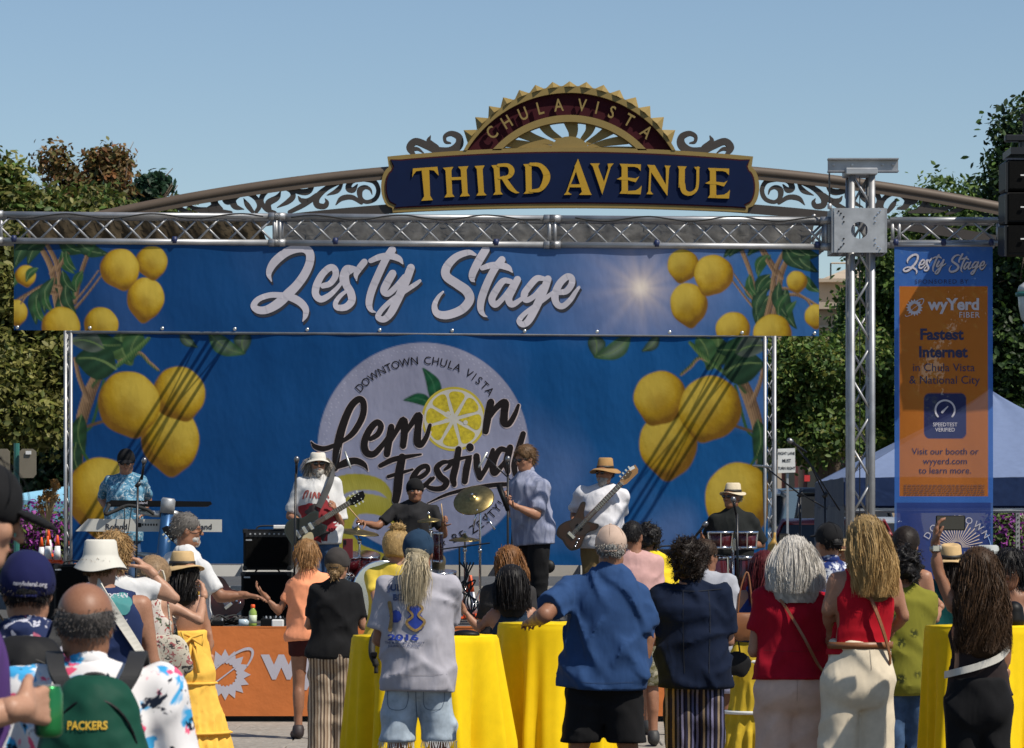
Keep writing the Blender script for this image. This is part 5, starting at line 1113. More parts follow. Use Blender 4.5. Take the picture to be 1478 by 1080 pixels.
stage_ = {'S': [[(518, 88, 64), (462, 180, 66), (412, 280, 60), (408, 330, 44), (425, 352, 8)], [(432, 130, 20), (375, 112, 44), (275, 148, 56), (198, 232, 66), (195, 305, 70), (280, 368, 72), (362, 428, 76), (385, 500, 72), (320, 580, 70), (200, 625, 66), (118, 610, 56), (98, 545, 42), (130, 475, 28), (168, 434, 14)]],
 't': [[(650, 172, 58), (592, 245, 58), (532, 360, 60), (484, 490, 60), (476, 575, 50), (500, 622, 28), (530, 640, 4)], [(490, 240, 38), (560, 218, 48), (640, 218, 52), (702, 238, 46), (736, 274, 8)]],
 'a': [[(722, 350, 40), (662, 346, 48), (605, 420, 56), (568, 495, 56), (595, 540, 50), (648, 500, 40), (710, 425, 40), (742, 370, 36)], [(778, 334, 56), (740, 410, 58), (706, 490, 56), (732, 538, 50), (795, 505, 36), (850, 455, 30)]],
 'g': [[(990, 325, 36), (935, 326, 50), (875, 390, 52), (832, 455, 52), (850, 502, 46), (915, 470, 40), (985, 390, 36)], [(1028, 330, 58), (995, 420, 62), (930, 560, 62), (870, 670, 56), (822, 702, 46), (792, 672, 42), (832, 618, 36), (920, 552, 36), (1010, 485, 34), (1085, 430, 28)]],
 'e': [[(1120, 440, 40), (1180, 428, 48), (1222, 372, 50), (1222, 322, 50), (1182, 312, 52), (1122, 370, 56), (1086, 460, 60), (1100, 530, 52), (1148, 552, 46), (1210, 502, 40), (1252, 440, 32), (1284, 396, 20)]]}
sl = lambda f: (lambda x, y: (f(x, y)[0], f(x, y)[1], f(x, y)[2]))
for dct, f in ((zesty, Z1), (stage_, Z2)):
    for ch, st in dct.items():
        obj('letter_shadow', strokes(st, f, FD, .002, fw, dx=1.6, dy=4.2, wadd=1.2), DINK, fb); obj('letter', strokes(st, f, FD, .0045, fw, wadd=.5), WINK, fb)
GROM = mat('grommet_metal', (.55, .55, .53), .35, .9)
for i in range(12):
    for y in (353, 477):
        x = 25 + i * 104.6; c = P(x, y + .0075 * (x - 600), FD - .012); obj('grommet', lathe([(.006, 0), (.016, 0), (.016, .004), (.006, .004)], c, 12, axz((0, -1, 0))), GROM, fb, True)
for i in range(6):
    x = 20 + i * 232; c = P(x, 349 + .0075 * (x - 600), FD - .02); obj('tie', lathe([(.02, -.03), (.028, 0), (.02, .03)], c, 8), mat('tie_navy', (.01, .02, .08), .5), fb, True)
# backdrop -------------------------------------------------------
BD = 35.7
def bw(x, z): return .008 * np.sin(x * 1.7 + .5 * np.sin(z * 2)) + .012 * np.sin(x * 4.1 + z * .4) * .5 + .004 * np.sin(z * 5 + x) + .003 * np.sin(x * 13 + 2 * np.sin(z * 1.5))
bp_ = Print(104, 481, 1108, 815, 1.7, .0045); t_ = np.clip((bp_.X - 100) / 1000, 0, 1)[..., None] * .75 + .1; bp_.C[:] = BLUE0 * 1.15 * (1 - t_) + BLUE1 * t_
cl = np.clip(bp_.nz(.018, 8) * .5 + bp_.nz(.05, 9) * .35, 0, 1) * np.clip((bp_.X - 560) / 300, 0, 1) * (.35 + .65 * np.clip((bp_.Y - 500) / 300, 0, 1)); bp_.blend(cl * .32, (.30, .36, .60))
def curtain_tree(mirror):
    M = (lambda x, y: (1211 - x, y + 3)) if mirror else (lambda x, y: (x, y)); T = lambda *q: [(*M(a, b), w) for a, b, w in q]
    bp_.stroke(T((112, 690, 12), (116, 620, 16), (128, 575, 18), (140, 545, 15), (148, 515, 10)), BR1, BR2); bp_.stroke(T((128, 580, 8), (115, 550, 6), (108, 520, 5)), BR1, BR2); bp_.stroke(T((135, 560, 7), (152, 540, 6), (165, 528, 5)), BR1, GL2)
    bp_.stroke(T((150, 552, 4), (135, 610, 4), (125, 625, 3)), GL2); bp_.stroke(T((125, 618, 4), (150, 610, 4)), BR1)
    for a, b, w, c, c2 in (((175, 478), (190, 530), 42, (.05, .10, .03), (.08, .15, .05)), ((168, 535), (108, 520), 58, GL1, (.02, .06, .03)), ((110, 480), (180, 500), 36, GL1, GL2), ((205, 480), (188, 525), 30, GL2, (.06, .12, .05)), ((150, 505), (100, 495), 30, (.09, .11, .09), GL1), ((118, 600), (122, 660), 26, GL1, GL2), ((110, 640), (118, 690), 22, GL1, (.02, .05, .03)), ((260, 478), (285, 503), 16, GL1, GL3), ((355, 478), (352, 512), 26, GL1, GL3), ((300, 479), (354, 512), 26, GL2, GL3)): bp_.leaf(M(*a), M(*b), w, c, c2, bend=.12 * (-1 if mirror else 1))
    bp_.stroke(T((172, 525, 5), (200, 512, 5), (215, 525, 5), (228, 536, 4)), GL2, BR2); bp_.stroke(T((170, 530, 6), (200, 505, 7), (215, 490, 5)), GL2, (.12, .2, .06)); bp_.stroke(T((120, 655, 4), (128, 668, 4)), GL2)
    lx = -.35 if mirror else .35
    for x, y, r, a, e, sd in ((145, 717, 48, 90, 1.15, 21), (246, 636, 42, 88, 1.13, 22), (258, 569, 38, 70, 1., 23), (186, 584, 45, 75, 1.02, 24)): bp_.lemon(*M(x, y), r, (180 - a) if mirror else a, .9, e, sd, lx=lx)
curtain_tree(False); curtain_tree(True)
lg = (611, 647); rr = np.hypot(bp_.X - lg[0], bp_.Y - lg[1]); bp_.blend(np.clip((153 - rr) / 1.4, 0, 1), (.31, .315, .42))
bp_.blend(np.clip((bp_.Y - 520) / 260, 0, 1) * .30 * (rr < 152), (.20, .26, .48))
dots = (np.abs(rr - 143) < 5) * (np.sin(bp_.X * 1.1 + 2 * np.sin(bp_.Y * .7)) * np.sin(bp_.Y * 1.3) > .8); bp_.blend(dots * .5, (.55, .56, .68))
YL = (.36, .32, .04)
for st in ([(570, 727, 4), (545, 700, 18), (495, 700, 26), (455, 735, 26), (430, 760, 20)], [(520, 800, 20), (490, 770, 34), (510, 730, 30), (560, 735, 26), (585, 770, 20), (580, 800, 14)], [(590, 815, 6), (545, 812, 30), (490, 790, 28)]): bp_.stroke(st, YL, (.42, .38, .07))
lc = (655, 605); q = np.hypot(bp_.X - lc[0], bp_.Y - lc[1]); th = np.arctan2(bp_.Y - lc[1], bp_.X - lc[0])
bp_.leaf((626, 585), (610, 531), 21, (.008, .07, .03), (.015, .11, .045), (.05, .16, .08)); bp_.leaf((627, 587), (582, 578), 17, (.008, .07, .03), (.015, .11, .045), (.05, .16, .08))
bk = empty('stage_backdrop', P(606, 815, BD), 'large blue Lemon Festival backdrop printed with lemons at the rear of the stage', 'banner')
bp_.build('vinyl_sheet', BD, VINYL, bk, bw)
def disc(c, r, off, mt, nm, pts=None):
    pg_ = pts if pts is not None else [(c[0] + r * math.cos(a), c[1] + r * math.sin(a)) for a in np.linspace(0, 2 * math.pi, 49)[:-1]]
    cx_, cy_ = np.mean(pg_, 0); V = [P(cx_, cy_, BD)] + [P(cx_ + (x - cx_) * k, cy_ + (y - cy_) * k, BD) for k in (.5, 1) for x, y in pg_]; V = np.array(V); V[:, 1] += bw(V[:, 0], V[:, 2]) - off; n = len(pg_)
    return obj(nm, (V, [(0, 1 + i, 1 + (i + 1) % n) for i in range(n)] + [(1 + i, 1 + n + i, 1 + n + (i + 1) % n, 1 + (i + 1) % n) for i in range(n)]), mt, bk)
PITH = mat('print_pith', (.45, .44, .40), .6, var=.05, vs=5); RIND = mat('print_rind', (.42, .34, .03), .6, var=.1, vs=5); PULP = mat('print_pulp', (.46, .37, .012), .6, var=.35, vs=26, stretch=(1, 1, 1))
disc(lc, 46.5, .0012, RIND, 'lemon_rind'); disc(lc, 43, .002, PITH, 'lemon_pith')
for k in range(8):
    a = k * math.pi / 4 + .13; pt = lambda r, da: (lc[0] + r * math.cos(a + da), lc[1] + r * math.sin(a + da)); L_ = crom([pt(7, 0), pt(20, -.27), pt(35, -.33), pt(39.5, -.2), pt(40, 0), pt(39.5, .2), pt(35, .33), pt(20, .27), pt(7, 0)], 4)[:-1]; disc(lc, 0, .0028, PULP, 'lemon_segment', [tuple(p) for p in L_])
for x, y in ((647, 597), (672, 610)): disc((x, y), 3.2, .0036, PITH, 'lemon_pip')
Z3 = lambda x, y: (440 + x / 5.4, 550 + y / 5.4, 1 / 5.4); Z4 = lambda x, y: (600 + x / 5.4, 530 + y / 5.4, 1 / 5.4)
lem = [(Z3, [[(48, 470, 4), (80, 510, 36), (150, 528, 40), (240, 498, 30)], [(280, 480, 24), (375, 405, 46), (448, 280, 50), (458, 175, 48), (420, 142, 52), (355, 205, 56), (295, 350, 62), (260, 490, 66), (245, 600, 60), (238, 685, 40)], [(222, 694, 6), (300, 645, 56), (390, 622, 52), (460, 650, 40), (492, 698, 6)]]),
 (Z3, [[(512, 452, 34), (568, 415, 44), (594, 355, 46), (562, 322, 48), (505, 380, 54), (464, 480, 56), (480, 556, 56), (538, 568, 50), (600, 505, 40), (645, 440, 30)]]),
 (Z3, [[(674, 358, 50), (658, 450, 56), (640, 570, 52)], [(645, 520, 20), (708, 400, 38), (768, 305, 58), (776, 400, 56), (766, 505, 50)], [(762, 450, 20), (825, 345, 40), (888, 268, 58), (882, 370, 56), (878, 475, 60), (908, 495, 46), (950, 430, 38), (976, 345, 28)]]),
 (Z4, [[(585, 275, 58), (562, 390, 60), (545, 500, 50)], [(558, 430, 20), (625, 320, 44), (695, 275, 58), (690, 360, 60), (690, 430, 62), (728, 440, 46), (772, 370, 38), (800, 298, 26)]]),
 (Z3, [[(588, 660, 34), (680, 615, 42), (780, 592, 34), (905, 572, 16)], [(758, 595, 60), (735, 720, 68), (722, 850, 66), (708, 930, 58)], [(650, 745, 28), (740, 718, 28), (840, 690, 18)]]),
 (Z4, [[(-10, 872, 30), (50, 850, 38), (95, 808, 36), (85, 772, 38), (30, 790, 42), (-22, 865, 50), (-12, 930, 44), (55, 930, 38), (120, 868, 26)]]),
 (Z4, [[(285, 735, 28), (262, 770, 34), (225, 800, 20)], [(275, 740, 20), (215, 742, 36), (165, 785, 46), (190, 850, 52), (240, 895, 50), (212, 940, 44), (145, 948, 38), (88, 922, 26), (140, 862, 22)]]),
 (Z4, [[(334, 640, 48), (315, 760, 54), (292, 860, 54), (300, 915, 40)], [(235, 742, 22), (330, 718, 30), (435, 692, 14)]]), (Z4, [[(415, 712, 48), (395, 800, 54), (383, 890, 48)], [(423, 622, 58), (425, 628, 58)]]),
 (Z4, [[(474, 695, 50), (480, 780, 54), (500, 862, 44)], [(505, 860, 36), (562, 760, 38), (602, 645, 32)]]), (Z4, [[(705, 645, 36), (655, 645, 46), (605, 740, 54), (612, 825, 50), (675, 765, 36), (725, 690, 30)], [(736, 628, 52), (710, 740, 56), (718, 815, 40)]]),
 (Z4, [[(838, 520, 44), (802, 640, 50), (770, 760, 50), (778, 840, 38)]]), (Z4, [[(92, 1060, 8), (250, 990, 24), (450, 942, 30), (650, 915, 34), (780, 915, 26)]])]
PK = mat('print_pale', (.50, .42, .42), .6, var=0)
for f, st in lem:
    obj('letter_edge', strokes(st, f, BD, .0025, bw, dx=.4, dy=.5, wadd=2.2), PK, bk); obj('letter', strokes(st, f, BD, .005, bw), BKINK, bk)
def ring_text(s_, c, r, a0, a1, cap, D, m_, parent, wave, bottom=False, sx=.95, bold=0.0, off=.006):
    n = len(s_); wd = {'W': 1.4, 'M': 1.3, 'I': .5, ' ': .6, ',': .5, '!': .5, 'E': .85, 'T': .85, 'L': .8, '&': 1.05}; ws = [wd.get(ch, 1.) for ch in s_]; tot = sum(ws); p = 0
    for ch, w_ in zip(s_, ws):
        a = math.radians(a0 + (a1 - a0) * (p + w_ / 2) / tot); p += w_
        if ch == ' ': continue
        if bottom: x, y, an = c[0] + r * math.sin(a), c[1] + r * math.cos(a), a
        else: x, y, an = c[0] + r * math.sin(a), c[1] - r * math.cos(a), -a
        obj('letter', text_on(ch, x, y, cap, D, bold, off, angle=an, sx=sx, wave=wave), m_, parent)
ring_text('DOWNTOWN CHULA VISTA', lg, 121, -49, 52, 12, BD, BKINK, bk, bw)
ring_text('DRINK, & BE ZESTY!', lg, 143, -20, 56, 12.5, BD, BKINK, bk, bw, bottom=True)
for i in range(9):
    c = P(115 + i * 123, 811, BD - .014); obj('grommet', lathe([(.006, 0), (.014, 0), (.014, .004), (.006, .004)], c, 10, axz((0, -1, 0))), GROM, bk, True)
# side banner -----------------------------------------------------
SD = 30.9
def sw_(x, z): return .006 * np.sin(x * 9 + z * 1.5) + .01 * np.sin(z * 2.1)
sp = Print(1291, 354, 1433, 1010, 1.3); sp.fill((.05, .16, .50)); sp.blend(((sp.X > 1298) & (sp.X < 1426) & (sp.Y > 413) & (sp.Y < 717)) * 1., (.50, .155, .02))
sp.blend((sp.Y > 726) * 1., (.03, .06, .24)); sp.blend((sp.Y > 726) * ((sp.X < 1294) | (sp.X > 1430)) * .8, (.08, .18, .45))
q = np.maximum(np.maximum(np.abs(sp.X - 1364) - 22, np.abs(sp.Y - 600.5) - 24.5), 0); rq = np.hypot(np.maximum(np.abs(sp.X - 1364) - 22, 0), np.maximum(np.abs(sp.Y - 600.5) - 24.5, 0)); sp.blend(np.clip(9 - rq, 0, 1), (.025, .03, .11))
sb = empty('sponsor_banner', P(1362, 1010, SD), 'tall narrow orange and blue sponsor banner hanging right of the truss tower', 'banner'); sp.build('vinyl_sheet', SD, VIN2, sb, sw_)
for dct, x0 in ((zesty, 0), (stage_, 0)):
    f = (lambda x, y: (1303 + (x / 5.685) * .255, 366 + (y / 5.685 + 0) * .255 - 0, .255 / 5.685)) if dct is zesty else (lambda x, y: (1303 + (260 + x / 5.685) * .255 - .5, 366 + (y / 5.685) * .255 - 1, .255 / 5.685))
    f2 = (lambda g: (lambda x, y: (lambda r: (r[0] * 1 - 3, 364 + (r[1] - 366) * 1.05, r[2]))(g(x, y))))(f)
    for ch, st in dct.items(): obj('letter_shadow', strokes(st, f2, SD, .003, sw_, dx=.5, dy=1.), DINK, sb); obj('letter', strokes(st, f2, SD, .006, sw_), WINK, sb)
NINK = mat('print_navy', (.010, .012, .06), .6, var=0); BRINK = mat('print_brown', (.12, .05, .04), .6, var=0)
def T_(s_, x, y, cap, m_, bold=0., sx=.95, D=SD, p=None, off=.004, wave=sw_, **k): return obj('lettering', text_on(s_, x, y, cap, D, bold, off, sx=sx, wave=wave, **k), m_, p or sb)
T_('SPONSORED BY', 1359, 409.5, 6.5, NINK, sx=1.05, spacing=1.2)
T_('wyYerd', 1377, 447, 17, WINK, .035, 1.0); T_('FIBER', 1399, 458.5, 8.5, WINK, .005, 1.0, spacing=1.1)
def gearlogo(cx, cy, r, D, p, wave, ring=True):
    V, n = [], 16
    for i in range(n * 2): a = i * math.pi / n; R_ = r * (1 if i % 2 == 0 else .74); V.append((cx + R_ * math.sin(a), cy - R_ * math.cos(a)))
    n2 = 40; inner = [(cx + r * (.42 if i % 2 else .48) * math.sin(i * math.pi / 20), cy - r * (.42 if i % 2 else .48) * math.cos(i * math.pi / 20)) for i in range(n2)]
    A = np.array([P(x, y, D) for x, y in V] + [P(x, y, D) for x, y in inner]); A[:, 1] -= .004; A[:, 1] += wave(A[:, 0], A[:, 2]); m_ = len(V); F = []
    j = 0
    for i in range(n2): F.append((m_ + i, m_ + (i + 1) % n2, int((i + 1) * m_ / n2) % m_, int(i * m_ / n2)) if int((i + 1) * m_ / n2) != int(i * m_ / n2) else (m_ + i, m_ + (i + 1) % n2, int(i * m_ / n2)))
    obj('logo_gear', (A, F), WINK, p)
    a0 = [(cx + r * (-1.15 + 2.5 * t), cy - r * (.25 * 0 + 0) + 0, 1) for t in (0, 1)]
    arc = [(cx + 1.42 * r * math.cos(t) * math.cos(-.75) - .42 * r * math.sin(t) * math.sin(-.75), cy + 1.42 * r * math.cos(t) * math.sin(-.75) + .42 * r * math.sin(t) * math.cos(-.75), r * .10 * (1.2 - abs(t + .2) * .5)) for t in np.linspace(-1.75, .9, 12)]
    obj('logo_ring', strokes([arc], ID, D, .006, wave, m=3), WINK, p); obj('logo_ring', strokes([[(cx - r * .42, cy + r * .34, r * .05), (cx + r * .42, cy - r * .3, r * .05)]], ID, D, .0065, wave), WINK, p)
    arc2 = [(cx + 1.42 * r * math.cos(t) * math.cos(-.75) - .42 * r * math.sin(t) * math.sin(-.75), cy + 1.42 * r * math.cos(t) * math.sin(-.75) + .42 * r * math.sin(t) * math.cos(-.75), r * .07) for t in np.linspace(2.3, 3.4, 6)]
    obj('logo_ring', strokes([arc2], ID, D, .006, wave, m=3), WINK, p)
gearlogo(1320, 444, 12.5, SD, sb, sw_)
T_('Fastest', 1359, 490, 16, NINK, .035, 1.02); T_('Internet', 1361, 515.5, 16, NINK, .035, .98); T_('in Chula Vista', 1362, 536, 12, NINK, .0, .98); T_('& National City', 1363, 554, 12, NINK, 0, .98)
arcq = [(1364 + 14 * math.sin(t), 592 - 14 * math.cos(t), 2.6) for t in np.linspace(-2.3, 2.3, 14)]; obj('gauge_ring', strokes([arcq], ID, SD, .004, sw_, m=3), WINK, sb); obj('gauge_needle', strokes([[(1360, 595, 3.6), (1368, 587, 1.6)]], ID, SD, .004, sw_), WINK, sb)
T_('SPEEDTEST', 1364, 615.5, 5.6, WINK, .01, .95); T_('VERIFIED', 1364, 623, 5.6, WINK, .01, .95)
T_('Visit our booth or', 1364, 656, 9.5, NINK, 0, 1.0); T_('wyyerd.com', 1364, 670, 9.5, NINK, 0, 1.0); T_('to learn more.', 1364, 683.5, 9.5, NINK, 0, 1.0)
# fine print: rows too small to read
rows = []
for k in range(6):
    x = 1304.; rg = np.random.RandomState(k)
    while x < 1420:
        w_ = 2 + rg.rand() * 5; a, b = P(x, 700 + k * 2.7, SD - .004), P(min(x + w_, 1421), 701.1 + k * 2.7, SD - .004); V = np.array([a, (b[0], a[1], a[2]), b, (a[0], a[1], b[2])]); V[:, 1] += sw_(V[:, 0], V[:, 2]); rows.append((V, [(0, 1, 2, 3)])); x += w_ + 1.2
tag(obj('fine_print', join(*rows), BRINK, sb), kind='stuff')
ring_text('DOWNTOWN', (1381, 797), 44, -68, 66, 10, SD, WINK, sb, sw_, sx=1., bold=.0)
for i in range(21):
    a = math.radians(-88 + i * 8.8); obj('logo_ray', strokes([[(1381 + 8 * math.sin(a), 790 - 8 * math.cos(a), .7), (1381 + (34 + 3 * (i % 2)) * math.sin(a), 790 - (34 + 3 * (i % 2)) * math.cos(a), 1.3)]], ID, SD, .004, sw_, m=2), mat('print_peach', (.62, .50, .42), .6, var=0), sb)
T_('11', 1395, 804, 8, WINK, .03); T_('19', 1369, 804, 8, WINK, .03)
obj('logo_arc', strokes([[(1381 + 50 * math.sin(t), 797 - 50 * math.cos(t), 1) for t in np.linspace(1.0, 2.0, 7)]], ID, SD, .004, sw_), mat('print_sky', (.25, .4, .7), .6, var=0), sb)
obj('top_hem', tube([P(1288, 354, SD), P(1436, 354, SD)], .014, 8), ALU, sb, True)
for x in (1293, 1362, 1431): obj('tie', lathe([(.018, -.03), (.026, 0), (.018, .03)], P(x, 350, SD - .01), 8), MATS['tie_navy'], sb, True)
# ---------------------------------------------------------------- trusses
_br = {}
def brace(parent, a, b, r, name='brace', mt=ALU):
    a, b = np.array(a), np.array(b); key = tuple(np.round(b - a, 3)) + (r,)
    if key not in _br: _br[key] = mkmesh(name, *tube([(0, 0, 0), b - a], r, 7), True); _br[key].materials.append(mt)
    return link(name, _br[key], None, parent, a - origin(parent))
def truss(root, a, b, u, v, pitch, rc=.025, rb=.010, faces='uUvV', mt=ALU, stag=True):
    """box truss from a to b; u, v edge vectors of the section (front-bottom corner runs along a-b)"""
    a, b, u, v = [np.array(q, float) for q in (a, b, u, v)]; L = np.linalg.norm(b - a); d = (b - a) / L; n = max(1, int(round(L / pitch))); p = L / n
    for o_ in (0 * u, u, v, u + v): obj('chord', tube([a + o_, b + o_], rc, 10), mt, root, True)
    for f, (o_, w_) in {'u': (0 * v, u), 'U': (v, u), 'v': (0 * u, v), 'V': (u, v)}.items():
        if f not in faces: continue
        ph = 1 if (f in 'UV' and stag) else 0
        for i in range(n):
            s0 = a + d * p * i + o_; 
            if (i + ph) % 2 == 0: brace(root, s0, s0 + d * p + w_, rb, mt=mt)
            else: brace(root, s0 + w_, s0 + d * p, rb, mt=mt)
ft = empty('front_truss', P(600, 352, FD), 'long horizontal aluminium box truss across the front of the stage', 'truss')
TZ = P(0, 352, FD)[2]; hh_ = .235
def fz(x): return -.0075 * ((x - 600) / FP * FD)
tx = [-20, 400, 797, 1196]
for i in range(3):
    a = P(tx[i] + (0 if i == 0 else 4), 352, FD); b = P(tx[i + 1] - 4, 352, FD); a[2] += fz(tx[i]); b[2] += fz(tx[i + 1]); 
    truss(ft, a, b, (0, 0, hh_ + .001 * i), (0, .235, 0), .243, rc=.0285, rb=.0105, faces='uUvV')
    for x in ((a if i else a + [.1, 0, 0]), b):
        for dy in (0, .235): obj('end_frame', tube([x + [0, dy, 0], x + [0, dy, hh_]], .017, 8), ALU, ft, True)
        for dz in (0, hh_): obj('coupler', tube([x + [-.05, 0, dz], x + [.05, 0, dz]], .036, 10), ALU, ft, True)
rt2 = empty('side_truss', P(1360, 354, SD), 'short aluminium truss arm holding the sponsor banner right of the tower', 'truss')
a = P(1285, 351, FD); b = P(1440, 351, FD); truss(rt2, a, b, (0, 0, .205), (0, .235, 0), .24, rc=.0285, rb=.0105)
for x in (a + [.02, 0, 0], a + [.08, 0, 0], b): obj('end_frame', tube([x, x + [0, 0, .205]], .016, 8), ALU, rt2, True)
# valance tarp behind the front truss
def tarp(name, label, x0, x1, y0, y1, D, m_, skew=0):
    nx, ny = 60, 8; V = []
    for j in range(ny + 1):
        for i in range(nx + 1):
            x = x0 + (x1 - x0) * i / nx + skew * j / ny; y = y0 + (y1 - y0) * j / ny; p = P(x, y, D); p[1] += .05 * j / ny + .02 * math.sin(i * 1.1) * (j / ny) + .012 * math.sin(i * 2.7 + j); V.append(p)
    return thing(name, (V, [(j * (nx + 1) + i, (j + 1) * (nx + 1) + i, (j + 1) * (nx + 1) + i + 1, j * (nx + 1) + i + 1) for j in range(ny) for i in range(nx)]), m_, label, 'tarpaulin', None, True)
tarp('roof_tarp', 'brown folded tarpaulin behind the left bay of the front truss', 30, 372, 312, 352, 31.6, cloth('tarp_brown', (.085, .065, .04), .8, .2, .7, 4, (1, 1, 1)), skew=14)
tarp('roof_tarp', 'grey folded tarpaulin behind the middle and right bays of the front truss', 410, 1178, 312, 356, 31.65, cloth('tarp_grey', (.17, .165, .155), .8, .25, .7, 4, (1, 1, 1)), skew=-10)
# pipe that stretches the banner foot / backdrop head
pz = [P(x, 482 + .0055 * (x - 600), BD) for x in (96, 1112)]; thing('crossbar', tube(pz, .02, 8), ALU, 'thin aluminium pipe carrying the top edge of the backdrop', 'pipe', smooth=True)
# unseen roof trusses, added to cast diagonal shadow streaks on the backdrop
for k, (px, nm) in enumerate(((365, 'left'), (1128, 'right'))):
    rtz = empty('shadow_truss', P(px, 0, BD) * [1, 1, 0] + [0, -.3, 4.42], 'unseen aluminium roof truss added for backdrop shadows, running front to back over the %s of the stage' % nm, 'truss'); a = P(px, 0, BD) * [1, 0, 0] + [0, 31.85, 4.42]; truss(rtz, a, a + [0, 3.9, 0], (0, 0, .2), (.2, 0, 0), .4, rc=.017, rb=.007, faces='uU')
for k, (xa, xb, yy) in enumerate(((10, 380, 309), (420, 780, 311), (830, 1180, 313))):
    thing('truss_cable', tube(crom([P(x, yy + 3.5 * math.sin(x * .05 + k) + 3, 30.95) for x in np.linspace(xa, xb, 14)], 4), .007, 5), RUBBER, 'black cable draped along the top chord of the %s truss section' % ('left', 'middle', 'right')[k], 'cable', None, True)
# left / right backdrop towers
for lb, x, w_ in (('slim aluminium lattice tower at the left edge of the backdrop', 94.5, 8), ('slim aluminium lattice tower at the right edge of the backdrop', 1104, 14)):
    tw = empty('backdrop_tower', (P(x, 0, BD)[0], BD, 0), lb, 'truss'); a = P(x, 770, BD - .0); a[2] = .02; b = P(x, 470, BD)
    wd_ = w_ * BD / FP; truss(tw, a, b, (wd_, 0, 0), (0, .12, 0), .17, rc=.018 if x < 500 else .02, rb=.007)
    obj('base_plate', box(a + [wd_ / 2, .06, 0], (.45, .45, .02)), ALUD, tw)
    obj('top_bar', tube([b + [-.05, 0, 0], b + [wd_ + .08, 0, 0]], .02, 8), ALU, tw, True)
# main tower with sleeve block
tw = empty('truss_tower', (P(1240, 0, 31)[0], 31, 0), 'tall aluminium box truss tower with a square sleeve block near its top', 'truss')
a = P(1231, 770, 30.96); a[2] = .03; b = P(1231, 250, 30.96); W_ = .155; truss(tw, a - [.01, 0, 0], b - [.01, 0, 0], (.20 - .02, 0, 0), (0, .27, 0), .30, rc=.030, rb=.0115)
obj('base_plate', box(a + [.09, .13, -.01], (.8, .8, .04), bev=.01), ALUD, tw)
obj('head_frame', box(P(1241, 250, 31.08), (.285, .36, .06), bev=.008), ALUD, tw)
ib = P(1245.5, 239, 31.0); hb = .11
bm = obj('top_beam', join(box(ib + [0, .0, hb / 2], (.63, .12, .012)), box(ib - [0, 0, hb / 2], (.63, .12, .012)), box(ib, (.63, .010, hb - .012))), ALU, tw)
for x in (1203, 1230, 1274, 1289): obj('bolt', lathe([(.012, 0), (.012, .012), (0, .014)], P(x, 238, 30.993), 6, axz((0, -1, 0))), ALUD, bm)
bc = P(1240.5, 332.5, 30.86); hw_, hv_ = .225, .198; N = 24; ring = [(.075 * math.cos(2 * math.pi * i / N + math.pi / 4), .075 * math.sin(2 * math.pi * i / N + math.pi / 4)) for i in range(N)]
def sq(i):
    a_ = 2 * math.pi * i / N + math.pi / 4; c, s_ = math.cos(a_), math.sin(a_); k = 1 / max(abs(c), abs(s_)); return (hw_ * c * k, hv_ * s_ * k)
V = [bc + [x, 0, z] for x, z in ring] + [bc + [x, 0, z] for x, z in map(sq, range(N))]; V += [v + [0, .012, 0] for v in V]
F = [(i, (i + 1) % N, N + (i + 1) % N, N + i) for i in range(N)] + [(2 * N + i, 3 * N + i, 3 * N + (i + 1) % N, 2 * N + (i + 1) % N) for i in range(N)] + [(i, 2 * N + i, 2 * N + (i + 1) % N, (i + 1) % N) for i in range(N)] + [(N + i, N + (i + 1) % N, 3 * N + (i + 1) % N, 3 * N + i) for i in range(N)]
pl = obj('sleeve_plate', (V, F), ALUD, tw); V2 = [v + [0, .44, 0] for v in V]; obj('sleeve_plate', (V2, F), ALUD, tw)
for s_ in (-1, 1): obj('sleeve_side', box(bc + [s_ * (hw_ + .012), .225, 0], (.02, .43, hv_ * 2)), ALU, tw)
for s_ in (-1, 1):
    for t in (-1, 1): obj('sleeve_rail', tube([bc + [s_ * .14, .03, t * (hv_ - .02)], bc + [s_ * .14, .42, t * (hv_ - .02)]], .02, 8), ALUD, tw, True)
for x, z in [(sx * q, sz * k) for sx in (-1, 1) for sz in (-1, 1) for q, k in ((.185, .17), (.14, .12), (.14, .075), (.165, .15))]: obj('bolt', lathe([(.008, 0), (.008, .008), (0, .009)], bc + [x, -.001, z], 6, axz((0, -1, 0))), CHROME if (x + z) > 0 else BLACK, pl)
obj('chain', tube([P(1197, 250, 30.9), P(1197.5, 300, 30.9)], .008, 5), BLKMET, tw); obj('chain_hook', lathe([(.0, -.03), (.02, -.02), (.02, .02), (0, .03)], P(1197.5, 298, 30.9), 8), ALUD, tw, True)
obj('cable', tube([P(1241, 255, 31.05), P(1241, 700, 31.05), P(1241, 900, 31.05)], .005, 5), BLKMET, tw)
# ---------------------------------------------------------------- stage
DK_ = .85; deck = empty('stage_platform', (0, 31.2, 0), 'raised black stage platform behind the orange skirt', 'stage')
DECKM = mat('deck_plywood', (.085, .075, .066), .8, 0, .35, 3, .3, 40, .004)
x0, x1 = P(40, 0, 31.4)[0], P(1200, 0, 31.4)[0]; nD = 6
for i in range(nD):
    for j in range(2): obj('deck_panel', box((x0 + (x1 - x0) * (i + .5) / nD, 32.4 + j * 2.4, DK_ - .025), ((x1 - x0) / nD - .008, 2.392, .05), bev=.006), DECKM, deck)
for i in range(nD + 1):
    for y in (31.35, 33.6, 35.9): obj('leg', tube([(x0 + (x1 - x0) * i / nD * .995 + .02, y, 0), (x0 + (x1 - x0) * i / nD * .995 + .02, y, DK_ - .05)], .03, 8), BLKMET, deck)
sk = empty('stage_skirt', (0, 31.0, 0), 'orange sponsor skirt with white gear logo along the stage front', 'banner')
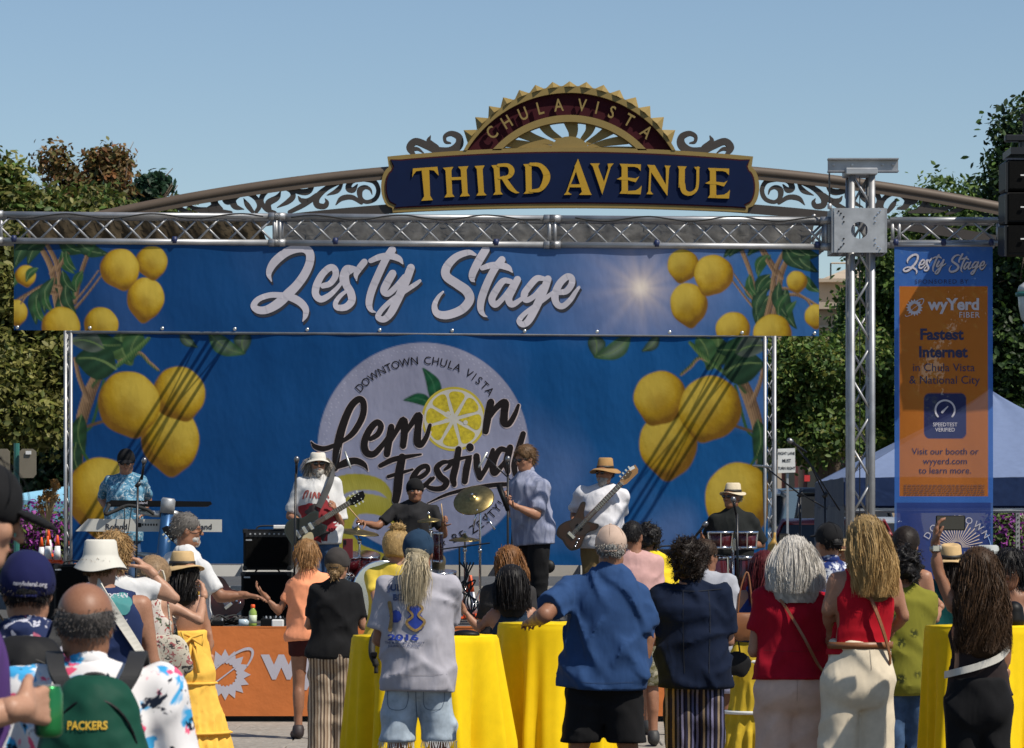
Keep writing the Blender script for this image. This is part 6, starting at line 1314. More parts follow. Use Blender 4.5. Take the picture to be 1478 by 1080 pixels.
def kw(x, z): return .004 * np.sin(x * 5) + .006 * np.sin(x * 1.9 + z * 3)
OR_ = mat('skirt_orange', (.52, .145, .028), .65, 0, .12, 1.5, .35, 3, .05)
kx = np.linspace(P(60, 0, 31)[0], P(1190, 0, 31)[0], 160); kz = np.linspace(.862, .055, 14); V = np.array([[(x, 31.18 + kw(x, z), z) for x in kx] for z in kz]).reshape(-1, 3); i = (np.arange(13)[:, None] * 160 + np.arange(159)[None]).reshape(-1)
obj('cloth', (V, np.stack([i, i + 160, i + 161, i + 1], 1)), OR_, sk, True)
obj('top_fold', box(((kx[0] + kx[-1]) / 2, 31.20, .857), (kx[-1] - kx[0], .05, .012)), OR_, sk)
kv = lambda x, z: kw(x, z)
gearlogo(325, 974, 37, 31.18, sk, kv)
T_('w', 406, 978, 50, WINK, .035, 1.05, 31.18, sk, .004, kv, align='CENTER'); T_('yYerd', 520, 978, 50, WINK, .035, 1.05, 31.18, sk, .004, kv)
T_('FIBER', 560, 1012, 24, WINK, .01, 1.05, 31.18, sk, .004, kv)
gearlogo(790, 974, 37, 31.18, sk, kv); T_('wyYerd', 960, 978, 50, WINK, .035, 1.05, 31.18, sk, .004, kv)
# things behind and under the backdrop
br_ = empty('barricade', (P(600, 0, 37.4)[0], 37.4, 0), 'pale steel and concrete barricade showing under the backdrop', 'barrier'); PALE = mat('pale_concrete', (.42, .40, .37), .8, 0, .15, 2, .2, 30, .005)
for i in range(9):
    xa = 110 + i * 122
    for y0_, y1_ in ((816, 832), (846, 905)): obj('panel', join(pbox(xa + 2, y0_, xa + 118, y1_, 37.4, .08)), PALE if i in (4, 5, 6, 7) else WHITEP, br_)
    obj('post', pbox(xa - 4, 812, xa + 1, 915, 37.3, .1), WHITEP, br_)
tr_ = empty('stage_riser', (P(860, 0, 36.6)[0], 36.6, 0), 'low grey rear riser edge behind the backdrop foot', 'platform'); obj('ledge', pbox(110, 868, 1110, 900, 36.5, .1), ALUD, tr_)
for i in range(8): obj('leg', pbox(130 + i * 138, 890, 136 + i * 138, 927, 36.55, .05), BLKMET, tr_)
# hanging loudspeaker stack on the right
la = empty('speaker_stack', P(1500, 373, 30.5), 'black line array speaker stack hanging at the right edge', 'loudspeaker')
for k in range(3):
    y0_ = 233 + k * 46; ang = .02 + k * .035; c = P(1512, y0_ + 23, 30.5); w_, d_ = .80, .45; sh_ = k * 2
    bxo = obj('cabinet', box(c - [k * .004, 0, 0], (w_, d_, .275), rot('X', ang), bev=.02), BLACK, la); obj('grille', box(c - [k * .004, d_ / 2 + .002, 0], (w_ - .06, .012, .235), rot('X', ang)), GRILLE, bxo)
    obj('rigging_bar', box(P(1453 - k, y0_ + 23, 30.26), (.018, .02, .26)), BLKMET, bxo); obj('badge', box(P(1476, y0_ + 20, 30.25), (.035, .01, .012)), WHITEP, bxo)
obj('fly_frame', box(P(1512, 222, 30.5), (.72, .5, .06)), BLKMET, la); obj('fly_bar', box(P(1478, 200, 30.5), (.34, .10, .06), bev=.01), BLKMET, la); obj('fly_bar', tube([P(1475, 205, 30.5), P(1475, 222, 30.5)], .03, 8), BLKMET, la)
mt_ = empty('speaker_mast', (P(1520, 0, 31.2)[0], 31.2, 0), 'dark mast that carries the hanging speakers just outside the right edge', 'mast'); obj('mast', tube([(P(1520, 0, 31.2)[0], 31.2, 0), P(1520, 120, 31.2)], .07, 10), BLKMET, mt_, True); obj('arm', tube([P(1520, 160, 31.2), P(1478, 170, 30.5)], .04, 8), BLKMET, mt_, True); obj('chain', tube([P(1478, 170, 30.5), P(1478, 198, 30.5)], .012, 6), BLKMET, mt_)
# ---------------------------------------------------------------- instruments and stage gear
WOODY = mat('maple_neck', (.33, .17, .06), .35, 0, .2, 14, stretch=(1, 1, 6), coat=.4); FRETB = mat('fretboard', (.06, .03, .018), .45); BRASS = mat('cymbal_bronze', (.36, .27, .11), .34, 1, .3, 30, .35, 260, .001)
def plate_local(poly, y0, y1):
    n = len(poly); V = [(u, y0, v) for u, v in poly] + [(u, y1, v) for u, v in poly]
    return V, [tuple(range(n)), tuple(range(2 * n - 1, n - 1, -1))] + [(i, i + n, (i + 1) % n + n, (i + 1) % n) for i in range(n)]
def guitar(name, label, cpx, hpx, D, outline, bodym, fretm, headm, neckL, scale=1., guard=None, twist=0., grp=None, bass=False, dark=None):
    """origin at the bridge side of the body; neck towards hpx"""
    a, b = P(*cpx, D), P(*hpx, D); d = b - a; ang = math.atan2(d[2], d[0]); L = np.linalg.norm(d)
    root = empty(name, a, label, 'guitar', grp); root.rotation_euler = (0, -ang, 0)
    o2 = crom(list(outline) + [outline[0]], 5)[:-1]; bod = obj('body', plate_local(o2 * scale, 0, .045), bodym, root, local=True)
    ins = o2 * scale * .90 + np.array([.0, 0]); 
    if dark: obj('top', plate_local(ins, -.0035, .001), dark, root, local=True)
    nk0 = .14 * scale; nk1 = L - (.16 if not bass else .2)
    obj('neck', box(((nk0 + nk1) / 2, .012, 0), (nk1 - nk0, .022, .052), bev=.006), headm, root, local=True)
    fb_ = obj('fretboard', box(((nk0 + nk1) / 2, -.003, 0), (nk1 - nk0, .008, .05)), fretm, root, local=True)
    for k in range(14): x = nk1 - (nk1 - nk0) * (1 - 2 ** (-k / 12.)) * 1.35; obj('fret', box((x, -.008, 0), (.003, .003, .048)), CHROME, fb_, local=True)
    hd = [(nk1, -.025), (nk1 + .03, -.04), (L - .02, -.045), (L + .01, -.02), (L + .02, .03), (L - .02, .04), (nk1 + .03, .035), (nk1, .025)]; h_ = obj('headstock', plate_local(hd, .0, .018), headm if bass else BLACK, root, local=True)
    for k in range(4 if bass else 6):
        x = nk1 + .045 + (k % 3) * .04 if not bass else nk1 + .04 + k * .04; s_ = (1 if k < 3 else -1) if not bass else 1
        obj('tuner', join(tube([(x, -.006, s_ * .025), (x, .02, s_ * .025)], .006, 6), box((x, .01, s_ * .055), (.016, .008, .022))), CHROME, h_, local=True)
    for k in range(4 if bass else 6): v = (k - (1.5 if bass else 2.5)) * (.011 if bass else .0085); obj('string', tube([(-.08, -.016, v), (nk1 + .02, -.009, v * .8)], .0012, 4), CHROME, root, local=True)
    for x in ((-.0, .07) if not bass else (.03,)): obj('pickup', box((x, -.006, 0), (.035, .016, .075), bev=.004), CHROME if not bass else BLACK, root, local=True)
    obj('bridge', box((-.08, -.008, 0), (.035, .014, .085), bev=.004), CHROME, root, local=True)
    if guard: obj('pickguard', plate_local(crom(list(guard) + [guard[0]], 4)[:-1] * scale, -.006, -.0037), mat('pickguard_cream' if not bass else 'pickguard_dark', (.5, .42, .25) if not bass else (.03, .02, .015), .4), root, local=True)
    for k in range(3): obj('knob', lathe([(.012, 0), (.011, .014), (0, .015)], (-.13 + .035 * k, -.004, -.10 + .012 * k), 10, rot('X', math.pi / 2)), CHROME, root, True, local=True)
    return root
semi = [(-.20, 0), (-.19, .10), (-.12, .165), (-.03, .165), (.03, .125), (.09, .12), (.16, .125), (.22, .09), (.19, .04), (.18, 0), (.19, -.04), (.22, -.09), (.16, -.13), (.09, -.125), (.03, -.125), (-.03, -.165), (-.12, -.165), (-.19, -.10)]
pb = [(-.20, .03), (-.20, .12), (-.12, .165), (-.03, .15), (.04, .115), (.12, .13), (.24, .17), (.27, .13), (.18, .07), (.14, 0), (.16, -.06), (.20, -.13), (.15, -.155), (.05, -.11), (-.03, -.13), (-.12, -.165), (-.21, -.12), (-.22, -.05)]
TEAL_G = mat('guitar_teal', (.005, .018, .022), .2, .1, .4, 9, coat=.5); TEALD = mat('guitar_burst', (.004, .008, .010), .2, .1, .5, 14, coat=.5)
SUNB = mat('bass_black_burst', (.012, .006, .005), .3, 0, .3, 8, coat=.2); SUNT = mat('bass_amber', (.03, .010, .004), .3, 0, .5, 7, coat=.2)
guitar('electric_guitar', 'dark teal semi hollow electric guitar played by the long haired singer', (440, 765), (524, 714), 33.25, semi, TEAL_G, FRETB, WOODY, .6, .92, [(-.06, -.12), (.02, -.14), (.05, -.06), (-.02, -.04), (-.08, -.07)], dark=TEALD)
guitar('bass_guitar', 'sunburst bass guitar with maple neck held by the white shirted bassist', (833, 764), (918, 676), 33.2, pb, SUNB, FRETB, WOODY, .8, .88, [(-.02, .10), (.09, .09), (.12, -.08), (.02, -.1), (-.05, -.02)], bass=True, dark=SUNT)
hc_ = obj('headstock_cap', box(P(912, 676, 33.17), (.055, .02, .03), rot('Y', -.5)), WHITEP); tag(hc_, 'white clip on tuner on the bass headstock', 'tuner')
# resting guitar in the shade left
guitar('resting_guitar', 'dark red guitar leaning upright behind the grey haired man', (322, 865), (239, 762), 32.6, semi, mat('guitar_red', (.09, .02, .02), .3, 0, .3, 8, coat=.5), FRETB, WOODY, .6, .95)
MICM = mat('mic_grille', (.25, .25, .26), .35, .9, .2, 400, .5, 900, .001)
def mic(c, d, name='microphone', label=None, long=False, light=False):
    x = axz(d); g = lathe([(0, .05), (.012, .05), (.014, .1), (.0, .102)], c, 12, x)
    r = empty(name, c, label, 'microphone')
    if long: obj('body', lathe([(0, -.09), (.011, -.088), (.0115, .07), (.009, .09), (0, .092)], c, 12, x), mat('mic_silver', (.45, .45, .42), .35, .6) if light else BLKMET, r, True)
    else:
        obj('handle', lathe([(0, -.13), (.011, -.125), (.013, 0), (.017, .03), (0, .03)], c, 12, x), BLKMET, r, True)
        obj('grille', lathe([(.017, .03), (.024, .045), (.026, .06), (.023, .078), (.012, .09), (0, .092)], c, 14, x), MICM, r, True)
    return r
def stand(label, basepx, D, pts, boom=None, z0=DK_, rad=.009, tripod=True):
    """pts: list of px along the mast from foot to head"""
    b = P(basepx, 770, D); b[2] = z0; r = empty('mic_stand', b, label, 'mic stand'); q = [b + [0, 0, .08]] + [P(x, y, D) for x, y in pts]
    obj('pole', tube(q[:2], rad * 1.25, 8), BLKMET, r, True)
    if len(q) > 2: obj('boom', tube(q[1:], rad * .8, 7), BLKMET, r, True); obj('clutch', lathe([(0, -.03), (.022, -.028), (.022, .028), (0, .03)], q[1], 8, rot('Y', .7)), BLKMET, r, True)
    if tripod:
        for k in range(3): a = k * 2.09 + .4; obj('leg', tube([b + [0, 0, .22], b + [.28 * math.cos(a), .28 * math.sin(a), .012]], .008, 6), BLKMET, r, True)
    else: obj('base', lathe([(.13, 0), (.13, .02), (.02, .03), (0, .03)], b, 16), BLKMET, r, True)
    return r
def cable(label, pts, r=.005): return thing('cable', tube(crom([P(*q) for q in pts], 8), r, 5), RUBBER, label, 'cable', 'cables on the stage', True)
stand('straight black mic stand in front of the long haired guitarist', 424, 33.0, [(427, 684)]); mic(P(428, 672, 32.98), (.05, -.35, 1), label='vocal microphone at the left of the guitarist with the white hat')
stand('boom mic stand reaching over the drums behind the guitarist', 470, 34.9, [(480, 688), (492, 646)]); mic(P(502, 664, 34.7), (.35, 0, -1), label='pale pencil microphone hanging from a boom above the guitarist headstock', long=True, light=True)
stand('mic stand rising in front of the man with the harmonica', 733, 32.6, [(733, 682)]); mic(P(733, 672, 32.58), (0, -.2, 1), label='vocal microphone standing beside the harmonica player')
stand('boom mic stand with its arm slanting behind the harmonica player', 733, 35.0, [(744, 700), (700, 658)]); mic(P(697, 664, 34.85), (-.55, 0, -1), label='pencil microphone slanting above the tilted ride cymbal', long=True, light=True)
stand('mic stand in front of the keyboard player', 195, 33.0, [(199, 700), (206, 682)]); mic(P(207, 674, 32.98), (.15, -.2, 1), label='vocal microphone in front of the keyboard player')
stand('mic stand centred between the bongo drums', 1065, 32.6, [(1064, 742)]); mic(P(1060, 730, 32.58), (-.2, -.4, 1), label='vocal microphone in front of the percussionist'); mic(P(1012, 764, 32.55), (.8, -.1, 1), label='large black microphone clipped left of the bongos')
stand('tall boom stand at stage right carrying the long diagonal arm', 1155, 32.2, [(1155, 714), (1103, 673)]); stand('tall boom stand with raised arm near the truss tower', 1191, 32.0, [(1191, 715), (1170, 672), (1150, 646)])
b_ = thing('boom_arm', tube([P(1155, 712, 32.15), P(1194, 735, 32.15)], .008, 6), BLKMET, 'counterweight end of the lower boom arm right of the stage', 'mic stand', smooth=True)
b_ = thing('boom_arm', tube([P(1163, 660, 31.95), P(1212, 737, 31.95)], .008, 6), BLKMET, 'counterweight end of the steep boom arm beside the truss tower', 'mic stand', smooth=True)
mic(P(1148, 642, 31.95), (-.7, 0, .5), label='silver tipped microphone on the raised boom beside the RIGHT LANE sign'); mic(P(1100, 673, 32.15), (-1, 0, .1), label='microphone in a white shock mount beside the right backdrop tower', long=True, light=True)
# keyboards
kb = empty('keyboard_stand', (P(236, 0, 33.6)[0], 33.6, DK_), 'blue and grey column keyboard stand holding two keyboards', 'keyboard stand'); KBLUE = mat('stand_blue', (.02, .08, .20), .35, .4)
obj('column', join(tube([P(226, 890, 33.45), P(242, 738, 33.45)], .062, 16)), KBLUE, kb, True); obj('column_top', tube([P(241, 741, 33.45), P(243, 722, 33.45), P(243.4, 719, 33.45)], [.07, .07, .055], 18), ALUD, kb, True)
for y in (742, 803): obj('arm', tube([P(232, y, 33.46), P(222, y, 33.5), P(195, y - 4, 33.8)], [.035, .032, .02], 10), ALUD, kb, True); obj('arm', tube([P(250, y, 33.46), P(262, y - 1, 33.8)], [.035, .02], 10), ALUD, kb, True)
obj('foot', box((P(226, 0, 33.5)[0], 33.6, DK_ + .03), (.6, .5, .05), bev=.015), BLKMET, kb)
k1 = empty('stage_piano', P(216, 768, 33.7), 'white digital piano with Roland on its back, lower of the two keyboards', 'keyboard'); KW = mat('keyboard_white', (.50, .49, .45), .4, 0, .08, 4)
obj('case', join(prism([(109, 767), (127, 749), (320, 750), (320, 768)], 33.55, 33.58), box(P(222, 760, 33.72), (1.30, .28, .10), bev=.01)), KW, k1)
T_('Roland', 168, 764, 8, DINK, .02, 1.05, 33.55, k1, wave=None); T_('Roland', 290, 764, 8, DINK, .02, 1.05, 33.55, k1, wave=None)
for x in range(205, 226, 4): obj('socket', pbox(x, 756, x + 2, 759, 33.545, .01), BLACK, k1)
obj('panel', pbox(199, 755, 204, 761, 33.545, .006), BLACK, k1)
kk = obj('key_bed', box(P(222, 752, 33.86) + [0, 0, 0], (1.2, .14, .02)), WHITEP, k1)
k2 = empty('synthesizer', P(230, 735, 33.7), 'slim black synthesizer on the upper arms of the keyboard stand', 'keyboard'); obj('case', join(box(P(228, 728, 33.7), (.98, .25, .05), bev=.012), prism([(152, 730), (160, 722), (304, 724), (306, 728), (300, 731)], 33.56, 33.58)), BLACK, k2); T_('Roland', 205, 727.5, 4, WINK, .02, 1.05, 33.56, k2, wave=None)
obj('cable_loom', tube(crom([P(158, 728, 33.54), P(152, 742, 33.5), P(165, 738, 33.52), P(185, 730, 33.54), P(210, 735, 33.5), P(222, 742, 33.46)], 6), .018, 6), RUBBER, k2, True)
cable('thin cable dropping from the synthesizer past the piano', [(178, 730, 33.5), (180, 745, 33.48), (178, 800, 33.5), (176, 880, 33.5)]); cable('second thin cable hanging below the piano beside the mic stand', [(190, 732, 33.5), (186, 760, 33.48), (178, 812, 33.5), (184, 885, 33.5)])
# amplifiers
def amp(label, x0, y0, x1, y1, D, dep, panel=True, cat='amplifier'):
    a, b = P(x0, y1, D), P(x1, y0, D); r = empty('guitar_amplifier', ((a[0] + b[0]) / 2, D + dep / 2, a[2]), label, cat); W_, H_ = b[0] - a[0], b[2] - a[2]; c = (a + b) / 2 + [0, dep / 2, 0]
    obj('cabinet', box(c, (W_, dep, H_), bev=.012), BLACK, r); ph = .14 * H_ if panel else 0
    obj('grille', box(c - [0, dep / 2 + .002, ph / 2], (W_ - .05, .01, H_ - .05 - ph)), GRILLE, r)
    if panel:
        obj('control_panel', box(c + [0, -dep / 2 - .003, H_ / 2 - ph / 2 - .02], (W_ - .05, .01, ph)), BLKMET, r)
        for k in range(8): obj('knob', lathe([(.011, 0), (.009, .016), (0, .017)], c + [(k - 3.5) * W_ * .1, -dep / 2 - .008, H_ / 2 - ph / 2 - .02], 8, rot('X', math.pi / 2)), ALUD, r)
    obj('badge', box(c + [-W_ * .38, -dep / 2 - .008, H_ / 2 - ph - .05], (.06, .006, .015)), ALUD, r); obj('handle', tube(crom([c + [-.12, 0, H_ / 2], c + [-.08, 0, H_ / 2 + .03], c + [.08, 0, H_ / 2 + .03], c + [.12, 0, H_ / 2]], 4), .009, 6), RUBBER, r)
    for sx in (-1, 1): 
        for sz in (-1, 1): obj('corner', box(c + [sx * (W_ / 2 - .02), -dep / 2 + .01, sz * (H_ / 2 - .02)], (.05, .035, .05), bev=.01), BLKMET, r)
    return r
amp('black bass amplifier head and combo stacked on the lower cabinet', 351, 764, 420, 823, 34.0, .35); amp('larger black speaker cabinet under the combo amplifier', 348, 826, 420, 897, 33.9, .4, False)
amp('small black combo amplifier left of the bongos seen behind the bassist', 952, 793, 985, 890, 34.6, .3); amp('black stage monitor case at the far left under the traffic cones', 78, 815, 128, 893, 33.9, .6, False, 'case')
cs = empty('road_case', (P(82, 0, 36.9)[0], 36.9, 0), 'black road case carrying the traffic cones at the left edge of the stage', 'case'); a = P(40, 814, 36.9); obj('box', box((P(78, 0, 36.9)[0], 37.05, a[2] / 2), (.6, .7, a[2]), bev=.02), BLACK, cs)
for x in (42, 114): obj('edge', tube([(P(x, 0, 36.7)[0], 36.70, .02), (P(x, 0, 36.7)[0], 36.70, a[2])], .012, 6), ALUD, cs)
CONEO = mat('cone_orange', (.80, .10, .015), .45, 0, .1); CONEW = mat('cone_reflective', (.72, .73, .74), .4, 0, .08, 5)
def cone(label, px, py, D, hpx, grp=None, z=None):
    c = P(px, py, D); k = hpx * D / FP; r = empty('traffic_cone', c, label, 'traffic cone', grp); rr = lambda t: (.19 - .155 * t) * k
    obj('base', box(c + [0, 0, .02 * k], (.5 * k, .5 * k, .05 * k), bev=.01 * k), CONEO, r)
    for nm, t0, t1, m_ in (('lower_ring', .03, .12, CONEO), ('white_collar', .12, .62, CONEW), ('tip', .62, 1., CONEO)): obj(nm, lathe([(rr(t0), t0 * k), (rr(t1), t1 * k)] + ([(rr(t1) * .6, t1 * k + .004)] if t1 == 1 else []), c, 20), m_, r, True)
for i, (x, y, d, h_) in enumerate(((69, 812, 36.75, 38), (70, 804, 37.0, 40), (83, 813, 36.8, 40), (98, 815, 36.75, 42), (105, 812, 36.95, 40), (109, 811, 37.15, 42), (114, 812, 37.05, 36), (60, 812, 37.2, 36))):
    cone(['short cone at the left front of the case', 'cone standing behind the leftmost front cone', 'second front cone with grey smudge on its white collar', 'third front cone left of the closely packed group', 'cone tucked just right of the third front cone', 'tallest looking cone in the packed right group', 'rightmost traffic cone beside the lattice tower', 'cone half hidden behind the leftmost cones'][i] + ', orange and white', x, y, d, h_, 'orange and white traffic cones on the road case')
cone('orange and white traffic cone standing on the stage among the drum stands', 679, 893, 34.2, 62)
# drums
DRED = mat('drum_maroon', (.07, .006, .010), .25, .1, .3, 6, coat=.5); DHEAD = mat('drum_head', (.5, .48, .44), .5)
def drum(parent, c, r, h, ax=None, m_=None, lugs=6, hoopm=CHROME, head=DHEAD):
    A = np.eye(3) if ax is None else ax; c = np.array(c)
    s_ = obj('shell', lathe([(r, -h / 2), (r * 1.01, 0), (r, h / 2)], c, 28, A), m_ or DRED, parent, True)
    for z in (-h / 2, h / 2): obj('hoop', lathe([(r * 1.005, z - .012), (r * 1.05, z - .012), (r * 1.05, z + .012), (r * 1.005, z + .012)], c, 28, A), hoopm, s_, True)
    for z in (-h / 2 - .002, h / 2 + .002): obj('drum_head', lathe([(0, z + (.004 if z > 0 else -.004)), (r, z)], c, 28, A), head, s_, True)
    for k in range(lugs): a = 2 * math.pi * k / lugs + .3; q = c + A @ np.array([r * 1.03 * math.cos(a), r * 1.03 * math.sin(a), 0]); obj('lug', tube([q - A @ np.array([0, 0, h / 2]), q + A @ np.array([0, 0, h / 2])], .006, 6), CHROME, s_)
    return s_
dk = empty('drum_kit', (P(560, 0, 34.4)[0], 34.4, DK_), 'dark red drum kit in front of the black shirted drummer', 'drum kit')
bdx = axz((.25, -1, .02)); c = P(545, 872, 34.0); c[2] = DK_ + .29; bs = drum(dk, c, .28, .4, bdx, lugs=8, head=mat('bass_head_clear', (.10, .10, .11), .2))
for t, dx_, sz in (('S', -.115, .12), ('K', -.02, .1)):
    V, F = text_vf(t, sz, .01); V = np.stack([V[:, 0] + dx_, V[:, 1], V[:, 2]], 1); W = c + (V @ np.stack([[.97, .24, 0], [0, 0, 1.], [.24, -.97, 0]])) + bdx[:, 2] * .212 + [0, 0, -.02]; obj('lettering', (W, F), WINK, dk)
drum(dk, P(528, 815, 34.25), .13, .2, axz((.1, -.25, 1))); drum(dk, P(500, 812, 34.1), .12, .17, axz((.2, -.3, 1))); drum(dk, P(630, 848, 34.0), .19, .30, axz((0, -.1, 1))); drum(dk, P(632, 790, 34.4), .05, .28, axz((0, -.1, 1)), lugs=4); drum(dk, P(650, 868, 34.6), .18, .14)
obj('seat', lathe([(0, 0), (.17, 0), (.18, .05), (.1, .08), (0, .08)], (P(603, 0, 34.95)[0], 34.95, DK_ + .46), 18), BLACK, dk, True); obj('seat_post', tube([(P(603, 0, 34.95)[0], 34.95, DK_), (P(603, 0, 34.95)[0], 34.95, DK_ + .46)], .02, 8), CHROME, dk)
def cymbal(label, px, py, D, r, tilt, foot=None, zt=None):
    c = P(px, py, D); base = P(foot or px, 770, D); base[2] = DK_; root = empty('cymbal_stand', base, label, 'cymbal'); ax = axz(tilt)
    obj('cymbal', lathe([(r, -.03), (r * .95, -.022), (r * .5, -.004), (r * .2, .004), (r * .17, .012), (r * .1, .028), (0, .032)], c, 36, ax), BRASS, root, True)
    obj('wing_nut', lathe([(.012, .03), (.012, .06), (0, .062)], c, 8, ax), CHROME, root, True); hub = base * 1.; hub[2] = c[2] - .12
    obj('pole', tube([base + [0, 0, .05], hub, c - ax[:, 2] * .02], [.013, .010, .007], 8), CHROME, root, True); obj('clutch', tube([hub - [0, 0, .02], hub + [0, 0, .03]], .02, 8), CHROME, root, True); obj('clutch', tube([hub - [0, 0, .42], hub - [0, 0, .38]], .019, 8), CHROME, root, True)
    for k in range(3): a = k * 2.09; obj('leg', tube([base + [0, 0, .3], base + [.25 * math.cos(a), .25 * math.sin(a), .012]], .008, 6), CHROME, root, True)
    return root, c
r_, c = cymbal('large ride cymbal tilted steeply on its stand above the drums', 683, 719, 34.1, .205, (-.2, -.70, .7), 693); obj('counterweight', tube([P(700, 742, 34.0), P(714, 764, 33.9)], .011, 7), CHROME, r_, True); obj('tilt_arm', tube([P(689, 735, 34.0), P(683, 762, 34.0)], .010, 7), CHROME, r_, True)
cymbal('wide crash cymbal lying nearly flat between the guitarist and the drummer', 516, 765, 34.1, .22, (.12, -.12, 1), 519); cymbal('small splash cymbal on a rod in front of the drummer chest', 619, 748, 34.1, .12, (-.05, -.12, 1), 622)
cymbal('pair of flat hi hat cymbals right of the drummer', 671, 776, 34.2, .16, (0, -.08, 1), 671)
thing('low_boom', join(tube([P(636, 793, 33.6), P(707, 784, 33.6)], .008, 6), tube([P(663, 790, 33.6), P(664, 900, 33.6)], .010, 6)), BLKMET, 'black low boom stand crossing behind the hi hat', 'mic stand')
for i in range(5): cable('tangled cables hanging round the stand by the stage cone, strand from the ' + ['far left', 'left', 'middle', 'right', 'far right'][i], [(664 + i * 5, 812, 33.5), (676 - i * 2, 830 + i * 4, 33.4), (662 + i * 6, 850 - i * 3, 33.45), (690 - i * 5, 870, 33.4), (672 + i * 4, 893, 33.3)], .008)
# congas and bongos
cg = empty('conga_drums', (P(1050, 0, 33.0)[0], 33.0, DK_), 'pair of tall dark cherry conga drums under the bongos', 'drum')
for x, y0_, s_, dd in ((1033, 803, 1., 32.95), (1071, 803, .95, 33.15)):
    top = P(x, y0_, dd); h_ = top[2] - DK_ - .02; pr = [(.115, -h_), (.13, -h_ * .8), (.165, -h_ * .45), (.17, -h_ * .3), (.155, -h_ * .1), (.14, 0)]
    sh_ = obj('shell', lathe([(r * s_, z) for r, z in crom(pr, 4)], top, 30), DRED, cg, True); obj('hoop', lathe([(.145 * s_, -.03), (.16 * s_, -.03), (.16 * s_, .0), (.145 * s_, .0)], top, 28), CHROME, sh_, True); obj('drum_head', lathe([(0, .008), (.142 * s_, .004)], top, 28), DHEAD, sh_, True); obj('band', lathe([(.125 * s_, -h_ * .8), (.133 * s_, -h_ * .8), (.136 * s_, -h_ * .77), (.128 * s_, -h_ * .77)], top, 24), CHROME, sh_, True)
    for k in range(6): a = k * math.pi / 3 + .2; obj('lug', tube([top + [.165 * s_ * math.cos(a), .165 * s_ * math.sin(a), -.01], top + [.17 * s_ * math.cos(a), .17 * s_ * math.sin(a), -.16]], .009, 6), CHROME, sh_)
bg_ = empty('bongo_drums', P(1058, 795, 32.85), 'pair of dark cherry timbale drums with chrome rims in front of the percussionist', 'drum')
for x, r in ((1040, .115), (1078, .10)):
    c = P(x, 778, 32.85); s1 = obj('shell', lathe([(r * .86, -.10), (r * .93, -.03), (r * 1.02, .06)], c, 28), DRED, bg_, True)
    for z, q in ((.06, 1.02), (-.085, .9)): obj('hoop', lathe([(r * q, z - .012), (r * q * 1.1, z - .014), (r * q * 1.1, z + .014), (r * q, z + .012)], c, 28), CHROME, s1, True)
    obj('drum_head', lathe([(0, .074), (r * 1.02, .072)], c, 28), DHEAD, s1, True)
    for k in range(6): a = k * math.pi / 3 + .5; obj('lug', tube([c + [r * 1.16 * math.cos(a), r * 1.16 * math.sin(a), .06], c + [r * 1.0 * math.cos(a), r * 1.0 * math.sin(a), -.09]], .007, 6), CHROME, s1)
obj('clamp', box(P(1059, 786, 32.85), (.05, .03, .12), bev=.008), CHROME, bg_); obj('stand_pole', tube([P(1058, 795, 32.85), (P(1058, 0, 32.85)[0], 32.85, DK_)], .014, 8), CHROME, bg_, True)
thing('guiro', lathe([(0, 0), (.045, .01), (.055, .15), (.05, .28), (.02, .33), (.012, .36), (.012, .40), (0, .405)], P(1111, 830, 32.6), 18, axz((.12, 0, 1))), mat('mustard', (.42, .24, .04), .5), 'mustard yellow shaker standing beside the right bongo', 'percussion', smooth=True)
# small things on the deck
bt = empty('drink_bottle', P(365, 907, 31.45) * [1, 1, 0] + [0, 0, DK_], 'clear bottle of lime sports drink with orange cap on the stage edge', 'bottle'); c = (P(365, 0, 31.45)[0], 31.45, DK_); DR = mat('lime_drink', (.40, .55, .10), .12, 0, .1, spec=.8, coat=1, trans=.3)
obj('bottle', lathe([(0, 0), (.034, .004), (.036, .03), (.033, .07), (.036, .11), (.034, .14), (.018, .165), (.016, .175)], c, 22), DR, bt, True); obj('bottle_label', lathe([(.0365, .035), (.0345, .07), (.0372, .108)], c, 22), mat('label_pale', (.55, .62, .45), .5), bt, True); obj('cap', lathe([(.018, .172), (.02, .176), (.02, .2), (.015, .205), (0, .205)], c, 16), CONEO, bt, True)
bt = empty('water_bottle', (P(353, 0, 31.6)[0], 31.6, DK_), 'small water bottle lying on the stage left of the drink', 'bottle'); obj('bottle', tube([(P(345, 0, 31.6)[0], 31.6, DK_ + .035), (P(356, 0, 31.6)[0], 31.62, DK_ + .035), (P(359, 0, 31.6)[0], 31.62, DK_ + .035)], [.034, .034, .014], 14), mat('clear_plastic', (.45, .55, .6), .1, spec=.8), bt, True); obj('cap', tube([(P(359, 0, 31.6)[0], 31.62, DK_ + .035), (P(361, 0, 31.6)[0], 31.62, DK_ + .035)], .015, 10), WHITEP, bt)
def box_thing(name, lb, cat, x0, y0, x1, y1, D, dep, m_, knobs=0, z=None):
    a, b = P(x0, y1, D), P(x1, y0, D); h_ = b[2] - a[2]; zz = DK_ if z is None else z; r = empty(name, ((a[0] + b[0]) / 2, D, zz), lb, cat); c = np.array([(a[0] + b[0]) / 2, D + dep / 2, zz + h_ / 2]); obj('case', box(c, (b[0] - a[0], dep, h_), bev=.008), m_, r)
    for k in range(knobs): obj('knob', lathe([(.012, 0), (.008, .02), (0, .021)], c + [(k / max(1, knobs - 1) - .5) * (b[0] - a[0]) * .8, (-.3 + .2 * (k % 3)) * dep, h_ / 2], 8), ALU if k % 2 else BLACK, r)
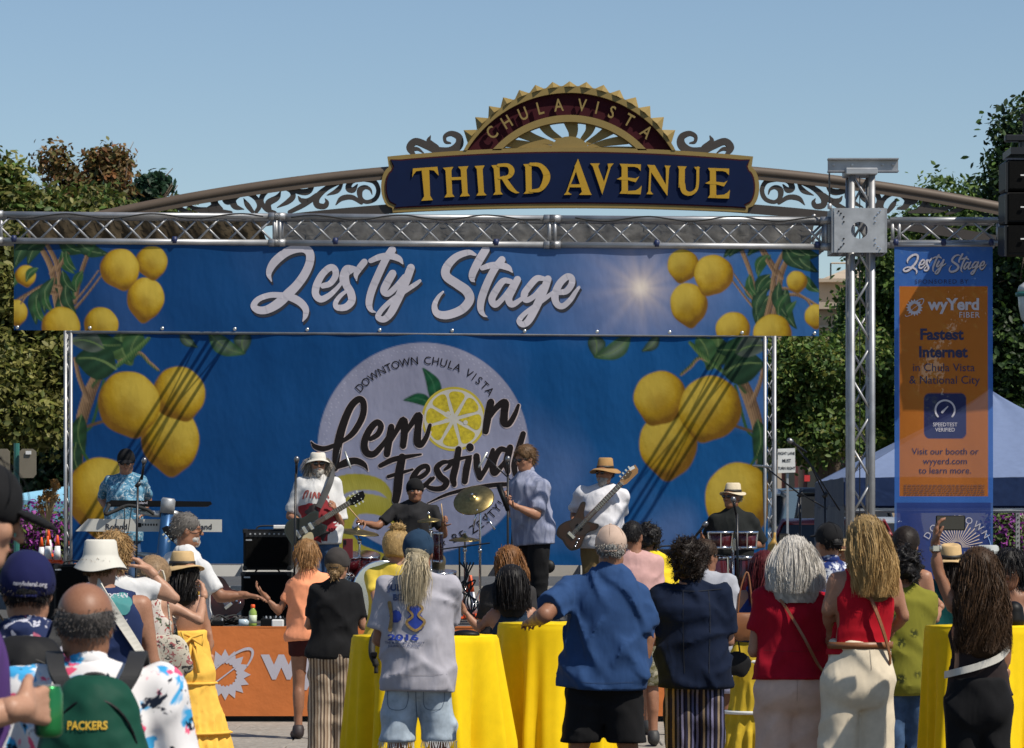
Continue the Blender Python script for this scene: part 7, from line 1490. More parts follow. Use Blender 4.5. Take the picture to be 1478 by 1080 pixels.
box_thing('mixer', 'small black mixer with metal knobs on the stage edge beside the bottle', 'mixer', 376, 893, 410, 905, 31.5, .3, BLACK, 9); box_thing('di_box', 'small white box in front of the mixer on the stage edge', 'box', 392, 897, 409, 908, 31.36, .1, WHITEP)
box_thing('effects_pedal', 'black effects pedal on the stage near the resting guitar', 'pedal', 300, 898, 322, 906, 31.7, .15, BLACK, 2); box_thing('power_strip', 'white cloth on top of the black combo amplifier', 'cloth', 394, 758, 420, 764, 34.05, .2, WHITEP, z=P(0, 764, 34.05)[2])
for i, nm in enumerate(('loose cable nearest the amplifier foot', 'looped cable beside the resting guitar', 'cable trailing along the deck edge', 'cable crossing under the guitar', 'thick cable behind the bottle', 'cable running towards the mixer', 'cable curled at the left of the pile', 'cable stretched flat behind the pedal', 'cable rising slightly above the heap', 'cable ending beside the lime drink')): cable(nm + ', black', [(300 + i * 6, 903 - (i % 3) * 3, 31.6 + .1 * i), (315 + (i * 13) % 40, 888 + (i % 4) * 3, 31.8 + .1 * (i % 5)), (335 - (i * 7) % 30, 897, 31.9), (350 + (i * 5) % 20, 891 + (i % 3) * 4, 32), (372 - i * 3, 901, 31.7)], .008)
thing('stage_light', lathe([(0, 0), (.05, .01), (.07, .12), (.06, .14), (0, .13)], P(791, 821, 34.8), 16, axz((0, -1, .2))), BLACK, 'small par light low behind the harmonica player', 'light', smooth=True)
# ---------------------------------------------------------------- tables
YEL = cloth('table_yellow', (.90, .62, .010), .5, .05, .7, 3.2, (1, 1, .25), True, trans=.12)
def table(label, x0, x1, ytop, D, seed, drop=.03, grp='tall tables under yellow cloths'):
    c = P((x0 + x1) / 2, ytop, D); r = (x1 - x0) / 2 * D / FP * .93; top = c[2]; root = empty('cocktail_table', (c[0], D, 0), label, 'table', grp); rng = np.random.RandomState(seed); ph = rng.rand(6) * 6.28; N = 150; M_ = 34; V = []
    for j in range(M_ + 1):
        t = j / M_; z = top - (top - drop) * t ** 1.15
        for i in range(N):
            a = 2 * math.pi * i / N; f = .5 * math.sin(a * 7 + ph[0] + .8 * math.sin(a * 2 + ph[1])) + .35 * math.sin(a * 12 + ph[2] + 1.2 * math.sin(a * 3)) + .15 * math.sin(a * 23 + ph[3]); amp_ = .15 * r / .45 * min(1, t * 1.6) ** 1.2
            rr = r * (1 + .10 * t) + amp_ * f * .8 - .006 * (t == 0); V.append((c[0] + rr * math.cos(a), D + rr * math.sin(a), z - (.004 if j == 0 else 0)))
    F = [(j * N + i, (j + 1) * N + i, (j + 1) * N + (i + 1) % N, j * N + (i + 1) % N) for j in range(M_) for i in range(N)]
    ctr = len(V); rings = [(r * .985, 0), (r * .5, .001), (0.01, .001)]
    for rr, dz in rings: V += [(c[0] + rr * math.cos(2 * math.pi * i / N), D + rr * math.sin(2 * math.pi * i / N), top + dz + .001 * math.sin(i * .8)) for i in range(N)]
    for k in range(3):
        a0 = 0 if k == 0 else ctr + (k - 1) * N; b0 = ctr + k * N; F += [(a0 + i, a0 + (i + 1) % N, b0 + (i + 1) % N, b0 + i) for i in range(N)]
    obj('tablecloth', (V, F), YEL, root, True); obj('tabletop', lathe([(0, -.04), (r * .95, -.04), (r * .95, -.008), (0, -.008)], (c[0], D, top), 30), WHITEP, root); obj('leg', tube([(c[0], D, .02), (c[0], D, top - .04)], .03, 10), BLKMET, root); obj('base', lathe([(r * .6, 0), (r * .6, .02), (.05, .04), (0, .04)], (c[0], D, 0), 24), BLKMET, root)
    return c, r, top
t1 = table('yellow clothed round table under the elbows of the grey shirted man with the ponytail', 500, 727, 917, 20.3, 3)
t2 = table('yellow clothed round table the man in the blue shirt leans on', 712, 900, 899, 21.0, 5); t3 = table('yellow clothed round table at the right edge beside the woman raising her phone', 1328, 1520, 903, 19.3, 8)
# ---------------------------------------------------------------- fabrics
def pat_blot(stops, scale, base, sc=(1, 1, 1), dist=.0, extra=None):
    def f(B):
        c = base
        for i, (col, s_, lo, hi) in enumerate(stops):
            n = B.new('TexNoise'); n.inputs['Scale'].default_value = s_; n.inputs['Detail'].default_value = 3; n.inputs['Distortion'].default_value = 1.8; n.noise_dimensions = '4D'; n.inputs['W'].default_value = i * 7.3; B.lk(B.co(sc), n.inputs['Vector'])
            c = B.mix(B.ramp(n.outputs['Fac'], [(lo, (0, 0, 0)), (hi, (1, 1, 1))]), c, col)
        return c
    return f
def pat_flower(base, petal, scale, n=5, cut=.26):
    def f(B):
        v = B.new('TexVoronoi'); v.inputs['Scale'].default_value = scale; B.lk(B.co(), v.inputs['Vector']); m = B.ramp(v.outputs['Distance'], [(cut * .6, (1, 1, 1)), (cut, (0, 0, 0))]); nz = B.ramp(B.noise(scale * 5), [(.42, (0, 0, 0)), (.5, (1, 1, 1))]); mm = B.mix(1., m, nz, 'MULTIPLY')
        return B.mix(mm, base, petal)
    return f
def pat_stripe(cols, freq, axis=0):
    def f(B):
        s = B.new('SeparateXYZ'); B.lk(B.co(), s.inputs[0]); nz = B.new('Math'); nz.operation = 'MULTIPLY_ADD'; nz.inputs[1].default_value = .02; B.lk(B.noise(3), nz.inputs[0]); B.lk(s.outputs[axis], nz.inputs[2])
        m = B.new('Math'); m.operation = 'MULTIPLY'; m.inputs[1].default_value = freq; B.lk(nz.outputs[0], m.inputs[0]); q = B.new('Math'); q.operation = 'FRACT'; B.lk(m.outputs[0], q.inputs[0])
        n = len(cols); return B.ramp(q.outputs[0], [(i / n, c) for i, c in enumerate(cols)], 'CONSTANT')
    return f
C = cloth
WHT = C('tee_white', (.58, .58, .58), .6); BLK = C('tee_black', (.012, .012, .013), .5); ORG = C('tee_peach', (.86, .33, .17), .5); BLUET = C('tee_blue', (.024, .058, .15), .7); YELT = C('tee_yellow', (.75, .55, .03), .5); PINKT = C('tee_pink', (.50, .30, .28), .55); GRYT = C('tee_grey', (.36, .35, .39), .7); REDT = C('top_red', (.30, .006, .018), .45); REDH = C('halter_red', (.40, .008, .018), .35)
NVY = C('shirt_navy', (.006, .011, .028), .9, fs=7); NAVYT = C('tank_navy', (.018, .03, .085), .6); PURP = C('tee_purple', (.075, .032, .15), .5); TEALT = C('tee_teal', (.01, .085, .085), .6); CHAR = C('tee_charcoal', (.035, .033, .033), .5); LINEN = C('linen_cream', (.66, .57, .43), .8, fs=7); PINKL = C('linen_pink', (.60, .42, .33), .8, fs=7); DENIM = C('denim', (.05, .09, .17), .6, .3); DENL = C('denim_light', (.36, .43, .50), .7, .25); KHA = C('khaki', (.20, .135, .06), .5); BLKP = C('pants_black', (.010, .010, .011), .6); DKTEE = C('drummer_tee', (.022, .022, .024), .6); YDR = C('dress_yellow', (.78, .46, .08), .6, fs=8); MARO = C('shorts_maroon', (.045, .012, .012), .4)
PL = C('shirt_plaid', pat_blot([((.17, .19, .28), 9, .45, .6)], 6, (.27, .29, .39), (1, 1, .3)), .8); OLV = C('pants_olive', (.085, .075, .05), .5); HAW1 = C('shirt_blue_hawaiian', pat_blot([((.05, .16, .26), 14, .45, .52), ((.42, .50, .55), 22, .56, .6)], 9, (.14, .30, .42)), .7)
HAW2 = C('shirt_tropical', pat_blot([((.05, .33, .62), 7, .56, .60), ((.80, .10, .20), 8.5, .58, .61), ((.012, .018, .035), 9, .60, .625)], 9, (.70, .68, .68)), .5); HAW3 = C('shirt_dark_floral', pat_blot([((.50, .50, .58), 17, .55, .57), ((.45, .12, .18), 9, .63, .66)], 9, (.02, .03, .085)), .5)
DAND = C('shirt_dandelion', pat_flower((.015, .03, .13), (.66, .68, .72), 10, cut=.6), .5); LEAFS = C('shirt_olive_leaf', pat_flower((.19, .18, .025), (.04, .045, .012), 10, cut=.42), .6); FLOR = C('dress_floral', pat_blot([((.30, .04, .04), 20, .58, .62), ((.06, .09, .05), 24, .57, .61)], 9, (.58, .52, .46)), .6)
STR1 = C('pants_striped_tan', pat_stripe([(.40, .32, .23), (.09, .06, .045), (.36, .28, .20), (.22, .15, .10), (.44, .37, .29), (.12, .08, .06)], 14), .55); STR2 = C('pants_striped_dark', pat_stripe([(.012, .012, .02), (.20, .19, .30), (.015, .012, .02), (.02, .02, .04), (.24, .18, .12), (.012, .012, .02), (.10, .10, .18)], 11), .6)
CAMO = C('shorts_camo', pat_blot([((.12, .11, .05), 16, .48, .52), ((.35, .32, .24), 20, .55, .58)], 9, (.20, .19, .13)), .5); LAV = C('shorts_lavender', (.42, .42, .58), .4)
HB = C('hat_straw', (.52, .36, .18), .1, .12, weave=True); HW_ = C('hat_white', (.58, .56, .50), .12, .05); HT = C('hat_tan', (.34, .20, .085), .15); HC = C('hat_cream', (.58, .50, .36), .12); CAPB = C('cap_black', (.012, .012, .013), .25); CAPN = C('cap_navy', (.012, .014, .06), .25); CAPS = C('cap_slate', (.018, .04, .075), .3); CAPT = C('cap_beige', (.46, .34, .27), .25); CAPG = C('cap_grey', (.045, .04, .038), .25)
LEA = mat('leather_tan', (.22, .085, .03), .45, bump=.2); STRAPM = mat('strap_white', (.60, .57, .50), .7, bump=.3, bs=300); STRAPB = mat('strap_black', (.014, .014, .015), .7, bump=.3, bs=300)
def strap(label, q, pts, w_, m_, name='bag_strap', cat='strap', off=0.004):
    """flat strap through local points of a person"""
    c = crom([q['Wd'](np.array(p)) for p in pts], 8); d = np.gradient(c, axis=0); d /= np.linalg.norm(d, axis=1)[:, None]; out = c - np.array([q['X'], q['D'], 0]) ; out[:, 2] = 0; out /= np.linalg.norm(out, axis=1)[:, None] + 1e-9; s_ = np.cross(d, out); s_ /= np.linalg.norm(s_, axis=1)[:, None] + 1e-9; n = np.cross(s_, d); V = []
    for i in range(len(c)): V += [c[i] - s_[i] * w_ / 2 - n[i] * off, c[i] + s_[i] * w_ / 2 - n[i] * off, c[i] + s_[i] * w_ / 2 + n[i] * off, c[i] - s_[i] * w_ / 2 + n[i] * off]
    F = [(4 * i + k, 4 * i + (k + 1) % 4, 4 * i + 4 + (k + 1) % 4, 4 * i + 4 + k) for i in range(len(c) - 1) for k in range(4)] + [(0, 3, 2, 1), (len(V) - 4, len(V) - 3, len(V) - 2, len(V) - 1)]
    return thing(name, (V, F), m_, label, cat, smooth=False)
def arm(e, w, t=None, p=(0, 0, -1), c=.5, sh=None, f=1):
    d = dict(e=e, w=w, p=p, c=c, f=f)
    if t: d['t'] = t
    if sh: d['sh'] = sh
    return d
PI = math.pi
BLOND = (.46, .30, .12); BRN = (.05, .028, .015); DBR = (.022, .014, .01); BKH = (.012, .010, .010); GREY = (.26, .25, .24); WHH = (.62, .58, .52)
# ---------------------------------------------------------------- musicians (on the deck, facing the audience)
pk = person('keyboard player in black cap and blue patterned open shirt behind two keyboards', 34.3, 182, 651, 178, PI - .1, fat=1.08, skinm=SK_LIGHT, shirt=dict(m=HAW1, hem=.46, collar=1, sleeve=.85, loose=.02), pants=dict(m=DENIM, name='jeans'), hair=('short', BRN), hat=('cap', CAPB, dict(tilt=-.1)), pitch=.22, head_yaw=.1, floor=DK_, hatH=.0, face=False, specs='x', arms={'R': arm((146, 720, 1), (158, 740, -1), (172, 746, -1), (0, 0, -1), .6), 'L': arm((214, 722, 1), (206, 742, -1), (195, 746, -1), (0, 0, -1), .6)})
pg = person('long haired guitarist in white hat, sunglasses and white tee with red flower print', 33.55, 459, 654, 463, PI + .1, fat=1.12, skinm=SK_LIGHT, shirt=dict(m=WHT, hem=.45, sleeve=.9, loose=.03, sr=.07), pants=dict(m=DENIM, name='jeans'), hair=('shag', (.30, .27, .23), dict(cut=.14, len=.13, t=.02, n=2000)), hat=('fedora', HW_, dict(rim=.14, r=.09, h=.072, tilt=-.05)), specs='round', beard=dict(c=(.42, .40, .36), L=.02), head_yaw=.05, floor=DK_, hatH=.0,
    arms={'R': arm((418, 745, 1), (438, 757, -1), (452, 768, -1), (.3, .5, -.3), .8), 'L': arm((492, 757, 1), (484, 738, -1), (480, 723, -1), (-1, .3, 0), 1.0)}, face=False)
pd = person('drummer in black backwards cap and dark henley shirt holding two drumsticks', 35.0, 599, 694, 599, PI, fat=1.15, skinm=SK_TAN, shirt=dict(m=DKTEE, hem=.42, sleeve=.75, loose=.008), pants=dict(m=OLV, len=.04, rk=.085), hair=('short', BKH), hat=('backcap', CAPB), floor=DK_ - .22, legs='sit', face=True, head_yaw=.12, arms={'R': arm((545, 760, -1), (524, 754, -1), (516, 750, -1), (0, .5, -1), 1.5, (572, 736)), 'L': arm((641, 772, -1), (640, 756, -1), (640, 745, -1), (1, 0, 0), 1.5, (627, 737))})
ph_ = person('man with sunglasses in a pale blue patterned shirt playing harmonica in profile', 33.0, 758, 646, 772, PI - 1.0, fat=1.25, skinm=SK_LIGHT, shirt=dict(m=PL, hem=.44, collar=1, sleeve=.85, loose=.035, sr=.075), pants=dict(m=BLKP, rk=.085, ra=.07), hair=('short', (.15, .085, .04), dict(t=.018, len=.035, cut=.09)), specs='x', pitch=.2, head_yaw=.1, floor=DK_, face=False, arms={'R': arm((748, 756, 1), (733, 724, -1), (722, 712, -1), (1, 0, .3), 1.0, (745, 700)), 'L': arm((774, 744, -1), (742, 730, -1), (726, 717, -1), (1, 0, .3), 1.0, (783, 704))})
pbs = person('bassist in tan fedora and white guayabera shirt looking to his right', 33.45, 873, 668, 866, PI - .15, fat=1.3, skinm=SK_TAN, shirt=dict(m=C('shirt_white2', (.62, .62, .66), .7), hem=.45, collar=1, sleeve=.85, loose=.03, sr=.075), pants=dict(m=KHA, rk=.085), hair=('short', BRN), hat=('fedora', HT, dict(rim=.165, r=.09, h=.115, band=HATLEATHER, droop=-.03)), specs='x', beard=dict(c=(.33, .31, .29), L=.05), head_yaw=.45 * -1, floor=DK_, arms={'R': arm((829, 742, 1), (828, 752, -1), (834, 762, -1), (.5, .4, -.5), .9, (840, 712)), 'L': arm((895, 744, 1), (887, 716, -1), (880, 704, -1), (-1, .2, 0), 1.2, (898, 716))})
pp_ = person('percussionist in cream straw fedora and dark shirt seated behind the bongos', 33.4, 1057, 702, 1056, PI, fat=1.15, skinm=SK_TAN, shirt=dict(m=C('shirt_black_button', (.016, .018, .018), .8), hem=.4, collar=1, sleeve=.95, loose=.03, sr=.075), pants=dict(m=C('jeans_pale', (.30, .36, .38), .6), rk=.085), hair=('short', GREY), hat=('fedora', HC, dict(rim=.135, r=.088, h=.10, band=HATLEATHER, droop=-.01)), specs='x', head_yaw=-.75, floor=DK_ - .27, legs='sit', arms={'R': arm((1022, 778, 1), (1014, 778, -1), (1010, 765, -1), (1, .3, 0), .2, (1032, 752)), 'L': arm((1100, 786, 1), (1082, 788, -1), (1070, 780, -1), (0, 0, -1), .5, (1082, 750))})
# printed flower and lettering on the guitarist's shirt
def wrap_print(root, sh_obj, VF, m_, name='print', sgn=1, off=.004):
    """projects a flat print (world coords, facing -y) along y onto the shirt mesh"""
    from mathutils.bvhtree import BVHTree
    me = sh_obj.data; V = np.empty(len(me.vertices) * 3, np.float32); me.vertices.foreach_get('co', V); V = V.reshape(-1, 3)
    yaw = root.rotation_euler.z; X0 = np.array(root.location); c, s_ = math.cos(yaw), math.sin(yaw); Wv = np.stack([V[:, 0] * c - V[:, 1] * s_ + X0[0], V[:, 0] * s_ + V[:, 1] * c + X0[1], V[:, 2] + X0[2]], 1)
    t = BVHTree.FromPolygons(Wv.tolist(), [tuple(p.vertices) for p in me.polygons]); P0 = []; ok = []
    for v in np.asarray(VF[0]):
        h = t.ray_cast(Vector((v[0], v[1] - 1.5, v[2])), Vector((0, 1, 0)))
        if h[0] is None: P0.append((v[0], X0[1], v[2])); ok.append(False)
        else: P0.append((h[0][0], h[0][1] - off, h[0][2])); ok.append(True)
    P0 = np.array(P0); F = [f for f in VF[1] if all(ok[i] for i in f)]
    d = P0 - X0; L = np.stack([d[:, 0] * c + d[:, 1] * s_, -d[:, 0] * s_ + d[:, 1] * c, d[:, 2]], 1)
    return obj(name, (L, F), m_, root, True, local=True)
def blobVF(cx, cy, r, D, lob=5, amp=.18, n=40, rings=6, sx=1., seed=0):
    rg = np.random.RandomState(seed); V = [P(cx, cy, D)]; F = []
    for j in range(1, rings + 1):
        for i in range(n):
            a = 2 * math.pi * i / n; rr = r * (1 + amp * math.sin(lob * a + seed) + amp * .5 * math.sin(2 * lob * a + 1)) * j / rings; V.append(P(cx + rr * sx * math.cos(a), cy - rr * math.sin(a), D))
    for i in range(n): F.append((0, 1 + (i + 1) % n, 1 + i))
    for j in range(rings - 1):
        for i in range(n): a = 1 + j * n + i; b = 1 + j * n + (i + 1) % n; F.append((a, b, b + n, a + n))
    return V, F
def sub_text(s_, px, py, cap, D, bold=0, sx=.95, angle=0):
    """text cut finely so that it can wrap"""
    import bmesh
    V, F = text_on(s_, px, py, cap, D, bold, 0, sx=sx, angle=angle); bm = bmesh.new(); vs_ = [bm.verts.new(v) for v in V]
    for f in F:
        try: bm.faces.new([vs_[i] for i in f])
        except ValueError: pass
    bmesh.ops.triangulate(bm, faces=bm.faces[:]); bmesh.ops.subdivide_edges(bm, edges=[e for e in bm.edges if e.calc_length() > .02], cuts=1); bmesh.ops.triangulate(bm, faces=bm.faces[:]); bm.verts.index_update(); out = (np.array([v.co[:] for v in bm.verts]), [tuple(v.index for v in f.verts) for f in bm.faces]); bm.free(); return out
def child(q, nm): return [o for o in q['root'].children if o.name.split('.')[0] == nm][0]
RFL = mat('print_red', (.26, .01, .018), .7, var=.3, vs=30); RTX = mat('print_brick', (.30, .06, .05), .7, var=0); DKP = mat('print_soot', (.03, .02, .02), .7, var=0)
sg_ = child(pg, 'shirt')
wrap_print(pg['root'], sg_, blobVF(459, 752, 29, 33.5, 5, .16, seed=2, sx=1.0), RFL, 'flower_print', off=.006); wrap_print(pg['root'], sg_, blobVF(452, 738, 9, 33.5, 3, .2, seed=4), DKP, 'leaf_print', off=.009); wrap_print(pg['root'], sg_, blobVF(466, 770, 8, 33.5, 4, .3, seed=1), DKP, 'leaf_print', off=.009)
strokes_ = strokes([[(438, 720, 2.4), (441, 711, 2.4), (446, 709, 2), (443, 718, 2)], [(449, 719, 2), (450, 711, 2)], [(453, 719, 2), (455, 711, 2.6), (458, 719, 2)], [(461, 719, 2), (461, 711, 2), (466, 719, 2), (467, 711, 2)], [(470, 719, 2), (472, 712, 2), (475, 719, 2)]], ID, 33.5, m=4); wrap_print(pg['root'], sg_, strokes_, RTX, 'shirt_lettering', off=.006)
strap('wide grey guitar strap over the shoulder of the long haired guitarist', pg, [(-.13, -.10, 1.44), (-.125, .04, 1.47), (-.09, .16, 1.36), (-.03, .185, 1.22), (.03, .19, 1.10)], .06, mat('strap_grey', (.07, .07, .07), .7, bump=.2), 'guitar_strap', 'strap')
# drumsticks, harmonica mic
SW = mat('stick_wood', (.55, .36, .17), .5)
def stick(lb, a, b, D0, D1): return thing('drumstick', tube([P(*a, D0), P(*b, D1)], [.007, .005], 7), SW, lb, 'drumstick', smooth=True)
def wpt(q, sd, f=.08): return q['Wd'](q['wr'][sd] + q['hdv'][sd] / np.linalg.norm(q['hdv'][sd]) * f)
w0 = wpt(pd, 'R'); d0 = P(500, 730, 0) * 0; tt = P(502, 731, w0[1] - .1); thing('drumstick', tube([w0 + (w0 - tt) * .3, tt], [.007, .005], 7), SW, 'drumstick in the drummer hand nearest the guitarist', 'drumstick', smooth=True)
w0 = wpt(pd, 'L'); thing('drumstick', tube([w0 - [0, 0, .06], w0 + [-.02, -.05, .16]], [.007, .005], 7), SW, 'upright drumstick in the drummer hand beside the ride cymbal', 'drumstick', smooth=True)
hm_ = thing('harmonica_mic', join(tube([P(720, 700, 32.5), P(733, 737, 32.45)], [.03, .02], 10)), BLACK, 'black handheld case in the hands of the harmonica player', 'microphone', smooth=True)
# ---------------------------------------------------------------- the crowd
c1 = person('man in black cap seen in profile at the far left holding a green can', 8.0, -32, 666, -165, -1.2, fat=1.1, skinm=SK_PALE, shirt=dict(m=PURP, hem=.46, sleeve=.8, loose=.02), pants=dict(m=DENIM, name='jeans'), hair=('short', (.20, .13, .08), dict(t=.008, len=.012)), hat=('cap', CAPB, dict(tilt=-.12)), pitch=.30, head_yaw=-.1, arms={'L': 'down', 'R': arm((-120, 1060, -1), (28, 1022, 1), (92, 1016, 1), (.3, 1, 0), .75, (-170, 900))}, lean=.0)
c2 = person('man in navy cap and dark floral shirt wearing a black backpack', 11.2, 40, 806, 36, .15, fat=1.15, skinm=SK_LIGHT, shirt=dict(m=HAW3, hem=.46, collar=1, sleeve=.8, loose=.02), pants=dict(m=DENIM, name='jeans'), hair=('short', BKH), hat=('cap', CAPN), head_yaw=-.05, arms={'R': 'front', 'L': 'front'}, shw=1.0, specs='x')
c3 = person('balding man in white tropical print shirt wearing a green and yellow backpack', 9.8, 123, 851, 140, .08, fat=1.12, skinm=SK_TAN, shirt=dict(m=HAW2, hem=.46, collar=1, sleeve=.85, loose=.025, sr=.075), pants=dict(m=KHA), hair=('bald', (.09, .08, .075)), arms={'L': 'front', 'R': 'front'}, shw=1.3, specs='x')
c4 = person('man in white bucket hat and navy tank top with a white sling strap', 16.8, 146, 784, 168, .1, fat=1.05, skinm=SK_LIGHT, shirt=dict(m=NAVYT, hem=.44, sleeve=-1, loose=.018), pants=dict(m=KHA, len=.27, name='shorts'), hair=('short', (.16, .09, .04)), hat=('bucket', HW_, dict(rim=.138, r=.092, h=.085, droop=-.06)), specs='x', head_yaw=-.35, roll=.0, arms={'L': 'front', 'R': 'front'}, shw=1.05)
c5 = person('blond person in white tee raising a hand to sunglasses behind the bucket hat', 18.2, 164, 772, 178, .1, sex='f', skinm=SK_PALE, shirt=dict(m=WHT, hem=.46, sleeve=.5), pants=dict(m=DENIM, name='jeans'), hair=('short', (.42, .26, .11), dict(cut=.08, t=.014, len=.04)), arms={'R': arm((252, 864, 0), (216, 824, 0), (186, 797, 0), (-1, 0, 0), .9, (208, 848)), 'L': 'front'})
c6 = person('woman with light brown bun in floral top hugging the woman in yellow', 20.0, 222, 812, 215, -.15, sex='f', skinm=SK_PALE, shirt=dict(m=FLOR, hem=.36, sleeve=-1, loose=.02), pants=dict(m=FLOR, skirt=.26, len=.3, name='skirt'), hair=('bun', (.34, .22, .12), dict(at=(0, -.1, .02))), arms={'R': arm((288, 896, 0), (294, 858, 1), (292, 842, 1), (-1, 0, 0), .6, (246, 874)), 'L': 'front'})
c7 = person('woman in straw fedora and yellow halter maxi dress seen from behind', 22.5, 262, 803, 272, .25, sex='f', skinm=SK_LIGHT, shirt=dict(m=YDR, hem=.52, sleeve=-1, loose=.005, tube=.69, fold=.003, name='bodice'), pants=dict(m=YDR, skirt=.35, len=.10, waist=.66, name='skirt', pleats=20), hair=('long', BKH, dict(L=.19, w=.085, n=900, wave=.006)), hat=('fedora', HB, dict(rim=.155, r=.09, h=.10, band=HATLEATHER)), head_yaw=.5, specs='x', arms={'L': 'front', 'R': arm((302, 915, 0), (304, 955, 0), (300, 985, 0), (-1, 0, 0), .8, (288, 870))})
for z_ in (.72, .40): R_ = .158 + (.35 - .155) * (c7['hip'][2] - z_) / (c7['hip'][2] - .16); obj('tier_seam', lathe([(R_ * .97, 0), (R_ * 1.005, .004), (R_ * 1.005, .012), (R_ * .97, .016)], (0, 0, z_), 60, np.diag([1, .85, 1]), lambda a, r, z: (r * (1 + .02 * math.sin(a * 20)), z)), YDR, c7['root'], True, local=True)
thing('neck_tie', tube([c7['Wd'](np.array(p)) for p in ((-.05, -.10, 1.30), (-.03, -.09, 1.42), (0, -.06, 1.48), (.03, -.09, 1.42), (.05, -.10, 1.30))], .012, 6), YDR, 'yellow halter ties on the back of the woman in the maxi dress', 'strap', smooth=True)
bw_ = [c7['Wd'](np.array(p)) for p in ((.0, -.13, 1.03), (-.07, -.17, 1.06), (-.05, -.17, .99), (0, -.15, 1.03), (.07, -.17, 1.05), (.06, -.17, .98), (0, -.15, 1.02))]; thing('waist_bow', join(tube(bw_, .012, 6), tube([bw_[0], c7['Wd'](np.array((-.03, -.17, .82)))], .011, 6), tube([bw_[0], c7['Wd'](np.array((.04, -.17, .80)))], .011, 6)), YDR, 'yellow fabric bow tied at the back waist of the maxi dress', 'bow', smooth=True)
c8 = person('grey haired man in sunglasses and white tee reaching his arm to the right', 25.0, 270, 742, 262, -.95, fat=1.1, skinm=SK_TAN, shirt=dict(m=WHT, hem=.46, sleeve=.8, loose=.03), pants=dict(m=KHA, len=.27, name='shorts'), hair=('short', (.17, .155, .14), dict(t=.014, len=.022)), specs='x', beard=dict(c=(.40, .39, .37)), head_yaw=-.45, arms={'R': arm((318, 862, 0), (352, 859, 0), (370, 861, 0), (0, 0, -1), .35, (292, 820)), 'L': 'front'})
c9 = person('woman with short blond hair in a peach tee and maroon shorts reaching left', 28.6, 443, 784, 446, .05, sex='f', fat=1.02, skinm=SK_TAN, shirt=dict(m=ORG, hem=.50, sleeve=.6, loose=.012), pants=dict(m=MARO, len=.42, name='shorts'), hair=('bob', (.36, .19, .075), dict(cut=.12, len=.07)), arms={'L': arm((402, 884, 0), (383, 861, 0), (368, 846, 0), (1, 0, 0), .5, (422, 845)), 'R': 'front'}, shoes=(.03, .02, .02))
c10 = person('woman in black cap and black tee with brown striped wide trousers', 25.3, 487, 796, 481, .0, sex='f', fat=1.12, skinm=SK_LIGHT, shirt=dict(m=BLK, hem=.50, sleeve=.75, loose=.012), pants=dict(m=STR1, rk=.10, ra=.11, len=.03), hair=('bun', (.30, .19, .09), dict(at=(0, -.09, -.06))), hat=('cap', CAPG), head_yaw=-.2, arms={'L': 'cross', 'R': 'front'}, shw=1.05)
c11 = person('woman with high blond bun in a yellow tee in front of the drum kit', 23.8, 573, 768, 560, -.1, sex='f', fat=1.05, skinm=SK_LIGHT, shirt=dict(m=C('tee_lemon', (.60, .44, .06), .5), hem=.47, sleeve=.7, loose=.015), pants=dict(m=DENIM, name='jeans'), hair=('bun', BLOND, dict(at=(.02, -.03, .14))), head_yaw=-.25, arms={'L': arm((543, 868, -1), (552, 886, 1)), 'R': 'front'})
c12 = person('man with long blond ponytail, slate cap, grey printed tee and cut off jeans', 19.4, 604, 769, 604, -.02, fat=1.08, skinm=SK_TAN, shirt=dict(m=GRYT, hem=.475, sleeve=.8, loose=.03, sr=.075), pants=dict(m=DENL, len=.31, rk=.088, name='denim_shorts', fold=.008), hair=('pony', (.50, .42, .28), dict(L=.27, sx=-.01, sp=.0035)), hat=('cap', CAPS), head_yaw=-.1, arms={'L': 'front', 'R': arm((647, 905, 1), (640, 916, 1))}, legs={'L': (-.08, 0), 'R': (.07, .06)})
c13 = person('woman with curly auburn hair in a dark grey tee behind the yellow table', 24.0, 735, 795, 728, .05, sex='f', fat=1.1, skinm=SK_LIGHT, shirt=dict(m=CHAR, hem=.47, sleeve=.7), pants=dict(m=BLKP), hair=('long', (.24, .105, .035), dict(L=.20, w=.10, wave=.016, wf=46, n=1300, dx=.03)), arms={'L': 'front', 'R': 'front'})
c14 = person('woman with black bob in a navy sleeveless top raising her left hand', 22.6, 738, 826, 742, .1, sex='f', fat=1.1, skinm=SK_LIGHT, shirt=dict(m=C('top_slate', (.02, .035, .06), .5), hem=.47, sleeve=-1, loose=.012), pants=dict(m=BLKP), hair=('long', BKH, dict(L=.15, w=.12, wave=.003, n=1300)), arms={'L': arm((690, 908, 0), (668, 878, 0), (658, 856, 0), (1, 0, 0), .6, (712, 886)), 'R': arm((790, 915, 0), (768, 902, 1))})
c15 = person('large man in beige cap, blue tee and black shorts leaning on the yellow table', 19.2, 882, 762, 872, -.05, fat=1.26, skinm=SK_TAN, shirt=dict(m=BLUET, hem=.485, sleeve=.78, loose=.03, sr=.07, fold=.011), pants=dict(m=BLKP, len=.31, rk=.092, name='shorts'), hair=('short', (.32, .31, .29), dict(len=.02)), hat=('cap', CAPT), roll=-.03, arms={'L': arm((786, 888, -1), (768, 897, 1), (760, 903, 1), (0, 0, -1), .3, (822, 850)), 'R': arm((934, 920, 0), (922, 975, 0), (918, 992, 0), (-1, 0, 0), .6, (920, 860))}, legs={'L': (-.12, 0), 'R': (.10, 0)})
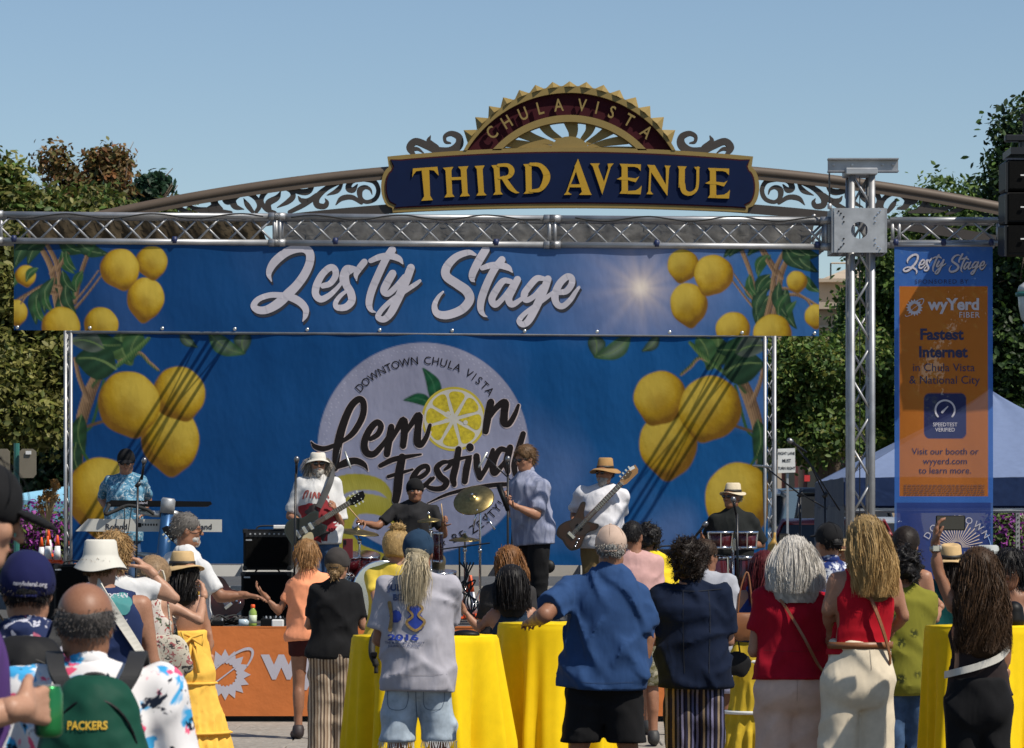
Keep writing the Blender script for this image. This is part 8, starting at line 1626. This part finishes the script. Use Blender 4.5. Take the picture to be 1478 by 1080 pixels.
c16 = person('young man with short black hair in a pink tee and camouflage shorts', 27.6, 913, 754, 925, .1, fat=1.0, skinm=SK_TAN, shirt=dict(m=PINKT, hem=.49, sleeve=.75, loose=.03), pants=dict(m=CAMO, len=.27, rk=.085, name='shorts'), hair=('short', BKH, dict(t=.01)), head_yaw=-.4, arms={'L': 'front', 'R': arm((948, 865, 0), (938, 892, 1))}, shoes=(.03, .03, .035))
c17 = person('man with curly dark hair in a bright yellow tee behind the pink tee', 29.2, 937, 760, 952, .0, skinm=SK_TAN, shirt=dict(m=YELT, hem=.48, sleeve=.7, loose=.03), pants=dict(m=BLKP, len=.27, rk=.085, name='shorts'), hair=('curly', BKH, dict(t=.018)), head_yaw=.1, arms={'L': 'front', 'R': 'front'}, shoes=(.03, .03, .035))
c18 = person('person with dark curly hair in an untucked navy shirt and striped trousers', 21.0, 994, 790, 1003, .0, fat=1.18, skinm=SK_LIGHT, shirt=dict(m=NVY, hem=.47, collar=1, sleeve=.85, loose=.035, sr=.08, fold=.010), pants=dict(m=STR2, rk=.10, ra=.11, len=.02), hair=('curly', DBR, dict(t=.026, n=3500, len=.035, cut=.09)), specs='x', head_yaw=.0, arms={'L': 'front', 'R': 'front'}, shw=1.1)
c19 = person('man in pale grey tee and lavender shorts hidden behind the navy shirt', 25.4, 1018, 783, 1034, -.2, fat=1.12, skinm=SK_BROWN, shirt=dict(m=C('tee_pale', (.34, .35, .39), .5), hem=.48, sleeve=.8, loose=.03), pants=dict(m=LAV, len=.32, rk=.09, name='shorts'), hair=('short', BRN), specs='x', arms={'L': 'front', 'R': 'front'}, head_yaw=-.6)
c20 = person('woman with maroon dyed hair in a blue top and long yellow tiered skirt', 24.6, 1103, 803, 1088, .0, sex='f', skinm=SK_LIGHT, shirt=dict(m=C('top_royal', (.015, .03, .13), .5), hem=.60, sleeve=-1, loose=.01), pants=dict(m=C('skirt_mustard', (.52, .36, .03), .6, fs=8), skirt=.25, len=.06, waist=.64, name='skirt', pleats=18), hair=('long', (.10, .012, .015), dict(L=.26, w=.08, n=1000, dx=-.03)), arms={'L': arm((1062, 905, 0), (1058, 950, 0), (1056, 972, 0), (1, 0, 0), .5), 'R': 'front'})
for z_ in (.78, .42): 
    R_ = .155 + (.25 - .155) * (c20['hip'][2] - z_) / (c20['hip'][2] - .1); obj('skirt_trim', lathe([(R_ * 1.03, 0), (R_ * 1.045, .012), (R_ * 1.03, .024)], (0, 0, z_), 40, np.diag([1, .85, 1])), WHITEP, c20['root'], True, local=True)
c21 = person('woman with shoulder length white hair in a red tee and pale pink wide trousers', 18.4, 1146, 782, 1143, .05, sex='f', fat=1.2, skinm=SK_LIGHT, shirt=dict(m=REDT, hem=.555, sleeve=.62, loose=.012, sr=.068), pants=dict(m=PINKL, rk=.105, ra=.14, len=.02, waist=.61, o=.004, fold=.007), hair=('long', WHH, dict(L=.17, w=.155, wave=.007, n=2000, bulge=.02, cv=.15, shape=.02)), arms={'L': 'front', 'R': arm((1212, 915, 0), (1190, 950, 1), sh=(1190, 872))}, shw=1.08)
c22 = person('man in black cap and navy shirt printed with white dandelion heads', 22.8, 1196, 758, 1200, .1, fat=1.08, skinm=SK_TAN, shirt=dict(m=DAND, hem=.47, collar=1, sleeve=.8, loose=.03), pants=dict(m=KHA), hair=('short', BKH, dict(t=.008, len=.012)), hat=('cap', CAPB), head_yaw=.35, arms={'L': 'front', 'R': 'front'})
c23 = person('small figure in a straw hat glimpsed facing the camera beside the blond woman', 27.0, 1221, 782, 1221, PI - .3, sex='f', skinm=SK_TAN, shirt=dict(m=C('top_salmon', (.40, .12, .08), .5), hem=.47), pants=dict(m=DENIM, name='jeans'), hair=('short', BKH), hat=('fedora', HB, dict(rim=.15, r=.085, h=.09)), face=True)
c24 = person('woman with long blond hair in a red halter top and cream linen trousers', 18.1, 1250, 750, 1238, .12, sex='f', fat=1.02, skinm=SK_LIGHT, shirt=dict(m=REDH, hem=.60, sleeve=-1, loose=.0, o=.007, fold=.003, name='halter_top', scoop=.05), pants=dict(m=LINEN, rk=.095, ra=.125, len=.02, waist=.64, o=.002, fold=.007, belt=LEA), hair=('long', (.36, .24, .10), dict(L=.29, w=.115, wave=.014, wf=26, n=2200, bulge=.022, tip=(.50, .36, .17), dx=.03, cv=.3)), arms={'L': arm((1194, 880, 0), (1200, 920, 1), sh=(1206, 838)), 'R': arm((1304, 890, 0), (1282, 915, 1), sh=(1290, 842))}, shw=1.05)
c25 = person('woman with dark hair tied back and sunglasses lifting her arm behind the blond woman', 23.5, 1308, 765, 1312, -.6, sex='f', skinm=SK_LIGHT, shirt=dict(m=BLK, hem=.47, sleeve=-1), pants=dict(m=BLKP), hair=('bun', DBR, dict(at=(0, -.11, .0))), specs='x', head_yaw=.3, arms={'L': arm((1296, 812, 0), (1284, 782, 0), (1272, 764, 0), (0, 0, -1), .6, (1300, 850)), 'R': 'front'})
c26 = person('person with dark curly hair in a mustard shirt printed with small dark leaves', 21.6, 1303, 800, 1308, .0, fat=1.0, skinm=SK_BROWN, shirt=dict(m=LEAFS, hem=.44, sleeve=.85, loose=.03, sr=.072), pants=dict(m=DENIM, name='jeans'), hair=('curly', BKH, dict(t=.018)), arms={'L': 'front', 'R': arm((1334, 910, 0), (1330, 960, 0), (1328, 975, 0), (-1, 0, 0), .6)})
c27 = person('person in straw fedora and teal tee with denim shorts near the side banner', 24.0, 1372, 792, 1352, -.1, sex='f', fat=1.3, skinm=SK_TAN, shirt=dict(m=TEALT, hem=.46, sleeve=.75, loose=.03), pants=dict(m=DENL, len=.36, rk=.10, name='denim_shorts'), hair=('long', DBR, dict(L=.22, w=.08, n=500)), hat=('fedora', HB, dict(rim=.155, r=.09, h=.10, band=HATLEATHER, tilt=.15)), arms={'L': 'front', 'R': 'front'})
c28 = person('woman with long wavy brown hair and black trousers filming with a raised phone', 17.6, 1412, 800, 1412, .15, sex='f', fat=1.05, skinm=SK_TAN, shirt=dict(m=C('tank_brown', (.03, .022, .022), .4), hem=.545, sleeve=-1, loose=.004, o=.007, fold=.004, name='tank_top'), pants=dict(m=BLKP, rk=.075, ra=.065, len=.03, waist=.60), hair=('long', (.065, .034, .016), dict(L=.40, w=.135, wave=.020, wf=36, n=2400, bulge=.02, cv=.45)), arms={'L': arm((1354, 826, 0), (1350, 786, 0), (1351, 765, 0), (1, 0, 0), .55, (1375, 872)), 'R': arm((1452, 930, 0), (1450, 978, 0), (1446, 995, 0), (-1, 0, 0), .5, (1450, 872))})
c29 = person('dark haired young woman in a lilac strapless top facing the camera, furthest right', 21.5, 1457, 800, 1466, PI - .35, sex='f', skinm=SK_TAN, shirt=dict(m=C('top_lilac', (.34, .22, .30), .5), hem=.47, sleeve=-1, tube=.72, loose=.003, name='strapless_top'), pants=dict(m=BLKP), hair=('bob', BKH, dict(cut=.1)), face=True, pitch=.15, arms={'L': 'front', 'R': 'down'})
c30 = person('person in pale wide brimmed hat behind the woman filming with her phone', 23.0, 1425, 792, 1432, .2, sex='f', skinm=SK_LIGHT, shirt=dict(m=CHAR, hem=.47), pants=dict(m=DENIM, name='jeans'), hair=('long', DBR, dict(L=.2, w=.09, n=400)), hat=('fedora', C('hat_grey', (.36, .38, .37), .1), dict(rim=.17, r=.09, h=.09)))
# ---------------------------------------------------------------- prints on clothing
def mk(s_, q, px, py, cap, m_, D, nm='shirt', bold=.02, sx=1., off=.006, angle=0): return wrap_print(q['root'], child(q, nm), sub_text(s_, px, py, cap, D, bold, sx, angle), m_, 'shirt_lettering', off=off)
IBL = mat('ink_blue', (.015, .045, .30), .7, var=.2, vs=40); IGR = mat('ink_slate', (.05, .07, .15), .7, var=.2, vs=40); IGO = mat('ink_gold', (.30, .19, .06), .7, var=.4, vs=60)
for t, x, y, c_, m_, sx in (('JULIAN', 581, 852, 9, IGR, 1.05), ('BEER', 583, 866, 9, IGR, 1.15), ('2016', 583, 923, 8.5, IBL, 1.9), ('THE MANGIMINE WINERY', 585, 928.5, 3.6, IGR, 1.0), ('JULIAN, CALIFORNIA', 584, 933, 3.6, IGR, 1.0)): mk(t, c12, x, y, c_, m_, 19.4, bold=.045 if c_ > 8 else .01, sx=sx)
for VF in (blobVF(572, 889, 9, 19.4, 9, .05, 30, 5, 1.0), blobVF(600, 878, 11, 19.4, 9, .05, 30, 5), blobVF(601, 898, 13, 19.4, 9, .05, 30, 5)): wrap_print(c12['root'], child(c12, 'shirt'), VF, IBL, 'badge_print', off=.006)
for s_, m_ in (([(563, 870, 6), (566, 890, 5), (564, 908, 6)], IGO), ([(600, 868, 3.5), (611, 877, 3.5), (605, 887, 3.5), (614, 897, 4), (601, 909, 4), (588, 898, 4), (597, 888, 3.5), (590, 877, 3.5), (600, 868, 3.5)], IGO)): wrap_print(c12['root'], child(c12, 'shirt'), strokes([s_], ID, 19.4, m=5), m_, 'badge_print', off=.009)
wrap_print(c4['root'], child(c4, 'shirt'), blobVF(176, 872, 17, 16.8, 6, .05, 30, 5), mat('ink_teal', (.03, .20, .20), .7), 'badge_print', off=.006); mk('OCEAN', c4, 172, 862, 6, WINK, 16.8, bold=.03); mk('VALLEY', c4, 176, 898, 5, WINK, 16.8, bold=.03)
mk('navyfederal.org', c2, 50, 845, 6.5, WINK, 11.2, 'cap', .03, .85, .008, -.06)
SEAM = mat('seam_thread', (.10, .14, .20), .8, var=0)
def seam(q, nm, L, m_, part='seam'): return wrap_print(q['root'], child(q, nm), strokes(L, ID, q['D'], m=5), m_, part, off=.003)
pk_ = lambda x0, x1, y0, y1: [(x0, y0, .9), (x0 + 1, y1 - 5, .9), ((x0 + x1) / 2, y1, .9), (x1 - 1, y1 - 5, .9), (x1, y0, .9), (x0, y0 - 1, .9)]
seam(c12, 'denim_shorts', [pk_(560, 588, 995, 1024)], SEAM, 'back_pocket'); seam(c12, 'denim_shorts', [pk_(612, 640, 995, 1024)], SEAM, 'back_pocket'); seam(c12, 'denim_shorts', [[(601, 986, 1), (601, 1012, 1), (602, 1034, 1)]], SEAM)
fr = [tube([c12['Wd'](np.array([sg * (.12 + .1 * math.cos(a)), .02 + .09 * math.sin(a), .31 * c12['H'] + .012])), c12['Wd'](np.array([sg * (.12 + .1 * math.cos(a)) + .01 * math.sin(9 * a), .02 + .095 * math.sin(a), .31 * c12['H'] - .015 - .02 * abs(math.sin(17 * a))]))], .0018, 3) for sg in (-1, 1) for a in np.linspace(3.3, 6.1, 26)]
tag(obj('frayed_hem', join(*fr), WHITEP, c12['root']), kind='stuff')
SN = mat('seam_navy', (.003, .006, .014), .9, var=0); seam(c18, 'shirt', [[(962, 850, 1.1), (1000, 853, 1.1), (1040, 850, 1.1)]], SN); seam(c18, 'shirt', [[(985, 853, 1), (984, 900, 1), (986, 970, 1)]], SN); seam(c18, 'shirt', [[(1022, 853, 1), (1023, 900, 1), (1021, 970, 1)]], SN)
SL = mat('seam_linen', (.42, .36, .27), .9, var=0); seam(c24, 'trousers', [[(1222, 930, 1.4), (1236, 931, 1.4)]], SL, 'pocket_welt'); seam(c24, 'trousers', [[(1250, 912, .9), (1252, 940, .9), (1254, 965, .9)]], SL)
seam(c21, 'trousers', [[(1146, 950, .9), (1147, 980, .9), (1147, 1010, .9)]], mat('seam_pink', (.42, .28, .22), .9, var=0))
for q, y0 in ((c15, 983), (c12, 972), (c21, 938), (c10, 945), (c9, 925)):  # hem seams in thread darker than each shirt
    z_ = EYE + (HY - y0 - 0) * q['D'] / FP; X0 = P(0, 0, q['D'])[0]; cx_ = q['X'] * FP / q['D'] + CX; seam(q, 'shirt', [[(cx_ - 42, y0, .6), (cx_, y0 + 1, .6), (cx_ + 42, y0, .6)]], mat('hem_thread_%d' % int(y0), {983: (.015, .035, .09), 972: (.24, .23, .26), 938: (.18, .004, .01), 945: (.006, .006, .006), 925: (.5, .2, .1)}[y0], .9, var=0), 'hem')
# ---------------------------------------------------------------- bags, straps and held things
def backpack(lb, q, w_, h_, d_, z, m1, m2, m3=None, text=None, dx=0):
    """sits on the back of q"""
    root = empty('backpack', q['Wd'](np.array([dx, -.16, z])), lb, 'backpack', yaw=q['yaw']); f = Fld((-w_ / 2 - .1, -d_ - .1, -.1), (w_ / 2 + .1, .12, h_ + .1), .01)
    f.ell((0, -d_ / 2 + .01, h_ * .45), (w_ / 2, d_ / 2, h_ * .55), .05); f.cap((0, -d_ * .4, h_ * .15), (0, -d_ * .35, h_ * .8), w_ * .42, w_ * .36, .05, sy=d_ / w_ * 1.1); f.plane((0, .02, 0), (0, 1, 0)); f.warp(.006, 22, 3); f.warp(.003, 50, 4)
    obj('bag', f.mesh(), m1, root, True, local=True)
    f = Fld((-w_ / 2 - .1, -d_ - .14, -.1), (w_ / 2 + .1, .05, h_ + .1), .01); f.ell((0, -d_ * .78, h_ * .28), (w_ * .36, d_ * .36, h_ * .26), .02); f.warp(.005, 25, 5); obj('front_pocket', f.mesh(), m2, root, True, local=True)
    if m3: 
        for sg in (-1, 1): f = Fld((-w_ / 2 - .1, -d_ - .14, -.1), (w_ / 2 + .1, .1, h_ + .1), .01); f.ell((sg * w_ * .38, -d_ * .42, h_ * .22), (w_ * .17, d_ * .40, h_ * .26), .02); f.warp(.004, 25, 6); obj('side_panel', f.mesh(), m3, root, True, local=True)
    obj('zip', tube([(w_ * .40 * math.cos(t), -d_ * .62 - .03 * math.sin(t), h_ * .5 + h_ * .42 * math.sin(t)) for t in np.linspace(.0, PI, 20)], .004, 5), BLACK, root, local=True); obj('haul_loop', tube(crom([(-.03, -.03, h_ * .97), (-.025, -.03, h_ * 1.06), (.025, -.03, h_ * 1.06), (.03, -.03, h_ * .97)], 5), .007, 6), STRAPB, root, local=True)
    for sg in (-1, 1):
        pts = crom([(sg * .06, -.02, h_ * .9), (sg * .10, .0, h_ * 1.06), (sg * .115, .08, h_ * 1.17), (sg * .12, .17, h_ * 1.17), (sg * .13, .27, h_ * .95), (sg * .14, .27, h_ * .4)], 6); V = []
        for p in pts: V += [p + [-.024, 0, .008], p + [.024, 0, .008], p + [.024, 0, -.004], p + [-.024, 0, -.004]]
        obj('shoulder_strap', (V, [(4 * i + k, 4 * i + (k + 1) % 4, 4 * i + 4 + (k + 1) % 4, 4 * i + 4 + k) for i in range(len(pts) - 1) for k in range(4)]), STRAPB, root, local=True)
    return root
PG = C('pack_green', (.008, .055, .035), .4, .1, .6); PY = C('pack_yellow', (.50, .29, .02), .4, .1, .6); PB = C('pack_black', (.014, .014, .015), .4, .1, .6); PBR = C('pack_brown', (.045, .028, .024), .4, .1, .6)
b3 = backpack('green and yellow backpack lettered PACKERS on the balding man', c3, .31, .42, .19, .86, PG, PG, PY, dx=.0)
wrap_print(b3, [o for o in b3.children if o.name.startswith('bag')][0], sub_text('PACKERS', 134, 1049, 12, 9.6, .03, .85), mat('letter_gold', (.62, .38, .03), .6), 'lettering', off=.005)
wrap_print(b3, [o for o in b3.children if o.name.startswith('front_pocket')][0], sub_text('PACKERS', 134, 1049, 12, 9.6, .03, .85), MATS['letter_gold'], 'lettering', off=.005)
b2_ = backpack('black and brown backpack on the man in the navy cap', c2, .34, .42, .18, .92, PB, PBR)
strap('white webbing sling strap across the back of the man in the bucket hat', c4, [(-.10, .02, 1.50), (-.07, -.11, 1.42), (.02, -.15, 1.28), (.12, -.13, 1.12), (.17, -.05, 1.02)], .045, STRAPM)
strap('thin brown leather bag strap with buckle across the back of the white haired woman', c21, [(-.13, .0, 1.42), (-.07, -.13, 1.34), (.03, -.175, 1.17), (.11, -.17, 1.02), (.16, -.12, .96)], .014, LEA)
strap('brown leather bag strap hanging over the shoulder of the blond woman', c24, [(-.02, -.05, 1.50), (.03, -.14, 1.38), (.09, -.16, 1.22), (.14, -.12, 1.08), (.15, -.1, 1.02)], .018, LEA)
strap('white belt bag strap round the waist of the woman filming', c28, [(-.16, .05, .98), (-.145, -.1, 1.0), (-.05, -.155, 1.03), (.06, -.15, 1.07), (.13, -.1, 1.12)], .035, STRAPM, 'belt_bag', 'strap')
def handbag(lb, px, py, D, w_, h_, m_):
    c = P(px, py, D); f = Fld((-w_, -.12, -h_), (w_, .12, h_), .012); f.cap((-w_ * .25, 0, 0), (w_ * .25, 0, 0), h_ * .5, h_ * .5, .03, sy=.3); f.warp(.006, 25, int(px)); V, F = f.mesh(); r = empty('handbag', c - [0, 0, h_ / 2], lb, 'bag'); obj('bag', (V + c, F), m_, r, True); obj('handle', tube(crom([c + [-w_ * .3, 0, h_ * .4], c + [-w_ * .2, .0, h_ * 1.3], c + [w_ * .1, .02, h_ * 1.9], c + [w_ * .3, 0, h_ * .4]], 6), .006, 6), m_, r, True)
handbag('black handbag hanging at the side of the woman in the yellow skirt', 1055, 960, 24.4, .22, .18, PB); handbag('floral cloth bag at the hip of the woman with the bun', 228, 950, 19.7, .26, .26, C('bag_floral', pat_blot([((.32, .10, .10), 26, .55, .6), ((.05, .05, .05), 18, .57, .6)], 9, (.50, .45, .36)), .4)); handbag('tan shoulder bag hanging at the hip of the woman with maroon hair', 1076, 905, 24.3, .18, .2, LEA)
# phone
wp = c28['Wd'](c28['wr']['L']); ph = empty('smartphone', P(1373, 755, wp[1] - .02), 'black smartphone held up sideways in a raised hand', 'phone'); obj('case', box(P(1372, 755, wp[1] + .0), (.15, .010, .076), bev=.006), BLACK, ph); obj('screen', box(P(1372, 755, wp[1] - .007), (.138, .002, .066)), mat('phone_screen', (.02, .02, .022), .1, spec=.8), ph)
wt = empty('wristwatch', wp, 'silver wristwatch on the raised wrist of the woman filming', 'watch'); wd_ = c28['wr']['L'] - c28['el']['L']; wd_ /= np.linalg.norm(wd_); obj('strap', lathe([(.028, -.012), (.031, -.012), (.031, .012), (.028, .012)], wp - wd_ * .02, 18, axz(wd_)), mat('watch_strap', (.35, .33, .3), .4, .3), wt, True); obj('dial', box(wp - wd_ * .02 - [0, .033, 0], (.036, .012, .036), bev=.005), CHROME, wt)
p2 = empty('smartphone', P(502, 790, 27.0), 'phone in a dark red case held above the black capped woman', 'phone'); obj('case', box(P(502, 792, 27.0), (.08, .01, .155), bev=.006), mat('phone_red', (.10, .01, .015), .3), p2); obj('lens', box(P(498, 783, 26.99), (.02, .006, .035)), BLACK, p2)
p3 = empty('smartphone', P(1131, 778, 24.0), 'dark phone held up just above the white haired woman', 'phone'); obj('case', box(P(1131, 778, 24.0), (.065, .01, .075), bev=.006), BLACK, p3); obj('screen', box(P(1131, 778, 23.993), (.055, .002, .06)), MATS['phone_screen'], p3)
# can in the hand of the man at far left
wr_ = c1['Wd'](c1['wr']['R']); hv_ = wpt(c1, 'R', .09); cn = empty('drink_can', P(76, 1050, hv_[1] + .06) , 'green drink can gripped by the hand at the lower left', 'can'); cc_ = P(70, 1064, hv_[1] + .055)
obj('can', lathe([(.024, 0), (.032, .008), (.033, .02), (.033, .098), (.028, .112), (.0265, .118)], cc_ - [0, 0, 0], 28), mat('can_green', (.015, .20, .05), .3, .6, coat=.5), cn, True); obj('lid', lathe([(0, .115), (.024, .115), (.0265, .119), (.0275, .117)], cc_, 28), ALU, cn, True)
# black hat and things on tables
bgt = empty('bag', (t1[0][0] - .36, t1[0][1] - .3, t1[2] - .3), 'black bag slung on the left edge of the first yellow table', 'bag'); obj('strap', tube(crom([P(547, 905, 20.0), P(538, 925, 19.95), P(537, 945, 19.9), P(542, 958, 19.9), P(543, 972, 19.9)], 6), [.02] * 20 + [.012] * 5, 8), STRAPB, bgt, True); obj('buckle', box(P(540, 945, 19.88), (.035, .02, .03), bev=.005), BLACK, bgt)
f = Fld((-.14, -.1, -.02), (.14, .1, .09), .008); f.ell((0, 0, .0), (.085, .05, .03), .02); V, F = f.mesh(); thing('sunglasses_case', (V + [P(672, 0, 20.2)[0], 20.2, t1[2] + .005], F), BLACK, 'black pouch lying on the first yellow table', 'pouch', smooth=True)
f = Fld((-.14, -.12, -.02), (.14, .12, .14), .008); f.cap((0, 0, .03), (0, 0, .08), .065, .055, .02); V, F = f.mesh(); thing('camera_bag', (V + [P(1463, 0, 19.3)[0], 19.3, t3[2] + .002], F), BLACK, 'black rounded pouch on the right hand yellow table', 'pouch', smooth=True)
